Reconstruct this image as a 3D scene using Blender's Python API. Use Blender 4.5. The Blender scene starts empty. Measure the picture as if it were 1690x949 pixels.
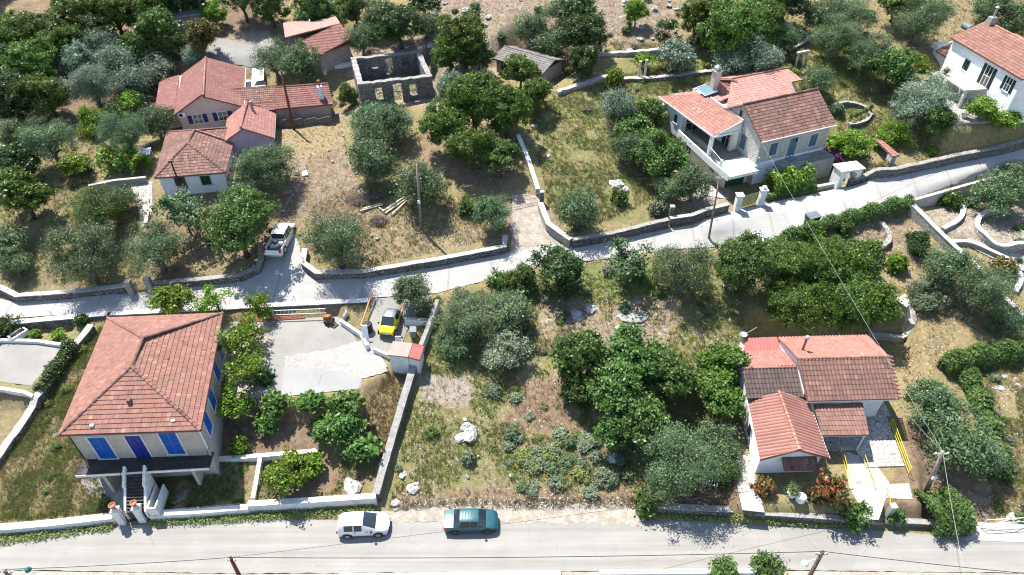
import bpy, bmesh, math, random
import numpy as np
from mathutils import Vector, Matrix

scene = bpy.context.scene
COL = scene.collection
# ------------------------------------------------------------------ camera
FPX, PITCH, CAMZ = 1120.0, math.radians(40.6), 48.0
cam = bpy.data.cameras.new("camera")
cam.sensor_width = 36.0
cam.lens = 36.0 * FPX / 1690.0
cam.clip_start, cam.clip_end = 0.5, 3000.0
cam_ob = bpy.data.objects.new("camera", cam)
cam_ob.location = (0, 0, CAMZ)
cam_ob.rotation_euler = (math.radians(90) - PITCH, 0, 0)
COL.objects.link(cam_ob)
scene.camera = cam_ob
# ------------------------------------------------------------------ sky, sun, exposure
SUN_EL = math.radians(61)
SDX, SDY = -0.61, 0.79            # where the sun stands, seen from the ground
world = bpy.data.worlds.new("World")
scene.world = world
world.use_nodes = True
wn = world.node_tree
sky = wn.nodes.new("ShaderNodeTexSky")
sky.sky_type = 'NISHITA'
sky.sun_disc = False
sky.sun_elevation = SUN_EL
sky.sun_rotation = math.atan2(SDX, SDY)
sky.air_density, sky.dust_density, sky.ozone_density = 1.0, 0.6, 1.0
bg = wn.nodes["Background"]
wn.links.new(sky.outputs[0], bg.inputs[0])
bg.inputs[1].default_value = 0.115
sun = bpy.data.lights.new("sun", 'SUN')
sun.energy = 4.6
sun.angle = math.radians(0.5)
sun.color = (1.0, 0.955, 0.88)
sun_ob = bpy.data.objects.new("sun", sun)
_d = Vector((SDX, SDY, 0)).normalized() * math.cos(SUN_EL) + Vector((0, 0, math.sin(SUN_EL)))
sun_ob.rotation_euler = _d.to_track_quat('Z', 'Y').to_euler()
sun_ob.location = (0, 30, 90)
COL.objects.link(sun_ob)
scene.view_settings.view_transform = 'Standard'
scene.view_settings.look = 'None'
scene.view_settings.exposure = 1.36
scene.view_settings.gamma = 1.0
scene.view_settings.use_curve_mapping = False
scene.cycles.max_bounces = 6
scene.cycles.transparent_max_bounces = 6
scene.cycles.use_denoising = True
scene.cycles.filter_width = 1.15

# ------------------------------------------------------------------ survey helpers: photo point -> place on the ground
S_, C_ = math.sin(PITCH), math.cos(PITCH)
def ray(px, py):
    u, v = (px - 845) / FPX, (py - 474.5) / FPX
    return u, C_ - v * S_, -(S_ + v * C_)
def PZ(px, py, z):
    d = ray(px, py); t = (CAMZ - z) / -d[2]
    return (d[0] * t, d[1] * t, z)
def mpp(p):                                   # pixels per metre at a place
    return FPX / (p[1] * C_ - (p[2] - CAMZ) * S_)

# ------------------------------------------------------------------ terrain height
_yb = np.array([-400, 28.4, 33, 42, 50, 56, 64, 73, 84, 97, 130, 200, 700])
_zb = np.array([-0.5, 0.0, 1.1, 3.0, 4.5, 6.0, 8.4, 11, 14, 17, 24, 37, 80])
_yt = np.arange(-400, 700, 0.25)
_k = np.ones(9) / 9
def _sm(zb): return np.convolve(np.pad(np.interp(_yt, _yb, zb), 4, 'edge'), _k, 'valid')
_zt = _sm(_zb)
_zl = _sm(np.array([-0.5, 0.0, 1.1, 3.0, 4.5, 6.0, 8.1, 9.1, 10.7, 13.5, 21, 36, 80]))   # gentler on the left-hand side
def h0(x, y):
    w = np.clip((np.asarray(x) + 24) / 28, 0, 1); w = w * w * (3 - 2 * w)
    return np.interp(y, _yt, _zl) * (1 - w) + np.interp(y, _yt, _zt) * w
def poly_sd(x, y, poly):                      # signed distance, negative inside
    x = np.asarray(x, float); y = np.asarray(y, float)
    inside = np.zeros(x.shape, bool); best = np.full(x.shape, 1e9)
    n = len(poly)
    for i in range(n):
        x1, y1 = poly[i][0], poly[i][1]; x2, y2 = poly[(i + 1) % n][0], poly[(i + 1) % n][1]
        c = (y1 > y) != (y2 > y)
        if y1 != y2:
            inside ^= c & (x < (x2 - x1) * (y - y1) / (y2 - y1) + x1)
        dx, dy = x2 - x1, y2 - y1; L = dx * dx + dy * dy + 1e-9
        t = np.clip(((x - x1) * dx + (y - y1) * dy) / L, 0, 1)
        best = np.minimum(best, np.hypot(x - x1 - t * dx, y - y1 - t * dy))
    return np.where(inside, -best, best)
PADS = []
def pad(pix, z, blend): PADS.append(([PZ(a, b, z)[:2] for a, b in pix], z, blend))
pad([(372, 534), (556, 523), (598, 560), (600, 588), (645, 590), (640, 612), (600, 640), (590, 668), (440, 668), (372, 668)], 3.3, 0.5)
pad([(-80, 548), (122, 540), (90, 600), (50, 655), (-80, 640)], 3.2, 0.6)
pad([(1214, 834), (1222, 640), (1235, 552), (1490, 556), (1512, 640), (1518, 834)], 1.5, 0.7)
pad([(1512, 346), (1650, 303), (1720, 300), (1720, 420), (1600, 385), (1555, 378)], 6.5, 0.5)
def frame_poly(o, yaw, pts):
    c, s = math.cos(math.radians(yaw)), math.sin(math.radians(yaw))
    return [(o[0] + a * c - b * s, o[1] + a * s + b * c) for a, b in pts]
STONE_O, STONE_YAW = PZ(1257, 232, 13), 22.6
WHITE_O, WHITE_YAW = PZ(1571, 62, 18), -82.0
PADS.append((frame_poly(STONE_O, STONE_YAW, [(-8, -4.6), (11, -4.2), (11, 6), (-8, 12)]), 7.3, 1.6))
PADS.append((frame_poly(WHITE_O, WHITE_YAW, [(-1, -5.2), (11.6, -5.2), (11.6, 9), (-1, 9)]), 12.8, 1.5))
SHED_O = PZ(816, 118, 12.2)
PADS.append((frame_poly(SHED_O, -36.0, [(-.5, -1.5), (8, -1.5), (8, 5.5), (-.5, 5.5)]), 12.2, 3.0))
PADS.append((frame_poly(PZ(591, 141, 13.5), 16.0, [(-1, -2), (10, -2), (10, 9.2), (-1, 9.2)]), 10.7, 1.5))
PADS.append((frame_poly(PZ(525, 88, 14.2), 20.0, [(-3.5, .5), (4.5, 1), (4.5, 13), (-3.5, 13)]), 11.5, 2.0))
PADS.append((frame_poly(PZ(255, 294, 10.3), 9.0, [(-5, 9), (8, 9), (13, 4.5), (17, 10), (17, 16), (9, 18), (7, 22), (-5, 24)]), 8.8, 6.0))
GX, GY, GS = np.arange(-110, 110, 0.25), np.arange(-10, 150, 0.25), 0.25
_X, _Y = np.meshgrid(GX, GY, indexing='ij')
_H = h0(_X, _Y)
for poly, z, bl in PADS:
    w = np.clip(1 - poly_sd(_X, _Y, poly) / bl, 0, 1); w = w * w * (3 - 2 * w)
    _H = _H * (1 - w) + z * w
_Hl = _H.tolist()
def hs(x, y):
    fx, fy = (x + 110) / GS, (y + 10) / GS
    if not (0 <= fx < len(GX) - 1 and 0 <= fy < len(GY) - 1): return float(h0(x, y))
    i, j = int(fx), int(fy); a, b = fx - i, fy - j
    return ((_Hl[i][j] * (1 - a) + _Hl[i + 1][j] * a) * (1 - b) + (_Hl[i][j + 1] * (1 - a) + _Hl[i + 1][j + 1] * a) * b)
def P(px, py, dz=0.0, nat=False):
    d = ray(px, py); hf = (lambda x, y: float(h0(x, y))) if nat else hs
    lo, hi = 5.0, 260.0
    t = lo
    while t < hi:                              # first crossing from above
        if CAMZ + d[2] * t < hf(d[0] * t, d[1] * t) + dz: break
        t += 1.0
    lo, hi = t - 1.0, t
    for _ in range(18):
        m = (lo + hi) / 2
        if CAMZ + d[2] * m < hf(d[0] * m, d[1] * m) + dz: hi = m
        else: lo = m
    return (d[0] * hi, d[1] * hi, CAMZ + d[2] * hi)
def PP(pts, dz=0.0): return [P(a, b, dz) for a, b in pts]

# ------------------------------------------------------------------ materials
def lin(c): return tuple(((v / 12.92) if v <= 0.04045 else ((v + 0.055) / 1.055) ** 2.4) for v in c)
class NT:
    def __init__(s, name):
        s.m = bpy.data.materials.new(name); s.m.use_nodes = True
        s.t = s.m.node_tree; s.b = s.t.nodes["Principled BSDF"]
        s.b.inputs["Specular IOR Level"].default_value = 0.25
    def n(s, t, **kw):
        o = s.t.nodes.new(t)
        for k, v in kw.items(): setattr(o, k, v)
        return o
    def l(s, a, b): s.t.links.new(a, b)
    def val(s, a, sock):
        if hasattr(a, 'is_output'): s.l(a, sock)
        else: sock.default_value = a
    def pos(s): return s.n("ShaderNodeNewGeometry").outputs["Position"]
    def obj(s): return s.n("ShaderNodeTexCoord").outputs["Object"]
    def noise(s, co, scale, detail=4, rough=0.55, dist=0.0):
        o = s.n("ShaderNodeTexNoise"); s.l(co, o.inputs["Vector"])
        o.inputs["Scale"].default_value = scale; o.inputs["Detail"].default_value = detail
        o.inputs["Roughness"].default_value = rough; o.inputs["Distortion"].default_value = dist
        return o.outputs["Fac"]
    def vor(s, co, scale, feature='F1', out="Distance", rnd=1.0):
        o = s.n("ShaderNodeTexVoronoi"); o.feature = feature; s.l(co, o.inputs["Vector"])
        o.inputs["Scale"].default_value = scale; o.inputs["Randomness"].default_value = rnd
        return o.outputs[out]
    def ramp(s, fac, stops):
        o = s.n("ShaderNodeValToRGB"); s.l(fac, o.inputs[0]); e = o.color_ramp.elements
        while len(e) < len(stops): e.new(0.5)
        for el, (p, c) in zip(e, stops):
            el.position = p; el.color = (*c, 1) if len(c) == 3 else c
        return o.outputs[0]
    def fr(s, fac, a, b):                      # map range a..b -> 0..1
        o = s.n("ShaderNodeMapRange"); s.l(fac, o.inputs[0]); o.inputs[1].default_value = a; o.inputs[2].default_value = b
        return o.outputs[0]
    def mix(s, f, a, b, mode='MIX'):
        o = s.n("ShaderNodeMix", data_type='RGBA', blend_type=mode)
        s.val(f, o.inputs[0])
        for v, i in ((a, 6), (b, 7)):
            if hasattr(v, 'is_output'): s.l(v, o.inputs[i])
            else: o.inputs[i].default_value = (*v, 1)
        return o.outputs[2]
    def math(s, op, a, b=0.0):
        o = s.n("ShaderNodeMath", operation=op); s.val(a, o.inputs[0]); s.val(b, o.inputs[1]); return o.outputs[0]
    def attr(s, name): return s.n("ShaderNodeAttribute", attribute_name=name).outputs["Fac"]
    def color(s, c):
        if hasattr(c, 'is_output'): s.l(c, s.b.inputs["Base Color"])
        else: s.b.inputs["Base Color"].default_value = (*c, 1)
    def rough(s, r): s.val(r, s.b.inputs["Roughness"])
    def bump(s, hgt, dist, strength=1.0):
        o = s.n("ShaderNodeBump"); s.l(hgt, o.inputs["Height"]); o.inputs["Distance"].default_value = dist
        o.inputs["Strength"].default_value = strength; s.l(o.outputs[0], s.b.inputs["Normal"])
def pmat(name, c1, c2, scale=3.0, c3=None, rough=0.9, bump=0.0, bscale=None, spec=None, metal=0.0):
    k = NT(name); p = k.pos()
    f = k.noise(p, scale, 6, 0.6)
    c = k.ramp(f, [(0.33, c1), (0.62, c2)])
    if c3: c = k.mix(k.fr(k.noise(p, scale * 4.3, 5, 0.7), 0.52, 0.68), c, c3)
    k.color(c); k.rough(rough); k.b.inputs["Metallic"].default_value = metal
    if spec is not None: k.b.inputs["Specular IOR Level"].default_value = spec
    if bump: k.bump(k.noise(p, bscale or scale * 8, 3), bump)
    return k.m
def paint(name, c, rough=0.35, metal=0.0, coat=0.0, dirt=0.12):
    k = NT(name); p = k.obj()
    k.color(k.mix(k.math('MULTIPLY', k.fr(k.noise(p, 5, 5), 0.45, 0.75), dirt), c, (0.22, 0.19, 0.15)))
    k.rough(rough); k.b.inputs["Metallic"].default_value = metal; k.b.inputs["Coat Weight"].default_value = coat
    k.b.inputs["Specular IOR Level"].default_value = 0.5
    return k.m
def stone_mat(name, cols, mortar, scale=3.2, wdt=0.05, bump=0.04):
    k = NT(name); p = k.pos()
    wob = k.n("ShaderNodeVectorMath", operation='ADD')
    nz = k.n("ShaderNodeTexNoise"); nz.inputs["Scale"].default_value = 2.5; k.l(p, nz.inputs["Vector"])
    sc = k.n("ShaderNodeVectorMath", operation='SCALE'); k.l(nz.outputs["Color"], sc.inputs[0]); sc.inputs[3].default_value = 0.25
    k.l(p, wob.inputs[0]); k.l(sc.outputs[0], wob.inputs[1])
    co = wob.outputs[0]
    ed = k.vor(co, scale, 'DISTANCE_TO_EDGE')
    cell = k.n("ShaderNodeSeparateColor"); k.l(k.vor(co, scale, 'F1', "Color"), cell.inputs[0])
    c = k.ramp(cell.outputs[0], [(i / (len(cols) - 1), v) for i, v in enumerate(cols)])
    c = k.mix(k.fr(k.noise(p, 9, 5), 0.35, 0.75), c, tuple(v * 0.72 for v in cols[0]))
    c = k.mix(k.fr(ed, wdt * 0.4, wdt), mortar, c)
    k.color(c); k.rough(0.92)
    k.bump(k.math('ADD', k.fr(ed, 0, wdt * 2), k.math('MULTIPLY', k.noise(p, 14, 4), 0.5)), bump)
    return k.m
def roof_mat(name, ramp, stain, stain_amt=0.5, sscale=0.6):
    k = NT(name); p = k.pos()
    t = k.attr("tint")
    c = k.ramp(t, ramp)
    c = k.mix(k.math('MULTIPLY', k.fr(k.noise(p, sscale, 6, 0.62), 0.48, 0.72), stain_amt), c, stain)
    c = k.mix(k.math('MULTIPLY', k.fr(k.noise(p, 7, 5, 0.7), 0.5, 0.75), 0.35), c, tuple(v * 0.6 for v in stain))
    k.color(c); k.rough(0.88)
    return k.m
def leaf_mat(name, dark, mid, light, trans=0.25, rough=0.55, odd=0.35):
    k = NT(name)
    t = k.attr("tint")
    c = k.ramp(t, [(0.0, dark), (0.5, mid), (1.0, light)])
    oi = k.n("ShaderNodeObjectInfo").outputs["Random"]
    h = k.n("ShaderNodeHueSaturation"); k.l(c, h.inputs["Color"])
    k.l(k.math('ADD', k.math('MULTIPLY', oi, 0.03), 0.485), h.inputs["Hue"])
    k.l(k.math('ADD', k.math('MULTIPLY', oi, odd), 1 - odd / 2), h.inputs["Value"])
    k.color(h.outputs[0]); k.rough(rough - .12); k.b.inputs["Specular IOR Level"].default_value = 0.32
    tr = k.n("ShaderNodeBsdfTranslucent"); k.l(h.outputs[0], tr.inputs[0])
    mx = k.n("ShaderNodeMixShader"); mx.inputs[0].default_value = trans
    k.l(k.b.outputs[0], mx.inputs[1]); k.l(tr.outputs[0], mx.inputs[2])
    k.l(mx.outputs[0], k.t.nodes["Material Output"].inputs[0])
    return k.m
M = {}
M['white_wall'] = pmat("white_render", (0.66, 0.68, 0.70), (0.78, 0.79, 0.80), 0.9, (0.56, 0.56, 0.55), bump=0.004)
M['white_paint'] = pmat("white_limewash", (0.561, 0.561, 0.544), (0.697, 0.697, 0.680), 2.2, (0.357, 0.348, 0.323), bump=0.01, bscale=20)
M['beige_wall'] = pmat("beige_render", (0.338, 0.310, 0.266), (0.418, 0.389, 0.338), 1.2, (0.288, 0.266, 0.230), bump=0.004)
M['pink_wall'] = pmat("pale_pink_render", (0.452, 0.359, 0.312), (0.515, 0.421, 0.367), 1.0, (0.390, 0.312, 0.281))
M['lilac_wall'] = pmat("lilac_render", (0.320, 0.288, 0.368), (0.384, 0.344, 0.424), 1.0)
M['tan_wall'] = pmat("tan_render", (0.300, 0.232, 0.188), (0.375, 0.300, 0.247), 0.8, (0.180, 0.150, 0.143))
M['cream_wall'] = pmat("cream_render", (0.528, 0.496, 0.400), (0.592, 0.560, 0.464), 1.0)
M['pale_green_wall'] = pmat("pale_grey_green_render", (0.60, 0.64, 0.62), (0.68, 0.71, 0.69), 1.0)
M['house_stone'] = stone_mat("pale_house_stone", [(0.36, 0.33, 0.29), (0.52, 0.49, 0.44), (0.46, 0.44, 0.41), (0.60, 0.57, 0.52)], (0.56, 0.54, 0.51), 3.6, 0.06, 0.03)
M['dry_stone'] = stone_mat("grey_dry_stone", [(0.140, 0.133, 0.119), (0.252, 0.238, 0.217), (0.210, 0.196, 0.175), (0.322, 0.308, 0.280)], (0.042, 0.038, 0.035), 3.4, 0.07, 0.07)
M['pale_stone'] = stone_mat("pale_rubble_stone", [(0.36, 0.33, 0.28), (0.48, 0.45, 0.40), (0.42, 0.39, 0.34), (0.54, 0.51, 0.47)], (0.20, 0.185, 0.16), 3.6, 0.06, 0.05)
M['ruin_stone'] = stone_mat("weathered_ruin_stone", [(0.13, 0.125, 0.12), (0.26, 0.25, 0.23), (0.20, 0.19, 0.18), (0.36, 0.34, 0.31)], (0.09, 0.085, 0.08), 3.2, 0.06, 0.06)
M['coping'] = pmat("pale_mortar_coping", (0.304, 0.290, 0.264), (0.396, 0.383, 0.350), 2.0, (0.198, 0.191, 0.172), bump=0.02, bscale=12)
M['grey_coping'] = pmat("grey_stone_coping", (0.182, 0.175, 0.164), (0.280, 0.269, 0.252), 2.4, (0.112, 0.108, 0.101), bump=0.03, bscale=10)
M['white_coping'] = pmat("white_coping", (0.515, 0.507, 0.476), (0.624, 0.616, 0.585), 1.6, (0.374, 0.359, 0.328), bump=0.01)
M['concrete'] = pmat("old_concrete", (0.223, 0.217, 0.198), (0.298, 0.291, 0.273), 0.8, (0.167, 0.161, 0.143), bump=0.01)
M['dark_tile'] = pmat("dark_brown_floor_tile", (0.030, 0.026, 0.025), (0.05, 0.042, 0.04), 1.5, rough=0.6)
M['brown_tile'] = pmat("brown_floor_tile", (0.210, 0.171, 0.147), (0.252, 0.210, 0.182), 1.5, rough=0.6)
M['blue'] = pmat("cobalt_blue_paint", (0.012, 0.085, 0.36), (0.02, 0.125, 0.46), 3, (0.05, 0.16, 0.42), rough=0.45)
M['door_blue'] = pmat("navy_blue_paint", (0.012, 0.018, 0.16), (0.018, 0.03, 0.24), 3, rough=0.45)
M['navy'] = pmat("dark_blue_paint", (0.012, 0.022, 0.10), (0.02, 0.035, 0.15), 3, rough=0.5)
M['slate_blue'] = pmat("slate_blue_paint", (0.075, 0.12, 0.18), (0.10, 0.155, 0.22), 3, rough=0.5)
M['green'] = pmat("dark_green_paint", (0.015, 0.055, 0.03), (0.025, 0.085, 0.045), 3, rough=0.5)
M['dark_green'] = pmat("blackish_green_paint", (0.012, 0.025, 0.022), (0.02, 0.04, 0.035), 3, rough=0.5)
M['brown_wood'] = pmat("brown_wood", (0.10, 0.06, 0.035), (0.18, 0.11, 0.07), 4, rough=0.8)
M['pole_wood'] = pmat("creosoted_pole_wood", (0.07, 0.05, 0.04), (0.14, 0.10, 0.08), 5, rough=0.85)
M['grey_pole'] = pmat("weathered_pole_wood", (0.17, 0.14, 0.115), (0.27, 0.23, 0.19), 5, rough=0.85)
M['red_pole'] = pmat("red_brown_pole", (0.10, 0.035, 0.022), (0.15, 0.055, 0.035), 5, rough=0.7)
M['rust'] = pmat("rusty_steel", (0.20, 0.075, 0.035), (0.30, 0.12, 0.06), 8, rough=0.8)
M['orange_rust'] = pmat("orange_brown_steel", (0.38, 0.16, 0.08), (0.48, 0.22, 0.12), 8, rough=0.7)
M['black_metal'] = pmat("black_iron", (0.012, 0.012, 0.012), (0.03, 0.03, 0.03), 8, rough=0.5)
M['grey_metal'] = pmat("galvanised_steel", (0.32, 0.33, 0.34), (0.44, 0.45, 0.46), 6, rough=0.45, metal=0.6)
M['white_metal'] = pmat("white_painted_metal", (0.648, 0.648, 0.648), (0.738, 0.738, 0.738), 6, rough=0.4)
M['yellow'] = pmat("yellow_painted_steel", (0.527, 0.399, 0.017), (0.612, 0.476, 0.034), 5, rough=0.45)
M['sage'] = pmat("olive_yellow_gate_paint", (0.15, 0.15, 0.06), (0.20, 0.195, 0.085), 4, rough=0.5)
M['terracotta'] = pmat("terracotta", (0.26, 0.10, 0.06), (0.36, 0.15, 0.09), 5)
M['timber'] = pmat("bleached_timber", (0.420, 0.367, 0.285), (0.525, 0.473, 0.383), 6)
M['plank_wood'] = pmat("grey_brown_planks", (0.09, 0.075, 0.065), (0.19, 0.165, 0.14), 5, rough=0.9)
M['glass'] = NT("window_glass").m
_g = M['glass'].node_tree.nodes["Principled BSDF"]; _g.inputs["Base Color"].default_value = (0.02, 0.028, 0.035, 1); _g.inputs["Roughness"].default_value = 0.06; _g.inputs["Specular IOR Level"].default_value = 0.6
M['clear'] = NT("balustrade_glass").m
_g = M['clear'].node_tree.nodes["Principled BSDF"]; _g.inputs["Base Color"].default_value = (0.72, 0.86, 0.82, 1); _g.inputs["Roughness"].default_value = 0.03; _g.inputs["Transmission Weight"].default_value = 0.95; _g.inputs["IOR"].default_value = 1.1
M['solar'] = pmat("pale_blue_solar_glass", (0.10, 0.17, 0.20), (0.13, 0.21, 0.245), 3, rough=0.3, spec=0.4)
M['rubber'] = pmat("tyre_rubber", (0.015, 0.015, 0.015), (0.03, 0.03, 0.03), 8, rough=0.8)
M['rim'] = pmat("wheel_alloy", (0.40, 0.41, 0.42), (0.5, 0.5, 0.5), 8, rough=0.35, metal=0.7)
M['steel_rim'] = pmat("dark_steel_wheel", (0.05, 0.05, 0.05), (0.08, 0.08, 0.08), 8, rough=0.5)
M['red_lens'] = pmat("red_lamp_lens", (0.35, 0.012, 0.012), (0.45, 0.02, 0.02), 8, rough=0.2)
M['clear_lens'] = pmat("clear_lamp_lens", (0.36, 0.39, 0.42), (0.46, 0.49, 0.52), 8, rough=0.12)
M['plate'] = pmat("number_plate", (0.72, 0.72, 0.70), (0.8, 0.8, 0.78), 8, rough=0.4)
M['black_plastic'] = pmat("black_plastic", (0.018, 0.018, 0.018), (0.03, 0.03, 0.03), 8, rough=0.55)
M['grey_plastic'] = pmat("grey_plastic_bin", (0.10, 0.12, 0.135), (0.14, 0.16, 0.175), 5, rough=0.5)
M['red_plastic'] = pmat("faded_red_sheet", (0.384, 0.112, 0.096), (0.448, 0.152, 0.128), 1.5, rough=0.6)
M['green_plastic'] = pmat("teal_green_plastic", (0.02, 0.14, 0.12), (0.03, 0.2, 0.17), 4, rough=0.5)
M['cloth'] = pmat("cream_cloth", (0.561, 0.518, 0.459), (0.646, 0.603, 0.544), 3)
M['rock'] = pmat("pale_limestone", (0.255, 0.247, 0.232), (0.420, 0.413, 0.390), 2.2, (0.165, 0.158, 0.143), bump=0.08, bscale=6)
M['bark'] = pmat("dark_bark", (0.045, 0.035, 0.028), (0.11, 0.09, 0.07), 6, bump=0.03)
M['grey_bark'] = pmat("grey_olive_bark", (0.10, 0.09, 0.08), (0.22, 0.20, 0.18), 5, bump=0.03)
M['twig'] = pmat("dead_brushwood", (0.10, 0.075, 0.06), (0.20, 0.16, 0.13), 6)
M['wire'] = pmat("black_cable", (0.02, 0.02, 0.02), (0.04, 0.04, 0.04), 3, rough=0.6)
M['pale_wire'] = pmat("pale_cable", (0.252, 0.252, 0.240), (0.300, 0.300, 0.288), 3, rough=0.5)
T = 0.62
M['roof_salmon'] = roof_mat("roof_salmon_tile", [(0, (.150, .074, .056)), (.35, (.205, .098, .074)), (.7, (.24, .122, .094)), (1, (.30, .175, .14))], (.125, .080, .064), .6)
M['roof_dusky'] = roof_mat("roof_dusky_tile", [(0, (.135, .062, .053)), (.4, (.175, .080, .068)), (.8, (.21, .10, .085)), (1, (.26, .135, .115))], (.11, .062, .053), .5)
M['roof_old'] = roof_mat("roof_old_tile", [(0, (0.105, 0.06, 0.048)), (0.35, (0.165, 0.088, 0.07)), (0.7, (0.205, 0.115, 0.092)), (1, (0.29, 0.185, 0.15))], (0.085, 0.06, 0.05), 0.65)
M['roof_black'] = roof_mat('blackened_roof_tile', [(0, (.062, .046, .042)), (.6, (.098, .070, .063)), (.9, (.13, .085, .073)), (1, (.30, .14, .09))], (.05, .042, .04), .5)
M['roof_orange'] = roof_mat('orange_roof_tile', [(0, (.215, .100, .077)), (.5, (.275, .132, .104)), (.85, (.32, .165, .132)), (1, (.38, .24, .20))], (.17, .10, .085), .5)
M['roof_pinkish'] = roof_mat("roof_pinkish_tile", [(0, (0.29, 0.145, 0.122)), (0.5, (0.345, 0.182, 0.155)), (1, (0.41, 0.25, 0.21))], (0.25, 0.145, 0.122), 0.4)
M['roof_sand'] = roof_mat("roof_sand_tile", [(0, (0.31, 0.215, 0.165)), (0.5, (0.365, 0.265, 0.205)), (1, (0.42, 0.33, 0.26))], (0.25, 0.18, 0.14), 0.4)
M['roof_grey'] = roof_mat("roof_grey_tile", [(0, (0.115, 0.105, 0.096)), (0.5, (0.17, 0.158, 0.145)), (1, (0.225, 0.21, 0.195))], (0.085, 0.08, 0.076), 0.5)
M['roof_red'] = roof_mat('faded_red_sheet_roof', [(0, (.30, .085, .075)), (1, (.36, .12, .105))], (.30, .15, .13), .5)
M['ridge_salmon'] = roof_mat("ridge_salmon_tile", [(0, (0.115, 0.058, 0.046)), (1, (0.24, 0.13, 0.105))], (0.08, 0.054, 0.047), 0.6)
M['ridge_orange'] = roof_mat("ridge_orange_tile", [(0, (0.26, 0.115, 0.08)), (1, (0.38, 0.19, 0.14))], (0.18, 0.1, 0.075), 0.4)
LEAF = {
 'olive': leaf_mat("olive_leaves", (0.058, 0.100, 0.040), (0.105, 0.165, 0.070), (0.185, 0.25, 0.13), .34),
 'silver': leaf_mat("silver_leaves", (0.092, 0.145, 0.088), (0.165, 0.232, 0.152), (0.30, 0.36, 0.27), .3),
 'oak': leaf_mat("oak_leaves", (0.046, 0.088, 0.013), (0.090, 0.152, 0.024), (0.15, 0.215, 0.042), .34),
 'dark': leaf_mat("dark_evergreen_leaves", (0.028, 0.054, 0.016), (0.052, 0.092, 0.024), (0.095, 0.140, 0.042), .3),
 'bright': leaf_mat("fresh_green_leaves", (0.085, 0.150, 0.015), (0.150, 0.250, 0.024), (0.24, 0.34, 0.055), 0.4),
 'fig': leaf_mat("fig_leaves", (0.052, 0.112, 0.022), (0.100, 0.185, 0.038), (0.165, 0.265, 0.07), 0.38),
 'green': leaf_mat("mid_green_leaves", (0.052, 0.102, 0.022), (0.095, 0.165, 0.038), (0.155, 0.23, 0.068), 0.38),
 'brown': leaf_mat("brownish_leaves", (0.070, 0.060, 0.016), (0.125, 0.105, 0.028), (0.18, 0.15, 0.05)),
 'scrub': leaf_mat("grey_scrub_leaves", (0.085, 0.115, 0.060), (0.145, 0.18, 0.105), (0.25, 0.28, 0.185)),
 'purple': leaf_mat("bougainvillea_bracts", (0.06, 0.06, 0.03), (0.17, 0.045, 0.15), (0.30, 0.08, 0.25)),
 'red': leaf_mat("red_flower_and_leaf", (0.06, 0.11, 0.03), (0.13, 0.12, 0.04), (0.42, 0.065, 0.04), 0.25),
 'dry': leaf_mat("dry_grass_blades", (0.20, 0.155, 0.070), (0.29, 0.235, 0.12), (0.40, 0.34, 0.20), 0.3, 0.8),
 'weed': leaf_mat("green_weed_blades", (0.105, 0.145, 0.035), (0.18, 0.22, 0.06), (0.27, 0.29, 0.11), 0.35, 0.7),
 'flower': leaf_mat("yellow_flowers", (0.40, 0.33, 0.03), (0.60, 0.50, 0.05), (0.72, 0.62, 0.12), 0.3, 0.7),
}
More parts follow.
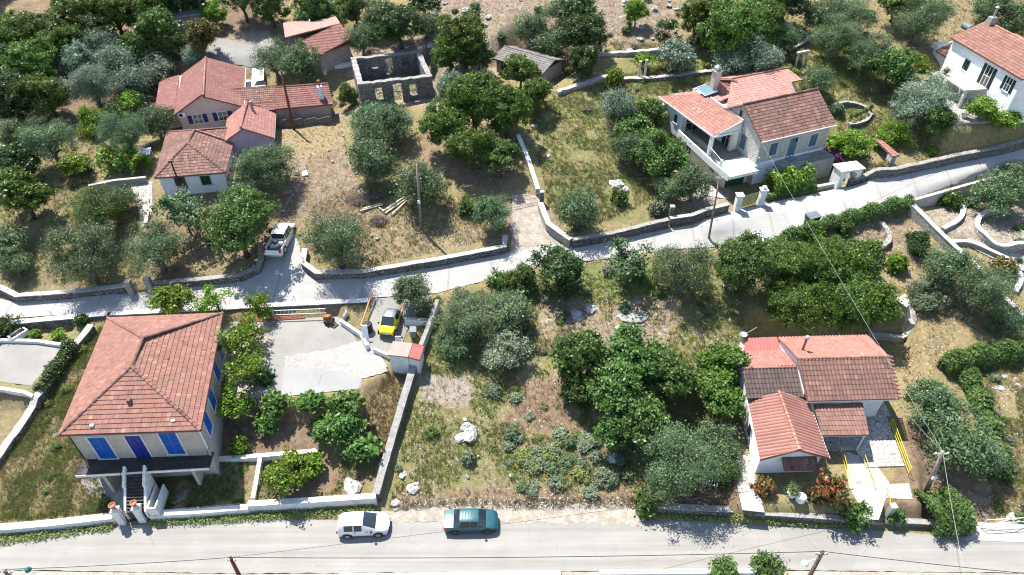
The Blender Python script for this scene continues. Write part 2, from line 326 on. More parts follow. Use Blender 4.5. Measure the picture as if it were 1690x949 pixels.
# ------------------------------------------------------------------ mesh building
def finish(me, name, mats, parent=None, loc=None, smooth=False):
    for m in (mats if isinstance(mats, (list, tuple)) else [mats]):
        me.materials.append(M[m] if isinstance(m, str) else m)
    if smooth: me.polygons.foreach_set("use_smooth", np.ones(len(me.polygons), bool))
    o = bpy.data.objects.new(name, me); COL.objects.link(o)
    if parent: o.parent = parent
    if loc is not None: o.location = loc
    return o
class MB:
    def __init__(s): s.v, s.f, s.mi, s.t, s.cur, s.ct = [], [], [], [], 0, 0.5
    def face(s, pts, t=None):
        b = len(s.v); s.v.extend([tuple(p) for p in pts]); s.f.append(list(range(b, b + len(pts)))); s.mi.append(s.cur); s.t.append(s.ct if t is None else t)
    def add(s, verts, faces, t=None):
        b = len(s.v); s.v.extend([tuple(p) for p in verts])
        for f in faces: s.f.append([b + i for i in f]); s.mi.append(s.cur); s.t.append(s.ct if t is None else t)
    def box8(s, p):                              # bottom four counter-clockwise, then top four
        s.add(p, [(3, 2, 1, 0), (4, 5, 6, 7), (0, 1, 5, 4), (1, 2, 6, 5), (2, 3, 7, 6), (3, 0, 4, 7)])
    def box(s, x0, x1, y0, y1, z0, z1):
        s.box8([(x0, y0, z0), (x1, y0, z0), (x1, y1, z0), (x0, y1, z0), (x0, y0, z1), (x1, y0, z1), (x1, y1, z1), (x0, y1, z1)])
    def prism(s, poly, z0, z1):
        n = len(poly); g = lambda z, i: z[i] if isinstance(z, (list, tuple)) else z
        a = sum(poly[i][0] * poly[(i + 1) % n][1] - poly[(i + 1) % n][0] * poly[i][1] for i in range(n))
        if a < 0:
            poly = poly[::-1]
            if isinstance(z0, (list, tuple)): z0 = z0[::-1]
            if isinstance(z1, (list, tuple)): z1 = z1[::-1]
        vs = [(p[0], p[1], g(z0, i)) for i, p in enumerate(poly)] + [(p[0], p[1], g(z1, i)) for i, p in enumerate(poly)]
        s.add(vs, [tuple(range(n))[::-1], tuple(range(n, 2 * n))] + [(i, (i + 1) % n, n + (i + 1) % n, n + i) for i in range(n)])
    def slab(s, pts, thick):                     # sloping polygon with thickness downwards
        n = len(pts); lo = [(p[0], p[1], p[2] - thick) for p in pts]
        s.add(list(pts) + lo, [tuple(range(n)), tuple(range(n, 2 * n))[::-1]] + [(i, n + i, n + (i + 1) % n, (i + 1) % n) for i in range(n)])
    def tube(s, path, r, n=6, caps=True):
        path = [Vector(p) for p in path]; rr = r if isinstance(r, (list, tuple)) else [r] * len(path)
        b = len(s.v); up = None
        for i, p in enumerate(path):
            d = (path[min(i + 1, len(path) - 1)] - path[max(i - 1, 0)]).normalized()
            if up is None: up = Vector((0, 0, 1)) if abs(d.z) < 0.9 else Vector((1, 0, 0))
            a = d.cross(up).normalized(); c = a.cross(d).normalized(); up = c
            for k in range(n):
                w = 2 * math.pi * k / n
                s.v.append(tuple(p + a * (rr[i] * math.cos(w)) + c * (rr[i] * math.sin(w))))
        fs = []
        for i in range(len(path) - 1):
            for k in range(n):
                fs.append([b + i * n + k, b + i * n + (k + 1) % n, b + (i + 1) * n + (k + 1) % n, b + (i + 1) * n + k])
        if caps: fs += [[b + k for k in range(n)][::-1], [b + (len(path) - 1) * n + k for k in range(n)]]
        for f in fs: s.f.append(f[::-1]); s.mi.append(s.cur); s.t.append(s.ct)
    def lathe(s, prof, n=14, c=(0, 0, 0)):
        b = len(s.v)
        for r, z in prof:
            for k in range(n):
                w = 2 * math.pi * k / n; s.v.append((c[0] + r * math.cos(w), c[1] + r * math.sin(w), c[2] + z))
        for i in range(len(prof) - 1):
            for k in range(n):
                s.f.append([b + i * n + k, b + i * n + (k + 1) % n, b + (i + 1) * n + (k + 1) % n, b + (i + 1) * n + k]); s.mi.append(s.cur); s.t.append(s.ct)
        for ring, rev in ((0, True), (len(prof) - 1, False)):
            if prof[ring][0] > 1e-4:
                q = [b + ring * n + k for k in range(n)]; s.f.append(q[::-1] if rev else q); s.mi.append(s.cur); s.t.append(s.ct)
    def tiles(s, poly, tw=0.25, th=0.37, amp=0.03, step=0.03, rng=None, lift=0.02, base=0.12, m=4, tv=.2):
        """a convex roof plane laid with tiles: poly[0] -> poly[1] runs along the eave"""
        rng = rng or random.Random(5)
        P3 = [Vector(p) for p in poly]
        u = (P3[1] - P3[0]).normalized()
        far = max(P3[2:], key=lambda p: (p - P3[0]).cross(u).length)
        n = u.cross(far - P3[0]).normalized()
        if n.z < 0: n = -n
        v = n.cross(u)
        if v.z < 0: v = -v
        q = [((p - P3[0]).dot(u), (p - P3[0]).dot(v)) for p in P3]
        pl = [P3[0] + u * a + v * b for a, b in q]
        s.slab([tuple(p - n * 0.005) for p in pl], base)
        umin, umax = min(a for a, b in q), max(a for a, b in q)
        def vr(x):
            vs = []
            for i in range(len(q)):
                (a, b), (c, d) = q[i], q[(i + 1) % len(q)]
                if abs(c - a) < 1e-9: continue
                t = (x - a) / (c - a)
                if -1e-6 <= t <= 1 + 1e-6: vs.append(b + (d - b) * t)
            return (min(vs), max(vs)) if len(vs) > 1 else None
        k0 = 0
        ncol = int(math.ceil((umax - umin) / tw))
        for c in range(ncol):
            xs = [min(umin + (c + i / m) * tw, umax - 1e-4) for i in range(m + 1)]
            xs[0] = max(xs[0], umin + 1e-4)
            rs = [vr(x) for x in xs]
            prof = [amp * math.sin(math.pi * i / m) if amp > 0.035 else amp * (1.0 if i in (1,) else 0.25) for i in range(m + 1)]
            r0 = [r for r in rs if r]
            if not r0: continue
            lo, hi = min(r[0] for r in r0), max(r[1] for r in r0)
            j = int(math.floor(lo / th))
            while j * th < hi:
                tint = min(1, max(0, rng.gauss(0.5, tv)))
                for i in range(m):
                    if not rs[i] or not rs[i + 1]: continue
                    a0, a1 = max(j * th, rs[i][0]), min((j + 1) * th, rs[i][1])
                    b0, b1 = max(j * th, rs[i + 1][0]), min((j + 1) * th, rs[i + 1][1])
                    if a1 - a0 < 1e-3 and b1 - b0 < 1e-3: continue
                    a1, b1 = max(a0, a1), max(b0, b1)
                    def pt(x, y, e): return tuple(P3[0] + u * x + v * y + n * (lift + e + step * ((j + 1) - y / th)))
                    f = [pt(xs[i], a0, prof[i]), pt(xs[i + 1], b0, prof[i + 1]), pt(xs[i + 1], b1, prof[i + 1]), pt(xs[i], a1, prof[i])]
                    s.face(f, tint)
                    s.face([tuple(Vector(f[0]) - n * (step + 0.02)), tuple(Vector(f[1]) - n * (step + 0.02)), f[1], f[0]], tint)
                j += 1
    def ridge(s, a, b, r=0.13, seg=0.42, lift=0.0, rng=None):
        rng = rng or random.Random(3)
        a, b = Vector(a), Vector(b); L = (b - a).length; n = max(1, int(L / seg)); d = (b - a) / n
        side = d.cross(Vector((0, 0, 1))).normalized(); up = side.cross(d).normalized()
        for i in range(n):
            p0, p1 = a + d * i, a + d * (i + 1.08); t = min(1, max(0, rng.gauss(0.5, 0.28)))
            K = 6; v0 = []; v1 = []
            for k in range(K + 1):
                w = math.pi * k / K
                v0.append(p0 + side * (r * 1.12 * math.cos(w)) + up * (r * 1.0 * math.sin(w) - r * 0.25 + lift + 0.02))
                v1.append(p1 + side * (r * 0.9 * math.cos(w)) + up * (r * 0.8 * math.sin(w) - r * 0.25 + lift))
            s.add(v0 + v1, [(k, k + 1, K + 2 + k, K + 1 + k) for k in range(K)] + [tuple(range(K + 1))[::-1]], t)
    def build(s, name, mats, parent=None, loc=None, smooth=False, world=False, zoff=True):
        me = bpy.data.meshes.new(name)
        V = s.v
        if world and parent:                     # world coordinates, parent is turned only round z
            l = parent.location; c, si = math.cos(-parent.rotation_euler.z), math.sin(-parent.rotation_euler.z)
            V = [((x - l.x) * c - (y - l.y) * si, (x - l.x) * si + (y - l.y) * c, z - l.z) for x, y, z in V]
        elif world and loc is not None:
            V = [(x - loc[0], y - loc[1], z - loc[2]) for x, y, z in V]
        elif parent is not None and zoff and parent.get("absz"):
            V = [(x, y, z - parent.location.z) for x, y, z in V]
        me.from_pydata(V, [], s.f)
        me.polygons.foreach_set("material_index", s.mi)
        a = me.attributes.new("tint", 'FLOAT', 'FACE'); a.data.foreach_set("value", s.t)
        me.update()
        return finish(me, name, mats, parent, loc, smooth)
def tag(o, label=None, cat=None, group=None, kind=None):
    if label: o["label"] = label
    if cat: o["category"] = cat
    if group: o["group"] = group
    if kind: o["kind"] = kind
    return o
def empty(name, loc, rz=0.0, label=None, cat=None, group=None):
    o = bpy.data.objects.new(name, None); o.empty_display_size = 0.3
    o.location = loc; o.rotation_euler = (0, 0, rz); COL.objects.link(o)
    return tag(o, label, cat, group)
def norm2(x, y):
    L = math.hypot(x, y) or 1; return x / L, y / L
def resample(pts, step):
    out = [tuple(pts[0])]
    for a, b in zip(pts, pts[1:]):
        L = math.dist(a[:2], b[:2]); n = max(1, int(round(L / step)))
        for i in range(1, n + 1):
            t = i / n; out.append(tuple(a[k] + (b[k] - a[k]) * t for k in range(len(a))))
    return out
def run_mesh(mb, pts, thick, jit=0.0, rng=None):
    """upright strip along pts (x, y, zbottom, ztop) with thickness"""
    rng = rng or random.Random(1)
    n = len(pts); L, R = [], []
    for i in range(n):
        a, b = pts[max(i - 1, 0)], pts[min(i + 1, n - 1)]
        dx, dy = norm2(b[0] - a[0], b[1] - a[1]); w = thick / 2 + rng.uniform(-jit, jit)
        L.append((pts[i][0] - dy * w, pts[i][1] + dx * w)); R.append((pts[i][0] + dy * w, pts[i][1] - dx * w))
    for i in range(n - 1):
        z = lambda k, q: pts[k][q]
        mb.face([(*L[i], z(i, 3)), (*R[i], z(i, 3)), (*R[i + 1], z(i + 1, 3)), (*L[i + 1], z(i + 1, 3))])
        mb.face([(*R[i], z(i, 2)), (*R[i + 1], z(i + 1, 2)), (*R[i + 1], z(i + 1, 3)), (*R[i], z(i, 3))])
        mb.face([(*L[i + 1], z(i + 1, 2)), (*L[i], z(i, 2)), (*L[i], z(i, 3)), (*L[i + 1], z(i + 1, 3))])
    for i, s in ((0, 1), (n - 1, -1)):
        q = [(*L[i], pts[i][2]), (*R[i], pts[i][2]), (*R[i], pts[i][3]), (*L[i], pts[i][3])]
        mb.face(q if s > 0 else q[::-1])
WALL_SEGS = []
def wall(name, label, cat, pix, height, thick, mat, cap=None, nat=False, posts=None, jit=0.03, capw=0.06, post_h=1.0, post_mat='grey_metal', post_lean=0.0, group=None, step=0.6, closed=False, rails=0, soft=False):
    """free-standing or retaining wall: pix follows the middle of its top in the photograph"""
    rng = random.Random(len(label) * 7 + int(pix[0][0]))
    base = [P(a, b, height, nat) for a, b in pix]
    if closed: base.append(base[0])
    for _ in range(2 if soft or name in ('planter_wall', 'field_wall', 'rubble_terrace') else 0):
        q = [base[0]]
        for a, b in zip(base, base[1:]): q += [tuple(a[k] * .75 + b[k] * .25 for k in range(3)), tuple(a[k] * .25 + b[k] * .75 for k in range(3))]
        base = q + [base[-1]]
    pts = resample(base, step)
    out = []
    for i, p in enumerate(pts):
        zt = (float(h0(p[0], p[1])) if nat else hs(p[0], p[1])) + height + rng.uniform(-jit, jit)
        zb = min(hs(p[0] + dx, p[1] + dy) for dx in (-.6, 0, .6) for dy in (-.6, 0, .6)) - 0.3
        out.append((p[0], p[1], zb, zt))
    for a, b in zip(out, out[1:]): WALL_SEGS.append((a[0], a[1], b[0], b[1], thick / 2))
    o0 = (out[0][0], out[0][1], out[0][2] + 0.3)
    root = empty(name, o0, 0, label, cat, group)
    mb = MB(); run_mesh(mb, [(x, y, a, b - (0.07 if cap else 0)) for x, y, a, b in out], thick, jit * 0.6, rng)
    mb.build("masonry", mat, root, world=True)
    if cap:
        mb = MB(); run_mesh(mb, [(x, y, b - 0.068, b + 0.01) for x, y, a, b in out], thick + capw, jit * 0.3, rng)
        mb.build("coping", cap, root, world=True)
    if posts:
        pp = resample(base, posts)
        tops = []
        for i, p in enumerate(pp):
            if i == len(pp) - 1 and closed: break
            z = (float(h0(p[0], p[1])) if nat else hs(p[0], p[1])) + height
            mb = MB(); e = (p[0] + rng.uniform(-.03, .03) + post_lean, p[1] + rng.uniform(-.03, .03), z + post_h)
            mb.tube([(p[0], p[1], z - 0.05), e], 0.022, 5); tops.append(e)
            mb.build("post", post_mat, root, world=True)
        for r in range(rails):
            mb = MB(); mb.tube([(x, y, z - post_h * r / max(rails, 1) - .04) for x, y, z in tops], 0.008, 4); mb.build("wire_strand", post_mat, root, world=True)
    return root
# ------------------------------------------------------------------ house frame: x along the front, y inwards, z absolute
class HF:
    def __init__(s, name, label, cat, o, yaw, zb, group=None):
        s.o, s.yaw, s.zb = o, math.radians(yaw), zb
        s.c, s.s = math.cos(s.yaw), math.sin(s.yaw)
        s.root = empty(name, (o[0], o[1], zb), s.yaw, label, cat, group)
        s.root["absz"] = 1
    def loc(s, p):
        dx, dy = p[0] - s.o[0], p[1] - s.o[1]
        return (dx * s.c + dy * s.s, -dx * s.s + dy * s.c, p[2])
    def pz(s, px, py, z): return s.loc(PZ(px, py, z))
    def w(s, x, y): return (s.o[0] + x * s.c - y * s.s, s.o[1] + x * s.s + y * s.c)
    def build(s, mb, name, mats, parent=None, smooth=False):
        if parent is None: return mb.build(name, mats, s.root, smooth=smooth)
        mb.v = [(x, y, z - s.zb) for x, y, z in mb.v]
        return mb.build(name, mats, parent, smooth=smooth, zoff=False)
    def onwall(s, a, b, px, py):                 # photo point -> (metres along a->b, z) on that wall
        A, B = s.w(*a), s.w(*b); d = ray(px, py)
        tx, ty = norm2(B[0] - A[0], B[1] - A[1]); nx, ny = ty, -tx
        t = (A[0] * nx + A[1] * ny) / (d[0] * nx + d[1] * ny)
        return ((d[0] * t - A[0]) * tx + (d[1] * t - A[1]) * ty, CAMZ + d[2] * t)
def wbox(mb, a, b, s0, s1, z0, z1, d0, d1):      # box on the wall a->b: along s, up z, d outwards
    tx, ty = norm2(b[0] - a[0], b[1] - a[1]); nx, ny = ty, -tx
    q = lambda s, d: (a[0] + tx * s + nx * d, a[1] + ty * s + ny * d)
    c = [q(s0, d1), q(s1, d1), q(s1, d0), q(s0, d0)]
    mb.box8([(*p, z0) for p in c] + [(*p, z1) for p in c])
def window(f, a, b, s, z0, z1, w, kind='shut', col='blue', frame='white_paint', name='window', sill=True, d=0.0):
    """kind: shut (closed louvred leaves), open (leaves folded back beside the glass), glass, door"""
    s0, s1 = s - w / 2, s + w / 2
    mb = MB(); t = 0.09
    wbox(mb, a, b, s0 - t, s0, z0, z1 + t, d + -0.05, d + 0.035); wbox(mb, a, b, s1, s1 + t, z0, z1 + t, d + -0.05, d + 0.035)
    wbox(mb, a, b, s0, s1, z1, z1 + t, d + -0.05, d + 0.033)
    if sill and name == 'window': wbox(mb, a, b, s0 - 0.15, s1 + 0.15, z0 - 0.07, z0, d + -0.05, d + 0.10)
    r = f.build(mb, name, frame)
    if kind in ('shut', 'door'):
        n = 2
        for k in range(n):
            mb = MB(); e0, e1 = s0 + (s1 - s0) * k / n + 0.008, s0 + (s1 - s0) * (k + 1) / n - 0.008
            wbox(mb, a, b, e0, e0 + .07, z0, z1, d + -0.03, d + 0.05); wbox(mb, a, b, e1 - .07, e1, z0, z1, d + -0.03, d + 0.05)
            for zz in (z0, (z0 + z1) / 2 - .04, z1 - .08): wbox(mb, a, b, e0 + .07, e1 - .07, zz, zz + .08, d + -0.03, d + 0.048)
            if kind == 'shut':
                h = z0 + .1
                while h < z1 - .1:
                    wbox(mb, a, b, e0 + .07, e1 - .07, h, h + .035, d + -.02, d + .04); h += .07
                wbox(mb, a, b, e0 + .07, e1 - .07, z0 + .02, z1 - .02, d + -0.03, d + 0.015)
            else: wbox(mb, a, b, e0 + .07, e1 - .07, z0 + .02, z1 - .02, d + -0.03, d + 0.025)
            f.build(mb, 'shutter' if kind == 'shut' else 'door_leaf', col, r)
    else:
        mb = MB(); wbox(mb, a, b, s0, s1, z0, z1, d + -0.04, d + 0.008); f.build(mb, 'pane', 'glass', r)
        mb = MB(); wbox(mb, a, b, s - .03, s + .03, z0, z1, d + 0.008, d + 0.03); wbox(mb, a, b, s0, s - .03, (z0 + z1) / 2 - .025, (z0 + z1) / 2 + .025, d + 0.008, d + 0.028)
        wbox(mb, a, b, s + .03, s1, (z0 + z1) / 2 - .025, (z0 + z1) / 2 + .025, d + 0.008, d + 0.028)
        f.build(mb, 'glazing_bar', frame, r)
        if kind == 'open':
            for e0, e1 in ((s0 - t - w / 2, s0 - t - .01), (s1 + t + .01, s1 + t + w / 2)):
                mb = MB(); wbox(mb, a, b, e0, e1, z0, z1, d + 0.0, d + 0.05)
                h = z0 + .08
                while h < z1 - .08:
                    wbox(mb, a, b, e0 + .05, e1 - .05, h, h + .03, d + .05, d + .07); h += .08
                f.build(mb, 'shutter', col, r)
    return r
def gutter(f, a, b, z, r=0.06, mat='grey_metal'):
    mb = MB(); mb.tube([(a[0], a[1], z), (b[0], b[1], z)], r, 8); return f.build(mb, 'gutter', mat)
def rail(mb, pts, h=0.95, gap=0.13, r=0.012, top=0.02):
    """railing along ground points (x, y, z)"""
    mb.tube([(x, y, z + h) for x, y, z in pts], top, 5); mb.tube([(x, y, z + 0.1) for x, y, z in pts], r, 4)
    for p in resample(pts, gap): mb.tube([(p[0], p[1], p[2] + .02), (p[0], p[1], p[2] + h)], r, 4, False)
# ------------------------------------------------------------------ sheets draped on the terrain (roads, yards)
def along(pts, t):
    d = [0]
    for a, b in zip(pts, pts[1:]): d.append(d[-1] + math.dist(a[:2], b[:2]))
    x = t * d[-1]
    for i in range(len(pts) - 1):
        if x <= d[i + 1] or i == len(pts) - 2:
            k = (x - d[i]) / ((d[i + 1] - d[i]) or 1); return tuple(pts[i][j] + (pts[i + 1][j] - pts[i][j]) * k for j in range(2))
SHEETS = []
def sheet(name, A, B, off, mat, res=0.5, zfix=None, wob=0.0):
    SHEETS.append([p[:2] for p in A] + [p[:2] for p in B][::-1])
    LA = sum(math.dist(a, b) for a, b in zip([p[:2] for p in A], [p[:2] for p in A[1:]]))
    n = max(2, int(LA / res)); m = max(2, int(math.dist(along(A, .5), along(B, .5)) / res))
    V, Fc = [], []; rng = random.Random(n)
    for i in range(n + 1):
        a, b = along(A, i / n), along(B, i / n)
        wa, wb = rng.uniform(-wob, wob), rng.uniform(-wob, wob)
        for j in range(m + 1):
            t = j / m; x, y = a[0] + (b[0] - a[0]) * t, a[1] + (b[1] - a[1]) * t
            if j == 0: y += wa
            if j == m: y += wb
            V.append((x, y, (hs(x, y) if zfix is None else zfix) + off))
    for i in range(n):
        for j in range(m):
            k = i * (m + 1) + j; Fc.append((k, k + m + 1, k + m + 2, k + 1))
    me = bpy.data.meshes.new(name); me.from_pydata(V, [], Fc)
    nz = me.polygons[0].normal.z if len(me.polygons) else 1
    if nz < 0: me.flip_normals()
    o = finish(me, name, mat, smooth=True); o["kind"] = "structure"
    return o
# ------------------------------------------------------------------ foliage
def leaf_object(name, pts, nrm, a, b, tint, mat, parent=None, loc=None, link=True):
    N = len(pts); rng = np.random.default_rng(N)
    nrm = nrm / (np.linalg.norm(nrm, axis=1, keepdims=True) + 1e-9)
    r = rng.normal(size=(N, 3)); t1 = np.cross(nrm, r); t1 /= np.linalg.norm(t1, axis=1, keepdims=True) + 1e-9
    t2 = np.cross(nrm, t1)
    a = a[:, None]; b = b[:, None]
    V = np.stack([pts - t1 * a, pts - t2 * b + t1 * a * .15, pts + t1 * a, pts + t2 * b + t1 * a * .15], 1).reshape(-1, 3)
    me = bpy.data.meshes.new(name)
    me.vertices.add(4 * N); me.vertices.foreach_set("co", V.astype(np.float32).ravel())
    me.loops.add(4 * N); me.loops.foreach_set("vertex_index", np.arange(4 * N, dtype=np.int32))
    me.polygons.add(N); me.polygons.foreach_set("loop_start", np.arange(0, 4 * N, 4, dtype=np.int32))
    at = me.attributes.new("tint", 'FLOAT', 'FACE'); at.data.foreach_set("value", tint.astype(np.float32))
    me.update(calc_edges=True); me.validate()
    if not link: me.materials.append(mat if not isinstance(mat, str) else LEAF[mat]); return me
    return finish(me, name, LEAF[mat] if isinstance(mat, str) else mat, parent, loc)
def crown_cloud(seed, N, lobes, leaf, cz=1.2, rz=0.78, airy=0.10, nclump=150, drop=0.0, flat=1.0, asp=0.45, lobe_r=(0.30, 0.48), under=0.25, spread=1.0):
    """leaf positions for a unit crown (radius 1, centre height cz): lobes > clumps > leaves"""
    rng = np.random.default_rng(seed)
    C, Rl = [], []
    for i in range(lobes):
        w = 2 * math.pi * (i * 0.618 + rng.uniform(-.08, .08)); q = math.sqrt((i + .6) / lobes) * rng.uniform(.72, 1.16)
        zz = rng.uniform(-.8, 1.0) * math.sqrt(max(0.05, 1 - q * q * .75))
        lr = rng.uniform(*lobe_r)
        k = (1 - lr * .85) * q * spread
        C.append((k * math.cos(w), k * math.sin(w), zz * (1 - lr * .6) * rz)); Rl.append(lr)
    C = np.array(C); Rl = np.array(Rl)
    li = rng.choice(lobes, nclump, p=Rl ** 2 / np.sum(Rl ** 2))
    d = rng.normal(size=(nclump, 3)); d[:, 2] += under; d /= np.linalg.norm(d, axis=1, keepdims=True)
    rad = Rl[li] * np.where(rng.random(nclump) < .14, rng.uniform(1.1, 1.5, nclump), rng.uniform(.68, 1.10, nclump))
    cl = C[li] + d * rad[:, None] * np.array([1, 1, 0.85])
    # keep clumps that are not buried deep inside another lobe
    dist = np.linalg.norm(cl[:, None, :] - C[None], axis=2) / Rl[None]
    keep = dist.min(1) > .55
    cl, d = cl[keep], d[keep]
    ctint = np.clip(rng.normal(.46, .17, len(cl)), 0, 1)
    ci = rng.integers(0, len(cl), N)
    sp = airy * rng.uniform(.6, 1.5, len(cl))
    off = rng.normal(size=(N, 3)) * sp[ci][:, None] * np.array([1, 1, .8])
    p = cl[ci] + off
    p[:, 2] -= drop * np.maximum(0, np.hypot(p[:, 0], p[:, 1]) - .5)
    p[:, 2] = p[:, 2] * flat + cz
    p[:, 2] = np.maximum(p[:, 2], 0.04)
    nr = d[ci] * .8 + rng.normal(size=(N, 3)) * .75; nr[:, 2] += .25
    tint = np.clip(ctint[ci] + rng.normal(0, .23, N), 0, 1)
    a = leaf * rng.uniform(.6, 1.35, N)
    return p, nr, a, a * asp, tint, cl
def trunk_mesh(seed, cl, cz, r=0.07, limbs=7, mat='bark', fork=0.45):
    rng = random.Random(seed); mb = MB()
    top = (rng.uniform(-.06, .06), rng.uniform(-.06, .06), cz * fork)
    mb.tube([(0, 0, -0.12), (rng.uniform(-.03, .03), 0, cz * fork * .5), top], [r * 1.35, r, r * .9], 7)
    if len(cl):
        for k in range(limbs):
            e = cl[rng.randrange(len(cl))]; q = .93 if k % 2 else .8; e = (e[0] * q, e[1] * q, e[2] * q + cz)
            m1 = tuple(top[i] + (e[i] - top[i]) * .45 + rng.uniform(-.06, .06) + (0.05 if i == 2 else 0) for i in range(3))
            mb.tube([(top[0], top[1], top[2] - .05), m1, e], [r * .62, r * .4, r * .1], 5)
    me_o = mb.build("trunk", mat, smooth=True); me = me_o.data; bpy.data.objects.remove(me_o); return me
PROTO = {}
CZ = {'bush': .48, 'olive': .97, 'silver': .97, 'fig': .95, 'dense': .80}
KIND = {   # crown shape by tree kind and size class: leaves, lobes, leaf length in metres, ...
 'olive': dict(lobes=15, airy=.115, nclump=190, rz=.74, under=.35, lobe_r=(.20, .46), leaf=.105, asp=.40),
 'silver': dict(lobes=17, airy=.12, nclump=190, rz=.70, under=.4, lobe_r=(.20, .44), leaf=.115, asp=.40),
 'oak': dict(lobes=20, airy=.075, nclump=260, rz=.86, under=.3, lobe_r=(.19, .42), leaf=.125, asp=.6),
 'dense': dict(lobes=26, airy=.085, nclump=420, rz=.70, under=.45, lobe_r=(.22, .42), leaf=.115, asp=.5, cz=.80),
 'dark': dict(lobes=16, airy=.07, nclump=240, rz=.95, under=.3, lobe_r=(.2, .44), leaf=.115, asp=.6),
 'fig': dict(lobes=15, airy=.12, nclump=100, rz=.62, under=.5, lobe_r=(.18, .40), leaf=.15, asp=.7),
 'pine': dict(lobes=14, airy=.10, nclump=160, rz=.55, under=.6, lobe_r=(.28, .42), leaf=.13, asp=.35),
 'bush': dict(lobes=12, airy=.10, nclump=130, rz=.72, under=.55, lobe_r=(.30, .46), leaf=.11, asp=.5, cz=.48),
 'thin': dict(lobes=11, airy=.11, nclump=46, rz=.9, under=.3, lobe_r=(.2, .42), leaf=.14, asp=.6),
}
def proto(kind, size, var):
    key = (kind, size, var)
    if key not in PROTO:
        k = dict(KIND[kind]); R = {0: 0.9, 1: 2.2, 2: 3.6, 3: 5.2}[size]
        leaf = k.pop('leaf'); cz = k.pop('cz', CZ.get(kind, 1.12))
        N = int({0: 1700, 1: 9500, 2: 18000, 3: 28000}[size] * (0.22 if kind == 'thin' else 0.5 if kind == 'fig' else 1.5 if kind == 'dense' else 1.1))
        k['nclump'] = int(k['nclump'] * {0: .5, 1: .9, 2: 1.3, 3: 1.9}[size]); k['airy'] *= {0: 1.4, 1: 1.05, 2: .85, 3: .72}[size]
        if size >= 2: k['lobes'] = int(k['lobes'] * 1.3)
        seed = hash((len(kind) * 131 + ord(kind[0]) * 17 + size * 7 + var * 1009)) % 99991
        p, nr, a, b, t, cl = crown_cloud(seed, N, leaf=leaf / R, cz=cz, **k)
        crown = leaf_object("crown", p, nr, a, b, t, 'olive', link=False)
        tr = None if kind == 'bush' else trunk_mesh(seed, cl - np.array([0, 0, 0]), cz, {'olive': .085, 'thin': .035}.get(kind, .065), {'thin': 14, 'fig': 14, 'olive': 13, 'silver': 12}.get(kind, 9), 'grey_bark' if kind in ('olive', 'silver', 'fig') else 'bark')
        PROTO[key] = (crown, tr, cz)
    return PROTO[key]
TREE_N = [0]
def place_tree(kind, leafs, px, py, r_px, label, name=None, cat='tree', squash=1.0, wide=1.0, group=None, at=None, R=None):
    """crown centre at the photo point, crown half-width in photo pixels"""
    TREE_N[0] += 1; i = TREE_N[0]
    if at is None:
        r_px *= .95; q = P(px, py, 2.0); R = r_px / mpp(q)
        cz = CZ.get(kind, 1.12)
        q = P(px, py, R * cz * squash); R = r_px / mpp((q[0], q[1], q[2])); q = P(px, py, R * cz * squash)
        x, y = q[0], q[1]
    else: x, y = at
    size = 0 if R < 1.35 else 1 if R < 2.7 else 2 if R < 4.3 else 3
    crown, tr, cz = proto(kind, size, (i * 7 + i // 3) % 4 if size else i % 2)
    rng = random.Random(i * 31)
    wide *= rng.uniform(.9, 1.12); squash *= rng.uniform(.92, 1.1); rz = rng.uniform(0, 6.28); loc = (x, y, hs(x, y) - 0.05)
    if kind == 'bush':
        o = bpy.data.objects.new(name or 'shrub', crown); COL.objects.link(o); o.location = loc; o.rotation_euler = (0, 0, rz); o.scale = (R * wide, R, R * squash)
        o.material_slots[0].link = 'OBJECT'; o.material_slots[0].material = LEAF[leafs]
        return tag(o, label, 'shrub' if cat == 'tree' else cat, group)
    root = empty(name or 'tree', loc, rz, label, cat, group); root.scale = (R * wide, R, R * squash)
    c = bpy.data.objects.new("crown", crown); COL.objects.link(c); c.parent = root
    c.material_slots[0].link = 'OBJECT'; c.material_slots[0].material = LEAF[leafs]
    t = bpy.data.objects.new("trunk", tr); COL.objects.link(t); t.parent = root
    return root
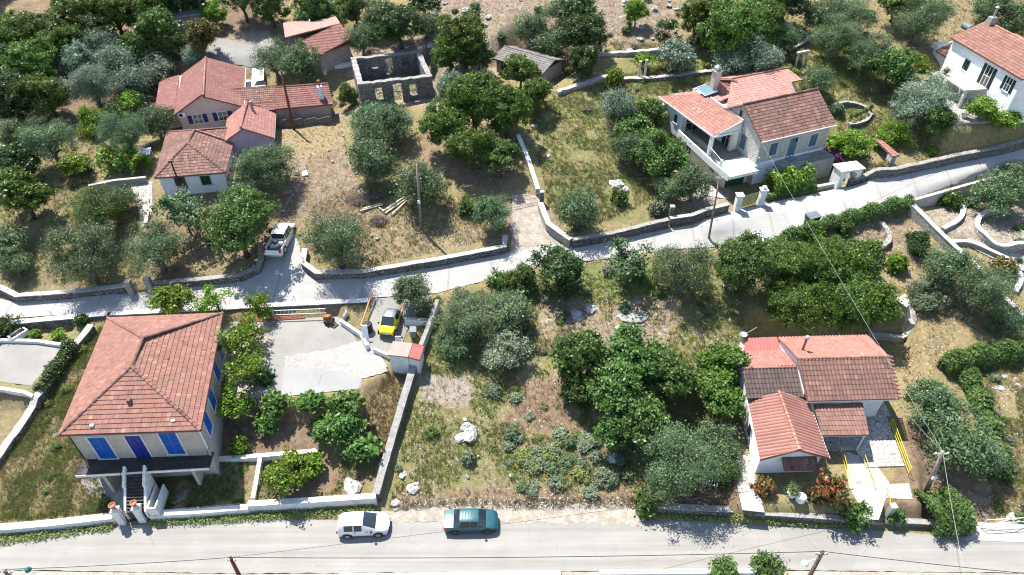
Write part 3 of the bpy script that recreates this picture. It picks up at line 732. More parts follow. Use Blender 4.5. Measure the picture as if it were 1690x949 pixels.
def hedge(name, label, cat, pix, width, height, leafs, dens=260, leaf=.09, nat=False, group=None, top=True, lumpy=.25, stuff=None):
    base = resample([P(a, b, height * .6, nat)[:2] for a, b in pix], .35); rng = np.random.default_rng(int(pix[0][0]) + len(pix))
    B = np.array(base); L = sum(math.dist(a, b) for a, b in zip(base, base[1:]))
    N = int(L * (width + 2 * height) * dens); i = rng.integers(0, len(B), N)
    lump = 1 + lumpy * np.sin(np.arange(len(B)) * .9 + rng.uniform(0, 6)) * rng.uniform(.4, 1, len(B))
    th = rng.uniform(0, math.pi, N); q = rng.uniform(.75, 1.05, N)
    d = np.roll(B, -1, 0) - B; d[-1] = d[-2]; d /= np.linalg.norm(d, axis=1, keepdims=True) + 1e-9
    side = np.stack([-d[:, 1], d[:, 0]], 1)
    off = np.cos(th) * width / 2 * q * lump[i]; up = np.abs(np.sin(th)) ** .6 * height * q * lump[i]
    xy = B[i] + side[i] * off[:, None] + rng.normal(size=(N, 2)) * .10
    z0 = np.array([hs(*b) for b in base])[i]
    p = np.stack([xy[:, 0], xy[:, 1], z0 + np.maximum(up + rng.normal(0, .05, N), .02)], 1)
    nr = np.stack([side[i][:, 0] * np.cos(th), side[i][:, 1] * np.cos(th), np.sin(th) + .2], 1) + rng.normal(size=(N, 3)) * .6
    cl = rng.normal(.45, .16, len(B) * 6); tint = np.clip(cl[(i * 6 + (th * 1.9).astype(int)) % len(cl)] + rng.normal(0, .16, N), 0, 1)
    a = leaf * rng.uniform(.7, 1.3, N)
    l = (base[0][0], base[0][1], hs(*base[0])); p -= np.array(l)
    o = leaf_object(name, p, nr, a, a * .55, tint, leafs, loc=l)
    return tag(o, label, cat, group)
# ------------------------------------------------------------------ ground sheet
def axis(lo, hi, d, far):
    a = list(np.arange(lo, hi + 1e-6, d)); s = d
    while a[-1] < far: s *= 1.35; a.append(a[-1] + s)
    b = []; s = d; x = lo
    while x > -far if lo < 0 else x > -far: s *= 1.35; x -= s; b.append(x)
    return np.array(b[::-1] + a)
AX, AY = axis(-92, 92, 0.42, 900), axis(14, 132, 0.42, 900)
GXX, GYY = np.meshgrid(AX, AY, indexing='ij')
def grid_h(x, y):
    fx, fy = np.clip((x + 110) / GS, 0, len(GX) - 1.001), np.clip((y + 10) / GS, 0, len(GY) - 1.001)
    i, j = fx.astype(int), fy.astype(int); a, b = fx - i, fy - j
    g = (_H[i, j] * (1 - a) + _H[i + 1, j] * a) * (1 - b) + (_H[i, j + 1] * (1 - a) + _H[i + 1, j + 1] * a) * b
    inside = (x > -109) & (x < 109) & (y > -9) & (y < 149)
    return np.where(inside, g, h0(x, y))
GZZ = grid_h(GXX, GYY)
def vnoise(x, y, s, seed):
    r = np.random.default_rng(seed); n = 512; t = r.uniform(-1, 1, (n, n))
    fx, fy = x / s + 1000.3, y / s + 1000.7; i, j = np.floor(fx).astype(int), np.floor(fy).astype(int); a, b = fx - i, fy - j
    a = a * a * (3 - 2 * a); b = b * b * (3 - 2 * b); g = lambda p, q: t[p % n, q % n]
    return (g(i, j) * (1 - a) + g(i + 1, j) * a) * (1 - b) + (g(i, j + 1) * (1 - a) + g(i + 1, j + 1) * a) * b
# ground cover patches: what grows or lies where (green growth, bare soil, pale dust and stones)
MASK = {k: np.zeros(GXX.shape) for k in ('green', 'soil', 'pale')}
def patch(pix, soft=1.5, **kw):
    poly = [P(a, b)[:2] for a, b in pix]
    sd = poly_sd(GXX, GYY, poly) + vnoise(GXX, GYY, 2.2, 7) * soft * .6
    w = np.clip(.5 - sd / soft, 0, 1)
    for k in MASK: MASK[k] = MASK[k] * (1 - w) + kw.get(k, 0.0) * w
MASK['green'] += .38; MASK['soil'] += .15; MASK['pale'] += .12
patch([(0, 0), (470, 0), (430, 100), (300, 120), (100, 250), (0, 260)], 3, green=.1, soil=.85, pale=.15)
patch([(0, 230), (240, 230), (240, 480), (0, 480)], 3, green=.45, soil=.45, pale=.15)
patch([(230, 320), (460, 250), (440, 440), (240, 470)], 2, green=.25, soil=.55, pale=.15)
patch([(360, 70), (500, 40), (470, 110), (380, 110)], 2, green=.05, soil=.4, pale=.7)
patch([(680, -20), (1135, -20), (1135, 90), (900, 120), (700, 90)], 4, green=.12, soil=.62, pale=.40)
patch([(1135, -20), (1690, -20), (1690, 60), (1300, 70)], 4, green=.3, soil=.35, pale=.3)
patch([(560, 80), (830, 70), (830, 200), (560, 190)], 3, green=.1, soil=.45, pale=.55)
patch([(460, 205), (560, 185), (600, 330), (510, 345), (495, 395), (448, 395), (470, 300)], 1.5, green=.05, soil=.66, pale=.36)
patch([(465, 215), (545, 192), (560, 245), (470, 260)], 1.5, green=.15, soil=.2, pale=.25)
patch([(510, 330), (650, 340), (640, 400), (510, 420)], 1.5, green=.15, soil=.75, pale=.2)
patch([(600, 350), (835, 330), (835, 405), (610, 440)], 1.5, green=.22, soil=.30, pale=.30)
patch([(680, 220), (850, 220), (850, 320), (700, 300)], 2, green=.25, soil=.6, pale=.2)
patch([(838, 305), (900, 320), (940, 392), (890, 415), (840, 420)], 1, green=.03, soil=.55, pale=.55)
patch([(870, 170), (1100, 110), (1110, 330), (950, 385), (905, 340), (865, 230)], 2, green=.52, soil=.06, pale=.08)
patch([(1000, 90), (1350, 90), (1690, 110), (1690, 250), (1380, 260), (1100, 200)], 3, green=.56, soil=.05, pale=.08)
patch([(1110, 265), (1190, 275), (1210, 330), (1130, 345)], 1, green=.1, soil=.2, pale=.8)
patch([(640, 500), (1240, 440), (1240, 600), (1060, 830), (640, 830)], 3, green=.54, soil=.26, pale=.24)
patch([(940, 440), (1090, 430), (1090, 505), (960, 500)], 1.5, green=.85, soil=.1, pale=.1)
patch([(885, 500), (1120, 500), (1090, 590), (900, 590)], 1.5, green=.16, soil=.50, pale=.45)
patch([(860, 620), (980, 610), (940, 720), (820, 700)], 1.5, green=.10, soil=.75, pale=.15)
patch([(695, 625), (775, 615), (780, 660), (700, 665)], 1.2, green=.1, soil=.2, pale=.85)
patch([(650, 815), (1050, 800), (1050, 842), (640, 845)], 1.0, green=.18, soil=.60, pale=.30)
patch([(650, 836), (1060, 829), (1060, 870), (640, 870)], .6, green=.02, soil=.30, pale=.9)
patch([(-60, 640), (130, 540), (170, 530), (140, 760), (190, 870), (-60, 890)], 1.5, green=.50, soil=.10, pale=.14)
patch([(-40, 640), (60, 650), (30, 720), (-40, 760)], 1, green=.35, soil=.45, pale=.3)
patch([(250, 770), (420, 740), (410, 850), (240, 860)], 1.0, green=.45, soil=.25, pale=.2)
patch([(370, 665), (520, 680), (520, 745), (340, 760)], 1.0, green=.05, soil=1.0, pale=.0)
patch([(420, 745), (640, 745), (620, 820), (415, 830)], 1.0, green=.30, soil=.60, pale=.1)
patch([(600, 625), (680, 600), (640, 760), (600, 745)], 1.0, green=.12, soil=.15, pale=.15)
patch([(1060, 770), (1235, 770), (1240, 840), (1060, 835)], 1.0, green=.08, soil=.95, pale=.05)
patch([(1480, 560), (1560, 500), (1620, 530), (1560, 600), (1490, 650)], 1.5, green=.10, soil=.22, pale=.25)
patch([(1270, 375), (1500, 340), (1530, 420), (1500, 470), (1440, 430), (1300, 440)], 1.5, green=.14, soil=.45, pale=.40)
patch([(1510, 340), (1690, 300), (1690, 470), (1620, 430)], 1.5, green=.12, soil=.35, pale=.70)
patch([(1590, 590), (1720, 600), (1720, 860), (1640, 850)], 2, green=.34, soil=.20, pale=.25)
patch([(1490, 700), (1560, 690), (1660, 850), (1440, 850)], 1.2, green=.1, soil=.8, pale=.12)
patch([(1440, 800), (1510, 805), (1510, 850), (1440, 850)], .6, green=.05, soil=1.0, pale=.1)
bump = .09 * vnoise(GXX, GYY, 1.3, 1) + .16 * vnoise(GXX, GYY, 4.5, 2)
HARD = []                                        # places kept smooth: roads and paved yards
def smooth_zone(pix, grow=0.6): HARD.append((PP(pix), grow))
ROAD_UP = PP([(-60, 497), (0, 494), (30, 499), (100, 492), (225, 484), (330, 473), (405, 462), (440, 448), (500, 446), (520, 463), (600, 458), (835, 417), (905, 404), (945, 404), (1170, 361), (1215, 347), (1290, 331), (1400, 308), (1560, 270), (1700, 243), (1800, 218)])
ROAD_DN = PP([(-60, 531), (0, 527), (170, 516), (370, 511), (610, 492), (720, 484), (888, 441), (962, 432), (1003, 427), (1100, 412), (1200, 408), (1285, 400), (1330, 378), (1500, 337), (1640, 297), (1720, 278), (1800, 252)])
for poly, g in [(ROAD_UP + ROAD_DN[::-1], .7), (PP([(430, 446), (450, 385), (495, 385), (505, 446)]), .5), (PP([(612, 496), (715, 490), (665, 540), (660, 592), (595, 592), (612, 520)]), .5), ([PZ(a, b, 3.3)[:2] for a, b in [(370, 533), (600, 540), (645, 600), (590, 668), (372, 668)]], .6),
                ([(-300, 10), (300, 10), (300, 28.0), (-300, 28.0)], .6), (frame_poly(STONE_O, STONE_YAW, [(-8, -4.6), (11, -4.2), (11, 12), (-8, 12)]), 1), ([PZ(a, b, 1.5)[:2] for a, b in [(1222, 838), (1222, 640), (1235, 552), (1490, 556), (1512, 838)]], .5)]:
    w = np.clip(poly_sd(GXX, GYY, [p[:2] for p in poly]) / g, 0, 1); bump = bump * w
far = np.clip((np.hypot(GXX, GYY - 60) - 200) / 300, 0, 1); bump = bump * (1 - far)
GZ2 = GZZ + bump
nx, ny = GXX.shape
V = np.stack([GXX, GYY, GZ2], -1).reshape(-1, 3)
ii, jj = np.meshgrid(np.arange(nx - 1), np.arange(ny - 1), indexing='ij'); k0 = (ii * ny + jj).ravel()
F4 = np.stack([k0, k0 + ny, k0 + ny + 1, k0 + 1], 1).astype(np.int32)
me = bpy.data.meshes.new("ground")
me.vertices.add(len(V)); me.vertices.foreach_set("co", V.astype(np.float32).ravel())
me.loops.add(F4.size); me.loops.foreach_set("vertex_index", F4.ravel())
me.polygons.add(len(F4)); me.polygons.foreach_set("loop_start", np.arange(0, F4.size, 4, dtype=np.int32))
me.update(calc_edges=True)
for k in MASK:
    a = me.attributes.new(k, 'FLOAT', 'POINT'); a.data.foreach_set("value", MASK[k].astype(np.float32).ravel())
k = NT("ground_cover"); p = k.pos()
n1, n2, n3 = k.noise(p, .55, 6, .62), k.noise(p, 2.2, 6, .68), k.noise(p, 9, 5, .7)
mixn = k.math('ADD', k.math('MULTIPLY', n1, .45), k.math('ADD', k.math('MULTIPLY', n2, .35), k.math('MULTIPLY', n3, .2)))
dry = k.ramp(k.noise(p, 3.2, 6, .7), [(.3, (.155, .113, .053)), (.5, (.235, .182, .092)), (.72, (.32, .265, .155))])
grn = k.ramp(k.noise(p, 2.4, 6, .7), [(.3, (.082, .105, .030)), (.52, (.140, .160, .052)), (.75, (.215, .21, .092))])
soi = k.ramp(k.noise(p, 1.8, 6, .65), [(.3, (.105, .070, .044)), (.52, (.185, .13, .085)), (.75, (.265, .20, .14))])
pal = k.ramp(k.noise(p, 4.5, 6, .7), [(.3, (.19, .155, .12)), (.52, (.28, .24, .195)), (.7, (.37, .34, .30))])
def msk(name, n, w=.09):
    s = k.math('ADD', k.attr(name), k.math('MULTIPLY', k.math('SUBTRACT', n, .5), 2.4))
    return k.fr(s, .5 - w, .5 + w)
c = k.mix(msk('green', mixn, .22), dry, grn)
c = k.mix(msk('soil', k.math('ADD', k.math('MULTIPLY', k.noise(p, .9, 5, .6), .6), k.math('MULTIPLY', k.noise(p, 5, 4, .7), .4)), .16), c, soi)
c = k.mix(msk('pale', k.math('ADD', k.math('MULTIPLY', k.noise(p, 1.3, 5, .6), .5), k.math('MULTIPLY', k.noise(p, 7.5, 4, .7), .5)), .15), c, pal)
c = k.mix(k.math('MULTIPLY', k.fr(k.noise(p, 22, 3, .7), .5, .72), .3), c, (.09, .075, .035))
k.color(c); k.rough(.95); k.bump(k.math('ADD', n3, k.math('MULTIPLY', k.noise(p, 26, 3), .6)), .12, .8)
g_ob = finish(me, "ground", k.m, smooth=True); g_ob["kind"] = "structure"
# ------------------------------------------------------------------ roads and paved ground
def road_mat(name, c1, c2, c3, patchy=.25, joints=None, streak=.0):
    k = NT(name); p = k.pos()
    c = k.ramp(k.noise(p, .35, 6, .6), [(.35, c1), (.65, c2)])
    mp = k.n("ShaderNodeMapping"); k.l(p, mp.inputs[0]); mp.inputs["Scale"].default_value = (.12, 1.1, 1)
    c = k.mix(k.math('MULTIPLY', k.fr(k.noise(mp.outputs[0], 1.0, 5, .6), .45, .75), patchy), c, c3)
    c = k.mix(k.math('MULTIPLY', k.fr(k.noise(p, 3.5, 6, .7), .56, .75), .35), c, tuple(v * .7 for v in c1))
    c = k.mix(k.math('MULTIPLY', k.fr(k.noise(p, 30, 2, .6), .45, .8), .30), c, tuple(v * .62 for v in c1))
    if streak:
        m2 = k.n("ShaderNodeMapping"); k.l(p, m2.inputs[0]); m2.inputs["Scale"].default_value = (.035, 1.7, 1); m2.inputs["Rotation"].default_value = (0, 0, .015)
        c = k.mix(k.math('MULTIPLY', k.fr(k.noise(m2.outputs[0], 1.0, 4, .6), .42, .68), streak), c, tuple(v * .74 for v in c1))
        pt = k.vor(p, .16, 'F1', "Color", 1.0); sp = k.n("ShaderNodeSeparateColor"); k.l(pt, sp.inputs[0])
        c = k.mix(k.math('MULTIPLY', k.fr(sp.outputs[0], .78, .80), .22), c, tuple(v * .7 for v in c1))
    cr = k.vor(p, .28, 'DISTANCE_TO_EDGE')
    c = k.mix(k.math('MULTIPLY', k.math('SUBTRACT', 1.0, k.fr(cr, .002, .006)), k.math('MULTIPLY', k.fr(k.noise(p, .5, 3), .5, .6), .35)), c, (.10, .095, .085))
    if joints:
        w = k.n("ShaderNodeTexWave"); w.wave_type = 'BANDS'; w.bands_direction = 'X'; k.l(p, w.inputs[0]); w.inputs["Scale"].default_value = joints; w.inputs["Distortion"].default_value = .3
        c = k.mix(k.math('MULTIPLY', k.fr(w.outputs["Fac"], .985, 1.0), .35), c, (.16, .15, .135))
    k.color(c); k.rough(.9); k.bump(k.noise(p, 30, 3), .012)
    return k.m
M['asphalt'] = road_mat("sun_bleached_asphalt", (.222, .212, .193), (.26, .25, .23), (.297, .287, .266), .45, None, .55)
M['conc_road'] = road_mat("pale_concrete_lane", (.285, .278, .262), (.335, .328, .312), (.37, .362, .345), .35, .075)
M['yard'] = road_mat("cracked_concrete_yard", (.185, .178, .163), (.235, .228, .211), (.29, .281, .263), .3)
M['yard2'] = road_mat("grey_screed", (.225, .225, .22), (.262, .26, .252), (.20, .195, .185), .3)
M['gravel'] = pmat("white_gravel", (.245, .236, .218), (.33, .32, .30), 5, (.185, .176, .16), bump=.05, bscale=14)
k = NT("thin_gravel_over_concrete"); p = k.pos()
k.color(k.mix(k.fr(k.noise(p, 2.6, 7, .75), .44, .60), k.ramp(k.noise(p, .8, 5), [(.35, (.22, .212, .198)), (.65, (.27, .262, .245))]), (.285, .277, .26))); k.rough(.9); k.bump(k.noise(p, 14, 3), .04); M['gravel_thin'] = k.m
M['verge'] = pmat("dusty_gravel_verge", (.23, .195, .155), (.34, .305, .26), 1.4, (.165, .13, .095), bump=.03, bscale=16)
k = NT("crazy_paving"); p = k.pos(); ed = k.vor(p, 2.5, 'DISTANCE_TO_EDGE'); cell = k.n("ShaderNodeSeparateColor"); k.l(k.vor(p, 2.5, 'F1', "Color"), cell.inputs[0])
c = k.ramp(cell.outputs[0], [(0, (.33, .305, .265)), (.5, (.42, .395, .355)), (1, (.48, .46, .425))]); c = k.mix(k.fr(k.noise(p, 6, 5), .5, .75), c, (.30, .275, .24))
k.color(k.mix(k.fr(ed, .018, .04), (.10, .095, .085), c)); k.rough(.8); k.bump(k.fr(ed, 0, .06), .02); M['crazy'] = k.m
k = NT("pale_crazy_paving"); p = k.pos(); ed = k.vor(p, 2.3, 'DISTANCE_TO_EDGE')
c = k.ramp(k.noise(p, 3.0, 5), [(.35, (.32, .30, .265)), (.65, (.41, .39, .355))]); k.color(k.mix(k.fr(ed, .02, .045), (.20, .185, .16), c)); k.rough(.85); M['crazy_pale'] = k.m

def lower_edge(pts): return [PZ(a, b, 0)[:2] for a, b in pts]
sheet("road", lower_edge([(-700, 925), (0, 896), (60, 886), (120, 874), (200, 868), (410, 857), (640, 853), (850, 853), (1040, 854), (1250, 863), (1430, 875), (1690, 893), (2400, 940)]),
      lower_edge([(-700, 945), (0, 941), (400, 947), (850, 944), (1250, 941), (1690, 946), (2400, 985)]), .035, 'asphalt', .6, zfix=0, wob=.05)
sheet("pavement", lower_edge([(-700, 946), (0, 942), (400, 948), (850, 945), (1250, 942), (1690, 947), (2400, 986)]), lower_edge([(-700, 1100), (0, 1100), (400, 1100), (850, 1100), (1250, 1100), (1690, 1100), (2400, 1100)]), .03, 'verge', .8, zfix=0)
sheet("road_shoulder", lower_edge([(628, 846), (720, 842), (850, 837), (960, 833), (1055, 840)]), lower_edge([(628, 864), (720, 864), (850, 864), (960, 864), (1055, 866)]), .025, 'verge', .4, wob=.18)
sheet("concrete_lane", ROAD_UP, ROAD_DN, .045, 'conc_road', .45, wob=.04)
sheet("lane_apron", PP([(452, 388), (440, 420), (432, 447), (405, 466)]), PP([(490, 388), (497, 420), (502, 447), (524, 467)]), .052, 'conc_road', .4, wob=.08)
sheet("driveway", PP([(618, 493), (612, 515), (606, 545), (598, 585)]), PP([(712, 488), (690, 515), (672, 545), (655, 592)]), .05, 'yard', .35)
sheet("concrete_yard", [PZ(a, b, 3.3)[:2] for a, b in [(368, 526), (372, 600), (372, 665)]], [PZ(a, b, 3.3)[:2] for a, b in [(566, 517), (602, 592), (596, 640)]], .03, 'yard', .4, zfix=3.3)
sheet("screed_patch", PP([(468, 605), (465, 655)]), PP([(600, 612), (592, 642)]), .042, 'yard2', .4, wob=.05)
sheet("gravel_patch", PP([(470, 588), (540, 578), (600, 560), (625, 578)]), PP([(470, 606), (545, 612), (600, 626), (640, 614)]), .046, 'gravel_thin', .3, wob=.1)
sheet("gravel_patch", PP([(574, 592), (596, 568), (622, 580)]), PP([(580, 604), (602, 618), (640, 606)]), .052, 'gravel', .3, wob=.06)
sheet("concrete_yard", [PZ(a, b, 3.2)[:2] for a, b in [(-80, 575), (20, 568), (108, 568)]], [PZ(a, b, 3.2)[:2] for a, b in [(-80, 622), (0, 630), (52, 637)]], .03, 'yard', .4)
sheet("paved_path", PP([(345, 60), (420, 75), (500, 60)]), PP([(345, 100), (420, 112), (500, 84)]), .05, 'yard', .5, wob=.1)
sheet("paved_path", PP([(330, 480), (345, 455)]), PP([(345, 480), (360, 455)]), .04, 'verge', .4)
sheet("gate_track", PP([(845, 322), (846, 370), (842, 424)]), PP([(890, 320), (905, 365), (925, 402)]), .03, 'verge', .4, wob=.25)
# ------------------------------------------------------------------ blue-shuttered house with the hipped roof
RNG = random.Random(11)
A = PZ(97, 718, 7.0)
f = HF("blue_shutter_house", "beige house with a salmon hipped roof and cobalt blue shutters above the bottom road", "house", A, 4.0, 1.2)
FL, FR, BR, BL = f.pz(97, 718, 7.0), f.pz(331, 710, 7.0), f.pz(368, 517, 7.0), f.pz(178, 525, 7.0)
R1, R2 = f.pz(217, 605, 8.95), f.pz(236, 558, 9.1)
def shrink(q, d):
    cx, cy = sum(p[0] for p in q) / 4, sum(p[1] for p in q) / 4; out = []
    for p in q:
        out.append((p[0] + (d if p[0] < cx else -d), p[1] + (d if p[1] < cy else -d)))
    return out
w = shrink([FL, FR, BR, BL], .38)
mb = MB(); mb.prism(w, 0.2, 6.96); f.build(mb, "wall", 'beige_wall')
rf = MB()
for pl in ([FL, FR, R1], [FR, BR, R2, R1], [BR, BL, R2], [BL, FL, R1, R2]): rf.tiles(pl, .24, .37, .025, .05, RNG, tv=.17)
roof = f.build(rf, "roof", 'roof_salmon')
mb = MB()
for a, b in ((R1, FL), (R1, FR), (R2, BR), (R2, BL), (R1, R2)): mb.ridge(b, a, .14, .42, .05, RNG)
f.build(mb, "ridge_tiles", 'ridge_salmon', roof)
mb = MB()
for px, py in ((190, 600), (276, 592), (212, 660)):
    q = f.pz(px, py, 8.2); mb.box(q[0] - .13, q[0] + .13, q[1] - .13, q[1] + .16, q[2] - .4, q[2] + .05); 
f.build(mb, "roof_vent", 'ridge_salmon', roof)
mb = MB()
for px, py in ((152, 703), (286, 695)): q = f.pz(px, py, 7.3); mb.box(q[0] - .14, q[0] + .14, q[1] - .1, q[1] + .1, q[2] - .1, q[2] + .12)
f.build(mb, "glass_roof_tile", 'white_paint', roof)
for a, b in ((FL, FR), (FR, BR), (BL, FL)): gutter(f, a, b, 6.92, .07, 'ridge_salmon')
a, b = w[0], w[1]
for (xt, yt), (xb, yb), wd, kd, cl in (((160, 721.5), (178, 756), 1.30, 'shut', 'blue'), ((275, 714), (292.6, 748.5), 1.30, 'shut', 'blue')):
    s1, z1 = f.onwall(a, b, xt, yt); s0, z0 = f.onwall(a, b, xb, yb)
    window(f, a, b, (s0 + s1) / 2, z0, min(z1, 6.6), wd, kd, cl)
s1, z1 = f.onwall(a, b, 217.6, 719); s0, z0 = f.onwall(a, b, 235.4, 750)
window(f, a, b, (s0 + s1) / 2, 3.42, min(z1, 6.6), 1.15, 'door', 'door_blue', name='door')
a, b = w[1], w[2]
for s in (1.8, 4.3, 7.4, 9.9): window(f, a, b, s, 4.2, 6.2, 1.1, 'shut', 'blue')
a, b = w[3], w[0]
for s in (3.0, 8.6): window(f, a, b, s, 4.2, 6.2, 1.1, 'shut', 'blue')
# raised terrace with steps, side walls and railing
mb = MB(); x0, x1 = w[0][0] - .2, w[1][0] + .15; yf = w[0][1] - 1.45
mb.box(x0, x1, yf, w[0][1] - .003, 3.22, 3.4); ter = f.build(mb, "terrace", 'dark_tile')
mb = MB(); mb.box(x0, x1, yf - .06, yf - .002, 3.18, 3.42); f.build(mb, "terrace_edge", 'white_paint', ter)
mb = MB(); mb.box(x0 + 1.6, x0 + 1.85, yf + .25, w[0][1], 0.2, 3.2); f.build(mb, "terrace_pier", 'beige_wall', ter)
mb = MB(); mb.box(x1 - 1.6, x1 - 1.35, yf + .25, w[1][1], 0.2, 3.2); f.build(mb, "terrace_pier", 'beige_wall', ter)
mb = MB(); rail(mb, [(x0 + .03, w[0][1], 3.4), (x0 + .03, yf + .03, 3.4), (3.0, yf + .03, 3.4)], .9); f.build(mb, "railing", 'black_metal', ter)
mb = MB(); rail(mb, [(6.3, yf + .03, 3.4), (x1 - .05, yf + .03, 3.4), (x1 - .05, w[1][1], 3.4)], .9); f.build(mb, "railing", 'black_metal', ter)
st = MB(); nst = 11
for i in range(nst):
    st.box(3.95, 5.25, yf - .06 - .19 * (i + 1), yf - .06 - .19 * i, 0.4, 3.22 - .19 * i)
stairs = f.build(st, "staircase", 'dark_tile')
for xs in (3.75, 5.253):
    mb = MB(); y1 = yf - .06 - .19 * nst
    mb.prism([(xs, yf + .25), (xs + .19, yf + .25), (xs + .19, yf - .9), (xs, yf - .9)], 0.4, [3.85, 3.85, 2.9, 2.9]); mb.prism([(xs, yf - .903), (xs + .19, yf - .903), (xs + .19, y1), (xs, y1)], .4, [2.55, 2.55, 1.3, 1.3])
    f.build(mb, "stair_parapet", 'white_paint', stairs)
mb = MB(); mb.tube([(3.8, yf - .2, 4.0), (3.8, y1, 2.2)], .02, 5); mb.tube([(3.8, y1, 1.2), (3.8, y1, 2.2)], .02, 5); f.build(mb, "handrail", 'black_metal', stairs)
mb = MB()
for i, (ex, ey) in enumerate(((5.62, 0), (6.25, 0))): pass
mb.box(5.56, 5.68, yf - 2.2, yf - .1, .5, 1.75); mb.box(6.15, 6.27, yf - 2.2, yf - .1, .5, 1.75); mb.box(5.683, 6.147, yf - 2.2, yf - 2.08, .5, 1.7); f.build(mb, "planter_wall", 'white_paint')
mb = MB(); q = f.pz(345, 585, 6.9); mb.tube([(q[0] - .45, q[1], 6.95), (q[0] + .1, q[1], 6.95), (q[0] + .45, q[1] + .1, 7.35)], .03, 6); mb.lathe([(.05, .0), (.32, .10), (.34, .13), (.05, .03)], 12, (q[0] - .5, q[1], 7.0)); f.build(mb, "antenna_dish", 'white_metal')
mb = MB(); mb.tube([(w[1][0] + .05, w[1][1] - .05, 6.8), (w[1][0] + .05, w[1][1] - .05, 3.0)], .05, 6); f.build(mb, "downpipe", 'white_metal')
mb = MB(); mb.tube([(w[0][0] - .05, w[0][1] - .05, 6.8), (w[0][0] - .05, w[0][1] - .05, 2.0)], .04, 6); f.build(mb, "downpipe", 'black_metal')
VILLA = f; VW = w

# ------------------------------------------------------------------ front hipped house of the left-hand cluster
f = HF("hipped_tile_house", "white house with a weathered brown hipped roof and a black stove pipe, among olives", "house", PZ(255, 294, 10.3), 9.0, 8.0)
ez = 10.3
FL, FR, BR, BL = (0, 0, ez), (7.2, 0, ez), (7.0, 10.4, ez), (-1.0, 10.4, ez)
AP, AB = (3.05, 4.0, 12.0), (3.2, 6.9, 12.0)
w = [(.3, .3), (6.9, .3), (6.7, 10.1), (-.7, 10.1)]
mb = MB(); mb.prism(w, 6.0, ez - .03); f.build(mb, "wall", 'white_wall')
rf = MB()
for pl in ([FL, FR, AP], [FR, BR, AB, AP], [BR, BL, AB], [BL, FL, AP, AB]): rf.tiles(pl, .24, .38, .035, .035, RNG)
roof = f.build(rf, "roof", 'roof_old')
mb = MB()
for a, b in ((AP, FL), (AP, FR), (AB, BR), (AB, BL), (AP, AB)): mb.ridge(b, a, .13, .42, .05, RNG)
f.build(mb, "ridge_tiles", 'ridge_salmon', roof)
a, b = w[0], w[1]
s, z = f.onwall(a, b, 300, 306); window(f, a, b, s, 8.85, 9.95, .95, 'glass', frame='brown_wood')
s, z = f.onwall(a, b, 341, 301); window(f, a, b, s, 8.85, 9.95, 1.0, 'shut', 'green')
mb = MB(); mb.tube([(2.3, .15, 9.6), (2.3, -.2, 9.75), (2.3, -.25, 12.2)], .08, 8); mb.tube([(2.05, -.25, 12.25), (2.55, -.25, 12.25)], .1, 8); f.build(mb, "stove_pipe", 'black_metal')
mb = MB(); mb.box(6.92, 8.3, .8, 5.6, 6.0, 9.0); f.build(mb, "side_room", 'lilac_wall')
mb = MB(); mb.slab([(6.95, .6, 9.1), (8.45, .6, 9.02), (8.45, 5.6, 9.02), (6.95, 5.6, 9.1)], .08); f.build(mb, "side_room_roof", 'red_plastic')

# ------------------------------------------------------------------ salmon gabled wing of the cluster
f2 = HF("orange_gable_house", "small lilac-walled house with an orange gable roof, beside the hipped brown roof", "house", PZ(255, 294, 10.3), 9.0, 8.0)
f = f2
ez = 10.6; rz = 12.25
mb = MB(); mb.prism([(6.3, 6.35), (11.2, 6.9), (10.6, 13.3), (5.7, 12.7)], 6.0, ez - .05); mb.prism([(6.3, 6.35), (11.2, 6.9), (8.3, 6.58)], ez - .05, [ez - .05, ez - .05, rz - .1]); f.build(mb, "wall", 'lilac_wall')
rf = MB()
RB, RF = (8.2, 12.6, rz), (8.35, 6.2, rz)
rf.tiles([(11.55, 6.6, ez - .1), (11.0, 13.6, ez - .1), RB, RF], .24, .38, .03, .03, RNG)
rf.tiles([(5.6, 12.3, ez), (6.1, 6.1, ez), RF, RB], .24, .38, .03, .03, RNG)
rf.tiles([(11.0, 13.6, ez - .1), (5.6, 12.3, ez), RB], .24, .38, .03, .03, RNG)
roof = f.build(rf, "roof", 'roof_orange')
mb = MB(); mb.ridge(RF, RB, .12, .42, .05, RNG); f.build(mb, "ridge_tiles", 'ridge_orange', roof)
mb = MB(); mb.ridge((6.6, 6.4, ez + .05), (3.3, 7.0, 12.0), .12, .42, .05, RNG); f.build(mb, "valley_tiles", 'ridge_orange', roof)
mb = MB(); q = (8.9, 11.5); mb.tube([(q[0], q[1], 11.6), (q[0], q[1], 12.9)], .17, 10); ch = f.build(mb, "chimney", 'concrete', roof)
gutter(f, (11.6, 6.6), (11.05, 13.6), 10.42, .07, 'grey_metal')

# ------------------------------------------------------------------ pink gabled house
f = HF("pink_gable_house", "pink house with a broad dusky red gable roof and dark blue shutters below its gable", "house", PZ(288, 187, 11.5), 16.0, 9.0)
ez = 11.5; PK, PKB = (3.75, -.35, 13.4), (3.4, 11.6, 13.4)
mb = MB(); g = [(.3, .1), (7.4, .1), (7.4, 11.2), (-.3, 11.2)]
mb.prism(g, 7.0, ez); mb.prism([(.3, .1), (7.4, .1), (3.75, .103)], ez, [ez, ez, 13.3]); mb.prism([(.3, .1), (7.4, .1), (7.4, .35), (3.75, .35), (.3, .35)], ez, [ez, ez, ez, 13.2, ez])
mb.prism([(-2.3, 1.8), (.28, 1.8), (.28, 11.2), (-2.5, 11.2)], 7.0, 10.9); f.build(mb, "wall", 'pink_wall')
rf = MB()
rf.tiles([(7.85, -.35, ez - .05), (7.85, 11.6, ez - .05), PKB, PK], .25, .38, .022, .028, RNG)
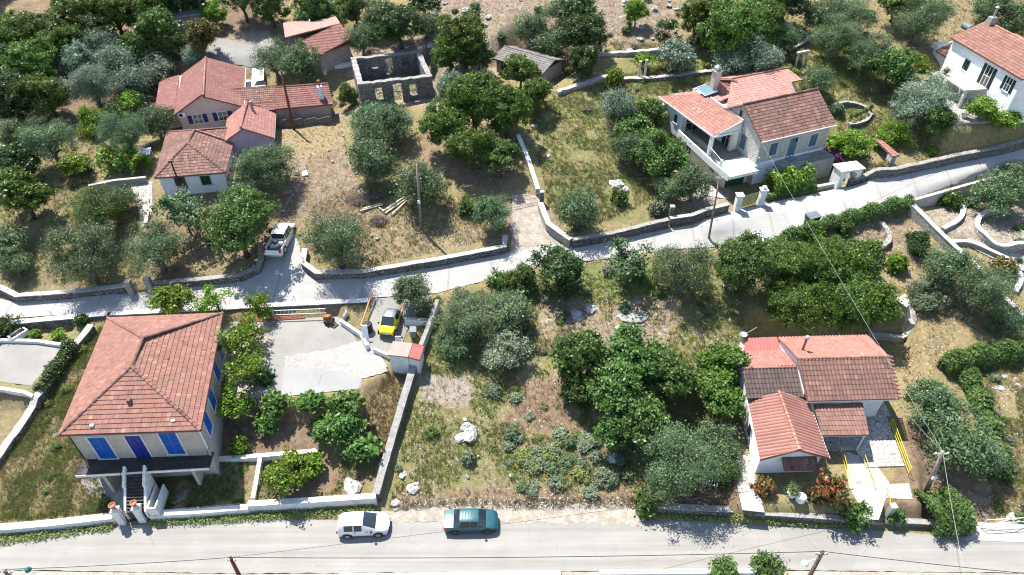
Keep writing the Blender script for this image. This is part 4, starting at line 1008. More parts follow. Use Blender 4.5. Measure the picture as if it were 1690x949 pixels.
rf.tiles([(-.35, 11.6, ez - .2), (-.05, -.35, ez - .05), PK, PKB], .25, .38, .022, .028, RNG)
rf.tiles([(-2.9, 11.6, 11.0), (-2.55, 1.4, 11.0), (-.15, 1.4, 11.55), (-.35, 11.6, 11.45)], .25, .38, .022, .028, RNG)
roof = f.build(rf, "roof", 'roof_dusky')
mb = MB(); mb.ridge(PK, PKB, .13, .42, .05, RNG); f.build(mb, "ridge_tiles", 'ridge_orange', roof)
a, b = g[0], g[1]
s, z = f.onwall(a, b, 327, 197); window(f, a, b, s, 9.9, 10.95, 1.0, 'open', 'navy')
s, z = f.onwall(a, b, 368, 192); window(f, a, b, s, 9.9, 10.95, 1.0, 'open', 'navy')
s, z = f.onwall(a, b, 300, 188); mb = MB(); wbox(mb, a, b, s - .4, s + .4, z - .28, z + .28, .05, .36); ac = f.build(mb, "air_conditioner", 'white_metal')
mb = MB(); 
tx, ty = norm2(b[0] - a[0], b[1] - a[1])
mb.tube([(a[0] + tx * (s - .08) + ty * .361, a[1] + ty * (s - .08) - tx * .361, z), (a[0] + tx * (s - .08) + ty * .375, a[1] + ty * (s - .08) - tx * .375, z)], .22, 14); f.build(mb, "fan_grille", 'black_plastic', ac)
mb = MB(); mb.tube([(-.5, .3, 10.6), (-.7, .2, 12.4)], .02, 5); mb.tube([(-1.0, .1, 12.3), (-.3, .3, 12.35)], .015, 4); mb.tube([(-.95, .1, 12.0), (-.4, .25, 12.05)], .015, 4); f.build(mb, "antenna", 'grey_metal')
gutter(f, (7.9, -.35), (7.9, 11.6), 11.42, .07, 'white_metal'); 

# ------------------------------------------------------------------ long low annex
f = HF("low_tiled_annex", "long low annex with brown and red tiles and a white chimney beside the red-brown pole", "annex", PZ(410, 172, 11.0), 10.0, 8.6)
mb = MB(); mb.prism([(-1.2, -1.4), (9.7, -1.55), (9.5, 1.7), (-1.2, 2.2)], 7.0, 10.85); f.build(mb, "wall", 'tan_wall')
rf = MB(); rf.tiles([(-2.6, -.4, 11.25), (3.3, -.4, 11.25), (3.3, 2.2, 12.1), (-1.8, 2.2, 12.1)], .25, .36, .05, .04, RNG); f.build(rf, "roof", 'roof_old')
rf = MB(); rf.tiles([(3.35, -1.85, 10.95), (10.2, -1.7, 10.95), (9.7, 1.6, 12.2), (3.35, 1.6, 12.2)], .25, .36, .035, .04, RNG); rf.tiles([(-.3, -2.0, 10.85), (3.33, -1.9, 10.9), (3.33, -.42, 11.2), (-.3, -.42, 11.2)], .25, .36, .035, .04, RNG); r2 = f.build(rf, "roof", 'roof_dusky')
mb = MB(); mb.ridge((-1.8, 2.2, 12.1), (3.3, 2.2, 12.1), .12, .4, .05, RNG); mb.ridge((3.4, 1.6, 12.2), (9.7, 1.6, 12.2), .12, .4, .05, RNG); f.build(mb, "ridge_tiles", 'ridge_salmon', r2)
mb = MB(); mb.box(8.55, 9.15, -.9, -.3, 11.0, 12.9); ch = f.build(mb, "chimney", 'white_paint', r2)
mb = MB(); mb.tube([(8.85, -.6, 12.9), (8.85, -.6, 13.6)], .11, 8); mb.lathe([(.2, 0), (.22, .06), (.05, .2)], 10, (8.85, -.6, 13.55)); f.build(mb, "chimney_pot", 'rust', ch)
mb = MB(); gate_n = 11
for i in range(gate_n):
    x = 3.4 + i * .57; mb.box(x, x + .53, -2.55, -2.47, 7.6, 9.7 + .12 * math.sin(i * 2.1))
f.build(mb, "plank_screen", 'plank_wood')
mb = MB(); mb.box(-2.0, 1.0, 3.4, 11.0, 9.6, 9.9); o = f.build(mb, "flat_roof_deck", 'white_paint')
mb = MB(); mb.slab([(-.6, 8.2, 10.5), (.9, 8.2, 10.5), (.9, 10.2, 11.3), (-.6, 10.2, 11.3)], .06); mb.tube([(-.5, 10.4, 11.2), (.8, 10.4, 11.2)], .22, 10); f.build(mb, "solar_heater", 'solar')

# ------------------------------------------------------------------ tan house with the pink roof at the top
f = HF("pink_roof_house", "tan house with a two-tone pink roof, left of the stone ruin", "house", PZ(525, 88, 14.2), 20.0, 11.4)
ez, rz = 14.1, 15.3
RL, RR = (-3.5, 3.9, rz), (4.1, 6.8, rz)
mb = MB(); mb.prism([(.15, .2), (4.4, 2.3), (4.4, 10.4), (-3.0, 10.4), (-3.3, 3.2)], 10, ez - .1); mb.prism([(.15, .2), (4.4, 2.3), (4.05, 6.5)], ez - .1, [ez - .1, ez - .1, rz - .15]); f.build(mb, "wall", 'tan_wall')
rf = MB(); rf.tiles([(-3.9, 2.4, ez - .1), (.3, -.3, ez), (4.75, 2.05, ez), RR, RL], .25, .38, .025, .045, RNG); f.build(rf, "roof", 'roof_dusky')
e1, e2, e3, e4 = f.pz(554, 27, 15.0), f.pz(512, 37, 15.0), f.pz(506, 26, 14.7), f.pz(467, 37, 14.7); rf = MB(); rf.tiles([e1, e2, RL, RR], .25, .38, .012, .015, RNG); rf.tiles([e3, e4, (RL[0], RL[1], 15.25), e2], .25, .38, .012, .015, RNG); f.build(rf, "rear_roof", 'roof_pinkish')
mb = MB(); mb.tube([(e2[0], e2[1], 15.1), (e3[0], e3[1], 14.85)], .12, 6); f.build(mb, "parapet", 'white_paint')
gutter(f, (.3, -.3), (4.8, 2.05), 14.1, .08, 'terracotta')

# ------------------------------------------------------------------ roofless stone ruin
f = HF("stone_ruin", "roofless grey stone ruin with weeds growing inside its four walls", "ruin", PZ(591, 141, 13.5), 16.0, 10.6)
W_, D_, t = 9.0, 8.6, .62; zt = 13.5; zb = 9.5
fr_mb = MB()
def wall_open(mb, a, b, t, zb, zt, opens):      # thick wall with real openings: (s0, s1, z0, z1)
    L = math.dist(a, b); xs = 0.0
    for s0, s1, z0, z1 in sorted(opens):
        wbox(mb, a, b, xs, s0, zb, zt, -t, 0); wbox(mb, a, b, s0, s1, zb, z0, -t, 0)
        if z1 < zt: wbox(mb, a, b, s0, s1, z1, zt, -t, 0)
        xs = s1
    wbox(mb, a, b, xs, L, zb, zt, -t, 0)
wall_open(fr_mb, (0, 0), (W_, 0), t, zb, zt, [(1.9, 2.8, 11.4, 12.9), (4.1, 5.2, 10.6, 13.2), (6.1, 7.0, 11.4, 12.9)]); f.build(fr_mb, "front_wall", 'ruin_stone')
mb = MB(); wall_open(mb, (W_, D_ + 0), (0, D_), t, zb, zt, [(1.7, 2.6, 12.0, 13.1), (3.6, 4.8, 11.0, 13.2), (5.7, 6.6, 12.0, 13.1)]); f.build(mb, "back_wall", 'ruin_stone')
for a, b in (((0, D_ - t - .003), (0, t + .003)), ((W_, t + .003), (W_, D_ - t - .003))):
    mb = MB(); wall_open(mb, a, b, t, zb, zt, []); f.build(mb, "side_wall", 'ruin_stone')
mb = MB()
for pa, pb in (((-.03, t / 2), (W_ + .03, t / 2)), ((-.03, D_ - t / 2), (W_ + .03, D_ - t / 2)), ((t / 2, t + .05), (t / 2, D_ - t - .05)), ((W_ - t / 2, t + .05), (W_ - t / 2, D_ - t - .05))):
    run_mesh(mb, [(x, y, zt - .05, zt + .06 + RNG.uniform(-.03, .10)) for x, y, _ in resample([(*pa, 0), (*pb, 0)], .45)], t + .03, .05, RNG)
f.build(mb, "wall_coping", 'grey_coping')
RUIN = f

# ------------------------------------------------------------------ grey-roofed stone shed
f = HF("stone_shed", "small stone shed under a lichen grey tile roof, half hidden by the tall oak", "shed", SHED_O, -36.0, 12.2)
mb = MB(); mb.prism([(.2, .2), (7.4, .2), (7.4, 4.4), (.2, 4.4)], 10.5, 13.95); f.build(mb, "wall", 'tan_wall')
rf = MB(); rf.tiles([(-.1, -.2, 13.95), (7.7, -.2, 13.95), (7.7, 2.3, 14.75), (-.1, 2.3, 14.75)], .25, .38, .03, .04, RNG); rf.tiles([(7.7, 4.8, 13.95), (-.1, 4.8, 13.95), (-.1, 2.3, 14.75), (7.7, 2.3, 14.75)], .25, .38, .03, .04, RNG); roof = f.build(rf, "roof", 'roof_grey')
mb = MB(); mb.ridge((-.1, 2.3, 14.75), (7.7, 2.3, 14.75), .12, .42, .05, RNG); f.build(mb, "ridge_tiles", 'roof_grey', roof)
mb = MB(); wbox(mb, (.2, .2), (7.4, .2), .8, 1.7, 12.2, 13.7, -.04, .03); f.build(mb, "door", 'dark_green')

f = HF("white_shed", "small building with a pale grey sheet roof glimpsed between dark trees at the top left", "shed", P(288, 28, 2.3), 25.0, P(288, 28, 2.3)[2] - 2.3)
z = f.zb + 2.2
mb = MB(); mb.box(.1, 4.0, .1, 2.6, f.zb - .6, z); f.build(mb, "wall", 'concrete')
mb = MB(); mb.slab([(-.1, -.2, z + .1), (4.3, -.2, z + .1), (4.3, 2.9, z + .6), (-.1, 2.9, z + .6)], .1); f.build(mb, "roof", 'grey_metal')

# ------------------------------------------------------------------ stone house with balcony
f = HF("stone_balcony_house", "pale stone house with orange tiled roofs and a glass-edged balcony above a green garage door", "house", STONE_O, STONE_YAW, 7.3)
mb = MB(); mb.prism([(0.25, .3), (9.75, .3), (9.75, 7.5), (.25, 7.5)], 5.5, 12.95)
for x in (.25, 9.5): mb.prism([(x, .3), (x + .25, .3), (x + .25, 3.9), (x + .25, 7.5), (x, 7.5), (x, 3.9)], 12.95, [12.95, 12.95, 15.2, 12.95, 12.95, 15.2])
f.build(mb, "stone_wall", 'house_stone')
mb = MB(); wbox(mb, (.25, .3), (9.75, .3), 0.05, 9.45, 5.5, 10.0, 0.0, .03); f.build(mb, "front_render", 'white_wall')
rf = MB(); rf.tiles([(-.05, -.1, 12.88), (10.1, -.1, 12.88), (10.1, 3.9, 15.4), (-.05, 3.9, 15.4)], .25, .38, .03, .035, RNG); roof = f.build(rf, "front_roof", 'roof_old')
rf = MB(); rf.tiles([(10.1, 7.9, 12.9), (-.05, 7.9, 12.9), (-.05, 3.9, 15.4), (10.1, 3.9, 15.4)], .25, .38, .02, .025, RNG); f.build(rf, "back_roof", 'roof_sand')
mb = MB(); mb.ridge((-.05, 3.9, 15.42), (10.1, 3.9, 15.42), .13, .42, .05, RNG); f.build(mb, "ridge_tiles", 'ridge_salmon', roof)
rf = MB(); rf.tiles([(0.15, 6.6, 13.55), (10.0, 6.6, 13.55), (11.7, 11.0, 14.75), (3.8, 11.0, 14.75)], .25, .38, .015, .02, RNG)
rf.tiles([(10.2, 8.7, 14.12), (12.5, 8.7, 14.12), (11.9, 11.0, 14.75), (10.9, 11.0, 14.75)], .25, .38, .015, .02, RNG)
rf.tiles([(12.2, 13.6, 13.9), (3.8, 13.6, 13.9), (3.8, 11.0, 14.75), (12.2, 11.0, 14.75)], .25, .38, .015, .02, RNG); rr = f.build(rf, "rear_roof", 'roof_pinkish')
mb = MB(); mb.ridge((3.8, 11, 14.77), (12.2, 11, 14.77), .11, .42, .05, RNG); f.build(mb, "ridge_tiles", 'ridge_orange', rr)
mb = MB(); mb.prism([(.3, 7.6), (9.7, 7.6), (9.7, 8.9), (12.1, 8.9), (12.1, 13.3), (.3, 13.3)][::1], 6, 13.25); f.build(mb, "rear_wall", 'white_wall')
# left wing with its hipped end
rf = MB(); rf.tiles([(-3.6, 14.4, 12.45), (-3.45, 3.6, 12.45), (.05, 3.5, 13.6), (.1, 9.6, 13.6), (-.4, 11.4, 13.45)], .25, .40, .03, .03, RNG); wr = f.build(rf, "wing_roof", 'roof_orange')
q1, q2, q3, q4, q5, q6 = f.pz(1104, 156, 12.55), f.pz(1146, 147, 13.25), f.pz(1211, 157.5, 13.85), f.pz(1189, 167, 13.65), f.pz(1181, 132, 14.8), f.pz(1216, 133, 14.75)
rf = MB(); rf.tiles([q1, q4, q3, q2], .25, .38, .02, .02, RNG); f.build(rf, "hip_roof", 'roof_pinkish')
rf = MB(); rf.tiles([q2, q3, q5], .25, .38, .03, .035, RNG); rf.tiles([q3, (q3[0] + .02, q3[1] + .02, q3[2]), q6, q5], .25, .38, .03, .035, RNG); f.build(rf, "hip_roof", 'roof_orange')
mb = MB(); mb.ridge(q5, q3, .1, .42, .05, RNG); mb.ridge(q5, q6, .1, .42, .05, RNG); f.build(mb, "ridge_tiles", 'ridge_orange', wr)
mb = MB(); wbox(mb, (-3.6, 14.5), (-3.45, 3.5), 0, 10.9, 12.30, 12.47, .0, .10); wbox(mb, (-3.5, 3.5), (.1, 3.5), 0, 3.6, 12.3, 12.5, 0, .1); mb.prism([(-3.5, 3.52), (.1, 3.5), (.1, 3.6)], 12.5, [12.5, 13.62, 13.62])
mb.prism([(.06, 3.5), (.2, 3.5), (.2, 9.6), (.06, 9.6)], 13.5, 13.78); f.build(mb, "fascia", 'white_paint', wr)
mb = MB(); mb.box(1.2, 2.0, 10.8, 11.5, 13.8, 16.0); ch = f.build(mb, "chimney", 'pink_wall')
mb = MB(); mb.box(1.1, 2.1, 10.7, 11.6, 16.0, 16.12); mb.box(1.25, 1.37, 10.85, 11.45, 16.12, 16.45); mb.box(1.83, 1.95, 10.85, 11.45, 16.12, 16.45); mb.lathe([(.32, 0), (.34, .1), (.1, .3)], 10, (1.6, 11.15, 16.45)); f.build(mb, "chimney_cap", 'grey_metal', ch)
mb = MB(); q = f.pz(1162, 155, 13.4); mb.slab([(q[0] - .7, q[1] - 1.1, 13.75), (q[0] + 1.1, q[1] - 1.0, 13.95), (q[0] + 1.1, q[1] + .9, 14.15), (q[0] - .7, q[1] + .8, 13.95)], .1); sp = f.build(mb, "solar_panel", 'solar')
mb = MB(); z = 13.62
mb.tube([(q[0] - .7, q[1] - 1.1, 13.76), (q[0] + 1.1, q[1] - 1.0, 13.96), (q[0] + 1.1, q[1] + .9, 14.16), (q[0] - .7, q[1] + .8, 13.96), (q[0] - .7, q[1] - 1.1, 13.76)], .05, 5); f.build(mb, "frame", 'white_metal', sp)
# wing walls, lower storey and balcony
mb = MB(); mb.prism([(-3.35, 9.6), (-.2, 9.6), (-.2, 14.1), (-3.5, 14.1)], 9.2, 12.35); mb.prism([(-.35, 3.75), (.2, 3.75), (.2, 9.6), (-.35, 9.6)], 10.0, 13.4); f.build(mb, "wing_wall", 'pale_green_wall')
mb = MB(); mb.prism([(-3.0, .9), (.24, .9), (.24, 14.0), (-3.2, 14.0)], 5.5, 9.75); f.build(mb, "lower_wall", 'cream_wall')
mb = MB(); mb.prism([(-4.2, -.95), (-.35, -1.0), (-.35, 2.1), (-4.05, 2.1)], 9.75, 10.0); mb.prism([(-.35, -.2), (.22, -.2), (.22, 2.1), (-.35, 2.1)], 9.75, 10.0); f.build(mb, "balcony_slab", 'white_paint')
mb = MB(); mb.prism([(-4.05, 2.103), (.22, 2.103), (.22, 9.6), (-3.5, 9.6)], 9.75, 10.005); f.build(mb, "balcony_floor", 'brown_tile')
mb = MB(); mb.prism([(-4.32, -1.0), (-4.2, -1.0), (-4.05, 2.1), (-3.42, 9.6), (-3.62, 9.6), (-4.2, 2.1)], 9.6, 10.32); f.build(mb, "balcony_parapet", 'pale_green_wall')
mb = MB(); mb.prism([(-4.2, -1.04), (-.36, -1.1), (-.36, -1.0), (-4.2, -.953)], 9.7, 10.06); f.build(mb, "slab_edge", 'white_paint')
mb = MB(); mb.prism([(-3.5, 3.7), (-3.15, 3.7), (-3.15, 4.05), (-3.5, 4.05)], 10.0, 12.4); f.build(mb, "column", 'pale_green_wall')
mb = MB(); mb.prism([(-.75, 3.7), (-.4, 3.7), (-.4, 4.05), (-.75, 4.05)], 10.0, 12.5); f.build(mb, "column", 'cream_wall')
mb = MB(); mb.prism([(-4.1, .75), (-3.85, .75), (-3.85, 1.0), (-4.1, 1.0)], 10.0, 11.1); f.build(mb, "column", 'white_paint')
mb = MB(); mb.box8([(-4.0, 1.05, 10.33), (-3.98, 1.05, 10.33), (-3.45, 3.7, 10.33), (-3.47, 3.7, 10.33), (-4.0, 1.05, 11.05), (-3.98, 1.05, 11.05), (-3.45, 3.7, 11.05), (-3.47, 3.7, 11.05)]); g1 = f.build(mb, "balustrade_glass", 'clear')
mb = MB(); mb.tube([(-3.99, 1.05, 11.07), (-3.46, 3.7, 11.07)], .03, 5); f.build(mb, "handrail", 'white_metal', g1)
mb = MB(); mb.box8([(-3.47, 4.1, 10.33), (-3.45, 4.1, 10.33), (-3.25, 9.5, 10.33), (-3.27, 9.5, 10.33), (-3.47, 4.1, 11.05), (-3.45, 4.1, 11.05), (-3.25, 9.5, 11.05), (-3.27, 9.5, 11.05)]); f.build(mb, "balustrade_glass", 'clear')
mb = MB(); mb.box(-.34, .2, -.19, -.17, 10.02, 10.95); mb.box(.19, .21, -.165, .25, 10.02, 10.95); g2 = f.build(mb, "balustrade_glass", 'clear')
mb = MB(); mb.tube([(-.34, -.18, 10.97), (.2, -.18, 10.97), (.2, .28, 10.97)], .025, 5); f.build(mb, "handrail", 'grey_metal', g2)
a, b = (-3.0, .9), (.24, .9); mb = MB(); wbox(mb, a, b, .25, 2.75, 7.2, 9.4, -.03, .04)
f.build(mb, "garage_door", 'green')
a, b = (-3.2, 14.0), (-3.0, .9)
for s in (6.3, 10.9): window(f, a, b, s, 8.2, 9.1, .8, 'glass', frame='white_paint')
a, b = (-3.5, 14.1), (-3.35, 9.6)
for s in (1.2, 3.4): window(f, a, b, s, 10.7, 11.7, .55, 'shut', 'green')
a, b = (.25, 7.5), (.25, .3)
s, z = f.onwall(a, b, 1223, 189); window(f, a, b, s, z - .55, z + .5, .5, 'shut', 'green', frame='house_stone')
s, z = f.onwall(a, b, 1227, 232); window(f, a, b, s, 10.6, 12.2, .85, 'shut', 'slate_blue', frame='house_stone')
a, b = (-.35, 9.6), (-.35, 3.75); window(f, a, b, 2.2, 10.02, 12.1, 1.1, 'door', 'green', name='door'); window(f, a, b, 4.6, 10.02, 12.1, 1.3, 'glass', name='door')
a, b = (-3.35, 9.6), (-.35, 9.6); window(f, a, b, 1.6, 10.02, 12.0, 1.8, 'glass', name='door')
a, b = (.25, .3), (9.75, .3)
for px, py in ((1276, 246), (1342, 231)):
    s, z = f.onwall(a, b, px, py); window(f, a, b, s, z - .75, z + .75, 1.05, 'shut', 'slate_blue')
s, z = f.onwall(a, b, 1307, 243); window(f, a, b, s, z - 1.25, z + 1.2, 1.15, 'door', 'slate_blue', name='door'); DZ = z - 1.25
gutter(f, (-.05, -.15), (10.1, -.15), 12.85, .07, 'white_metal')
mb = MB(); mb.tube([(.2, .15, 12.8), (.2, .15, 7.4)], .05, 6); f.build(mb, "downpipe", 'grey_metal')
mb = MB(); mb.box(3.0, 9.8, -1.6, .26, 6.5, DZ - .02); po = f.build(mb, "porch", 'concrete')
mb = MB(); rail(mb, [(3.1, -1.5, DZ), (4.3, -1.5, DZ)], .9); rail(mb, [(6.0, -1.5, DZ), (9.6, -1.5, DZ)], .9); f.build(mb, "railing", 'black_metal', po)
mb = MB()
for i in range(5): mb.box(4.4, 5.9, -1.6 - .3 * (i + 1), -1.6 - .3 * i - .002, 6.5, DZ - .2 - .2 * i)
f.build(mb, "steps", 'concrete', po)
mb = MB(); mb.tube([(5.0, .22, 12.0), (5.0, .0, 12.15)], .03, 5); mb.lathe([(.1, 0), (.12, .18), (.03, .3)], 8, (5.0, -.03, 11.85)); f.build(mb, "wall_lamp", 'black_metal')
STONE = f

# ------------------------------------------------------------------ white house at the right edge
f = HF("white_house", "tall white house with dark green shutters and an orange-brown roof at the right edge", "house", WHITE_O, WHITE_YAW, 12.8)
mb = MB(); mb.prism([(.05, .3), (11.7, .3), (11.7, 7.2), (.05, 7.2)], 11.0, 17.9)
for x in (.05, 11.45): mb.prism([(x, .3), (x + .25, .3), (x + .25, 3.7), (x + .25, 7.2), (x, 7.2), (x, 3.7)], 17.9, [17.9, 17.9, 19.5, 17.9, 17.9, 19.5])
f.build(mb, "wall", 'white_wall')
rf = MB(); rf.tiles([(-.15, -.05, 17.95), (12.0, -.05, 17.95), (12.0, 3.7, 19.7), (-.15, 3.7, 19.7)], .25, .38, .035, .035, RNG); rf.tiles([(12.0, 7.6, 17.9), (-.15, 7.6, 17.9), (-.15, 3.7, 19.7), (12.0, 3.7, 19.7)], .25, .38, .035, .035, RNG); roof = f.build(rf, "roof", 'roof_salmon')
mb = MB(); mb.ridge((-.15, 3.7, 19.72), (12, 3.7, 19.72), .13, .42, .05, RNG); f.build(mb, "ridge_tiles", 'ridge_orange', roof)
rf = MB(); q = f.pz(1660, 66, 19.3); rf.tiles([(q[0] - 1.8, 2.4, 18.9), (q[0] + 3.5, 2.4, 18.9), (q[0] + 3.5, 3.9, 19.9), (q[0] - .2, 3.9, 19.9)], .25, .38, .03, .03, RNG); f.build(rf, "dormer_roof", 'roof_orange', None)
mb = MB(); mb.box(.4, 1.15, 3.2, 3.95, 18.9, 20.5); ch = f.build(mb, "chimney", 'concrete', roof)
mb = MB(); mb.tube([(.78, 3.58, 20.5), (.78, 3.58, 21.6)], .12, 8); mb.lathe([(.22, 0), (.24, .1), (.08, .25)], 10, (.78, 3.58, 21.5)); f.build(mb, "chimney_pot", 'grey_metal', ch)
a, b = (.05, .3), (11.7, .3)
s, z = f.onwall(a, b, 1595, 107); window(f, a, b, s, z - .6, z + .6, .95, 'shut', 'dark_green')
s, z = f.onwall(a, b, 1629, 125); window(f, a, b, s, z - 1.15, z + 1.1, .95, 'open', 'dark_green', name='door'); BZ = z - 1.17; BS = s
s, z = f.onwall(a, b, 1664, 139); window(f, a, b, s, z - .75, z + .7, .75, 'open', 'dark_green')
s, z = f.onwall(a, b, 1577, 131); window(f, a, b, s, z - .9, z + .7, .85, 'shut', 'green', name='door')
mb = MB(); mb.box(BS - 3.6, BS + .9, -2.4, .29, BZ - .18, BZ); bal = f.build(mb, "balcony", 'cream_wall')
mb = MB(); rail(mb, [(BS - 3.55, .2, BZ), (BS - 3.55, -2.35, BZ), (BS + .85, -2.35, BZ), (BS + .85, .2, BZ)], .75, .14, .008, .012); f.build(mb, "railing", 'grey_metal', bal)
for x in (BS - 3.5, BS + .6):
    mb = MB(); mb.box(x, x + .28, -2.3, -2.0, 11.5, BZ - .18); f.build(mb, "pillar", 'white_paint', bal)
mb = MB(); n = 8
for i in range(n): mb.box(BS - 3.7 - .35 * (i + 1), BS - 3.7 - .35 * i, -1.0, .29, 11.5, BZ - .2 * (i + 1))
st = f.build(mb, "outside_stair", 'white_paint')
mb = MB(); x1 = BS - 3.7 - .35 * n; mb.prism([(BS - 3.7, -1.12), (BS - 3.7, -1.003), (x1, -1.003), (x1, -1.12)], 11.5, [BZ + .5, BZ + .5, BZ - 1.1, BZ - 1.1]); f.build(mb, "stair_parapet", 'white_paint', st)
mb = MB(); mb.box(BS - 4.5, 11.4, -5.0, .28, 11.8, 12.95); f.build(mb, "patio", 'concrete')
# lower wing behind
mb = MB(); mb.prism([(-4.2, 1.8), (.04, 1.8), (.04, 6.5), (-4.2, 6.5)], 11.0, 15.2); f.build(mb, "side_wall", 'white_wall')
rf = MB(); rf.tiles([(-3.2, 1.3, 15.1), (.03, 1.3, 15.1), (.03, 4.6, 16.7), (-3.2, 4.6, 16.7)], .25, .38, .035, .035, RNG); f.build(rf, "side_roof", 'roof_salmon')
mb = MB(); mb.box(-4.4, -3.25, 1.4, 6.5, 15.2, 15.7); tp = f.build(mb, "parapet", 'white_paint')
window(f, (-4.2, 1.8), (.04, 1.8), 2.9, 13.3, 14.3, .8, 'shut', 'dark_green')
mb = MB(); mb.tube([(-4.2, 5.2, 15.6), (-4.2, 5.2, 17.2)], .05, 6); mb.tube([(-4.9, 5.2, 17.5), (-3.5, 5.2, 17.5)], .42, 12); f.build(mb, "water_tank", 'grey_plastic')
WHITE = f

# ------------------------------------------------------------------ bottom right house
f = HF("terracotta_roof_house", "white house with ribbed terracotta roofs, yellow railings and a crazy-paved terrace at bottom right", "house", PZ(1336, 662, 5.0), 2.0, 1.5)
mb = MB(); mb.prism([(-.1, .9), (7.0, .9), (7.0, 6.9), (-.1, 6.9)], .6, 4.95)
for x in (-.1, 6.75): mb.prism([(x, .9), (x + .25, .9), (x + .25, 3.0), (x + .25, 6.9), (x, 6.9), (x, 3.0)], 4.95, [5.1, 5.1, 6.5, 4.95, 4.95, 6.5])
mb.prism([(-4.5, 1.0), (-.103, 1.0), (-.103, 6.0), (-4.3, 6.0)], .6, 4.45); mb.prism([(-5.0, -4.3), (-.25, -4.3), (-.25, .997), (-4.5, .997)], .6, 4.05); mb.prism([(-5.0, -4.3), (-.25, -4.3), (-2.6, -4.297)], 4.05, [4.05, 4.05, 5.05]); mb.prism([(-5.0, -4.29), (-.25, -4.29), (-.25, -4.1), (-2.6, -4.1), (-5, -4.1)], 4.05, [4.05, 4.05, 4.05, 5.0, 4.05]); f.build(mb, "wall", 'white_wall')
def rib(poly, mat, name="roof", tw=.30, th=.42, amp=.085, step=.03, parent=None):
    r = MB(); r.tiles(poly, tw, th, amp, step, RNG, m=6, tv=.14); return f.build(r, name, mat, parent)
RZ = 6.75
ridL, ridR = (-.4, 3.1, RZ), (7.3, 3.1, RZ)
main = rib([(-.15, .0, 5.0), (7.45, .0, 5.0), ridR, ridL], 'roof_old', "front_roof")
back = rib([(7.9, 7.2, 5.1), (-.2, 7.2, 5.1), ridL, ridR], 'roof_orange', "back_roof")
mb = MB(); mb.ridge(ridL, ridR, .13, .4, .06, RNG); f.build(mb, "ridge_tiles", 'ridge_orange', main)
mb = MB()
for k in range(11):
    t = k / 10.5; mb.tube([(7.15, 3.1 - 3.1 * t, RZ - 1.75 * t + .06), (7.62, 3.0 - 3.1 * t, RZ - 1.75 * t - .02)], .09, 6)
f.build(mb, "verge_tiles", 'roof_orange', main)
mb = MB(); mb.box(.0, 5.0, .0, .0001, 0, 0); 
mb = MB(); mb.box(-.15, 7.4, .0, .1, 4.78, 4.9); f.build(mb, "fascia", 'white_paint', main)
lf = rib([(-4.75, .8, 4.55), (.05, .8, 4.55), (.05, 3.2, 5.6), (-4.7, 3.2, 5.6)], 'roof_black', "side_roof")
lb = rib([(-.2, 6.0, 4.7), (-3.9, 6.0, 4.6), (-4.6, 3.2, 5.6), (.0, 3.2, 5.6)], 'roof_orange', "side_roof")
mb = MB(); mb.ridge((-4.7, 3.2, 5.62), (.05, 3.2, 5.62), .12, .4, .05, RNG); f.build(mb, "ridge_tiles", 'ridge_orange', lf)
rib([(-3.6, 6.0, 4.45), (-.1, 6.0, 4.5), (-.1, 7.6, 4.8), (-2.9, 7.6, 4.75)], 'roof_red', "lean_to_roof", .3, 3.0, .04, .0)
mb = MB(); mb.box(-3.4, -.2, 6.05, 7.4, 1.5, 4.4); f.build(mb, "lean_to", 'white_wall')
pr = rib([(-.05, -4.9, 4.1), (.4, .9, 4.1), (-2.3, .9, 5.25), (-2.65, -4.9, 5.25)], 'roof_orange', "porch_roof", .31, 1.2, .10, .012)
rib([(-4.6, .9, 4.1), (-5.4, -4.9, 4.1), (-2.65, -4.9, 5.25), (-2.3, .9, 5.25)], 'roof_orange', "porch_roof", .31, 1.2, .10, .012, None)
mb = MB(); mb.ridge((-2.65, -4.9, 5.27), (-2.3, .9, 5.27), .13, .4, .07, RNG); f.build(mb, "ridge_tiles", 'ridge_orange', pr)
mb = MB(); mb.slab([(-5.47, -4.9, 4.12), (-5.4, -4.9, 4.14), (-4.6, .9, 4.14), (-4.67, .9, 4.12)], .12); mb.slab([(-.02, -4.9, 4.14), (.05, -4.9, 4.12), (.5, .85, 4.12), (.43, .85, 4.14)], .12); f.build(mb, "bargeboard", 'white_paint', pr)
cn = rib([(.4, -2.6, 3.85), (4.15, -2.65, 3.85), (4.6, .1, 4.45), (.55, .1, 4.45)], 'roof_old', "canopy_roof", .27, .42, .05, .03)
mb = MB(); mb.tube([(.5, -2.55, 3.72), (4.1, -2.6, 3.72)], .06, 6); mb.tube([(3.95, -2.5, 3.75), (3.95, -2.5, 1.5)], .05, 6); mb.tube([(.65, -2.5, 3.75), (.65, -2.5, 1.5)], .05, 6); f.build(mb, "canopy_posts", 'white_metal', cn)
a, b = (-5.0, -4.3), (-.25, -4.3); mb = MB(); sx0, z = f.onwall(a, b, 1286, 765); sx1, z2 = f.onwall(a, b, 1341, 765)
aw = MB(); q = lambda s, d, zz: (a[0] + s, a[1] - d, zz)
aw.tiles([q(sx0, .9, 3.1), q(sx1, .9, 3.1), q(sx1, .02, 3.55), q(sx0, .02, 3.55)], .25, .42, .05, .03, RNG, m=4); f.build(aw, "window_awning", 'roof_old')
window(f, a, b, (sx0 + sx1) / 2, 1.9, 3.0, 1.3, 'shut', 'brown_wood')
a, b = (-.1, .9), (7.0, .9); s, z = f.onwall(a, b, 1425, 680)
window(f, a, b, 4.75, 1.55, 3.6, 1.0, 'door', 'slate_blue', name='door'); window(f, a, b, 2.2, 2.2, 3.5, 1.1, 'shut', 'brown_wood')
a, b = (-4.3, 6.0), (-4.5, 1.0); window(f, a, b, 2.6, 2.4, 3.4, .7, 'shut', 'dark_green')
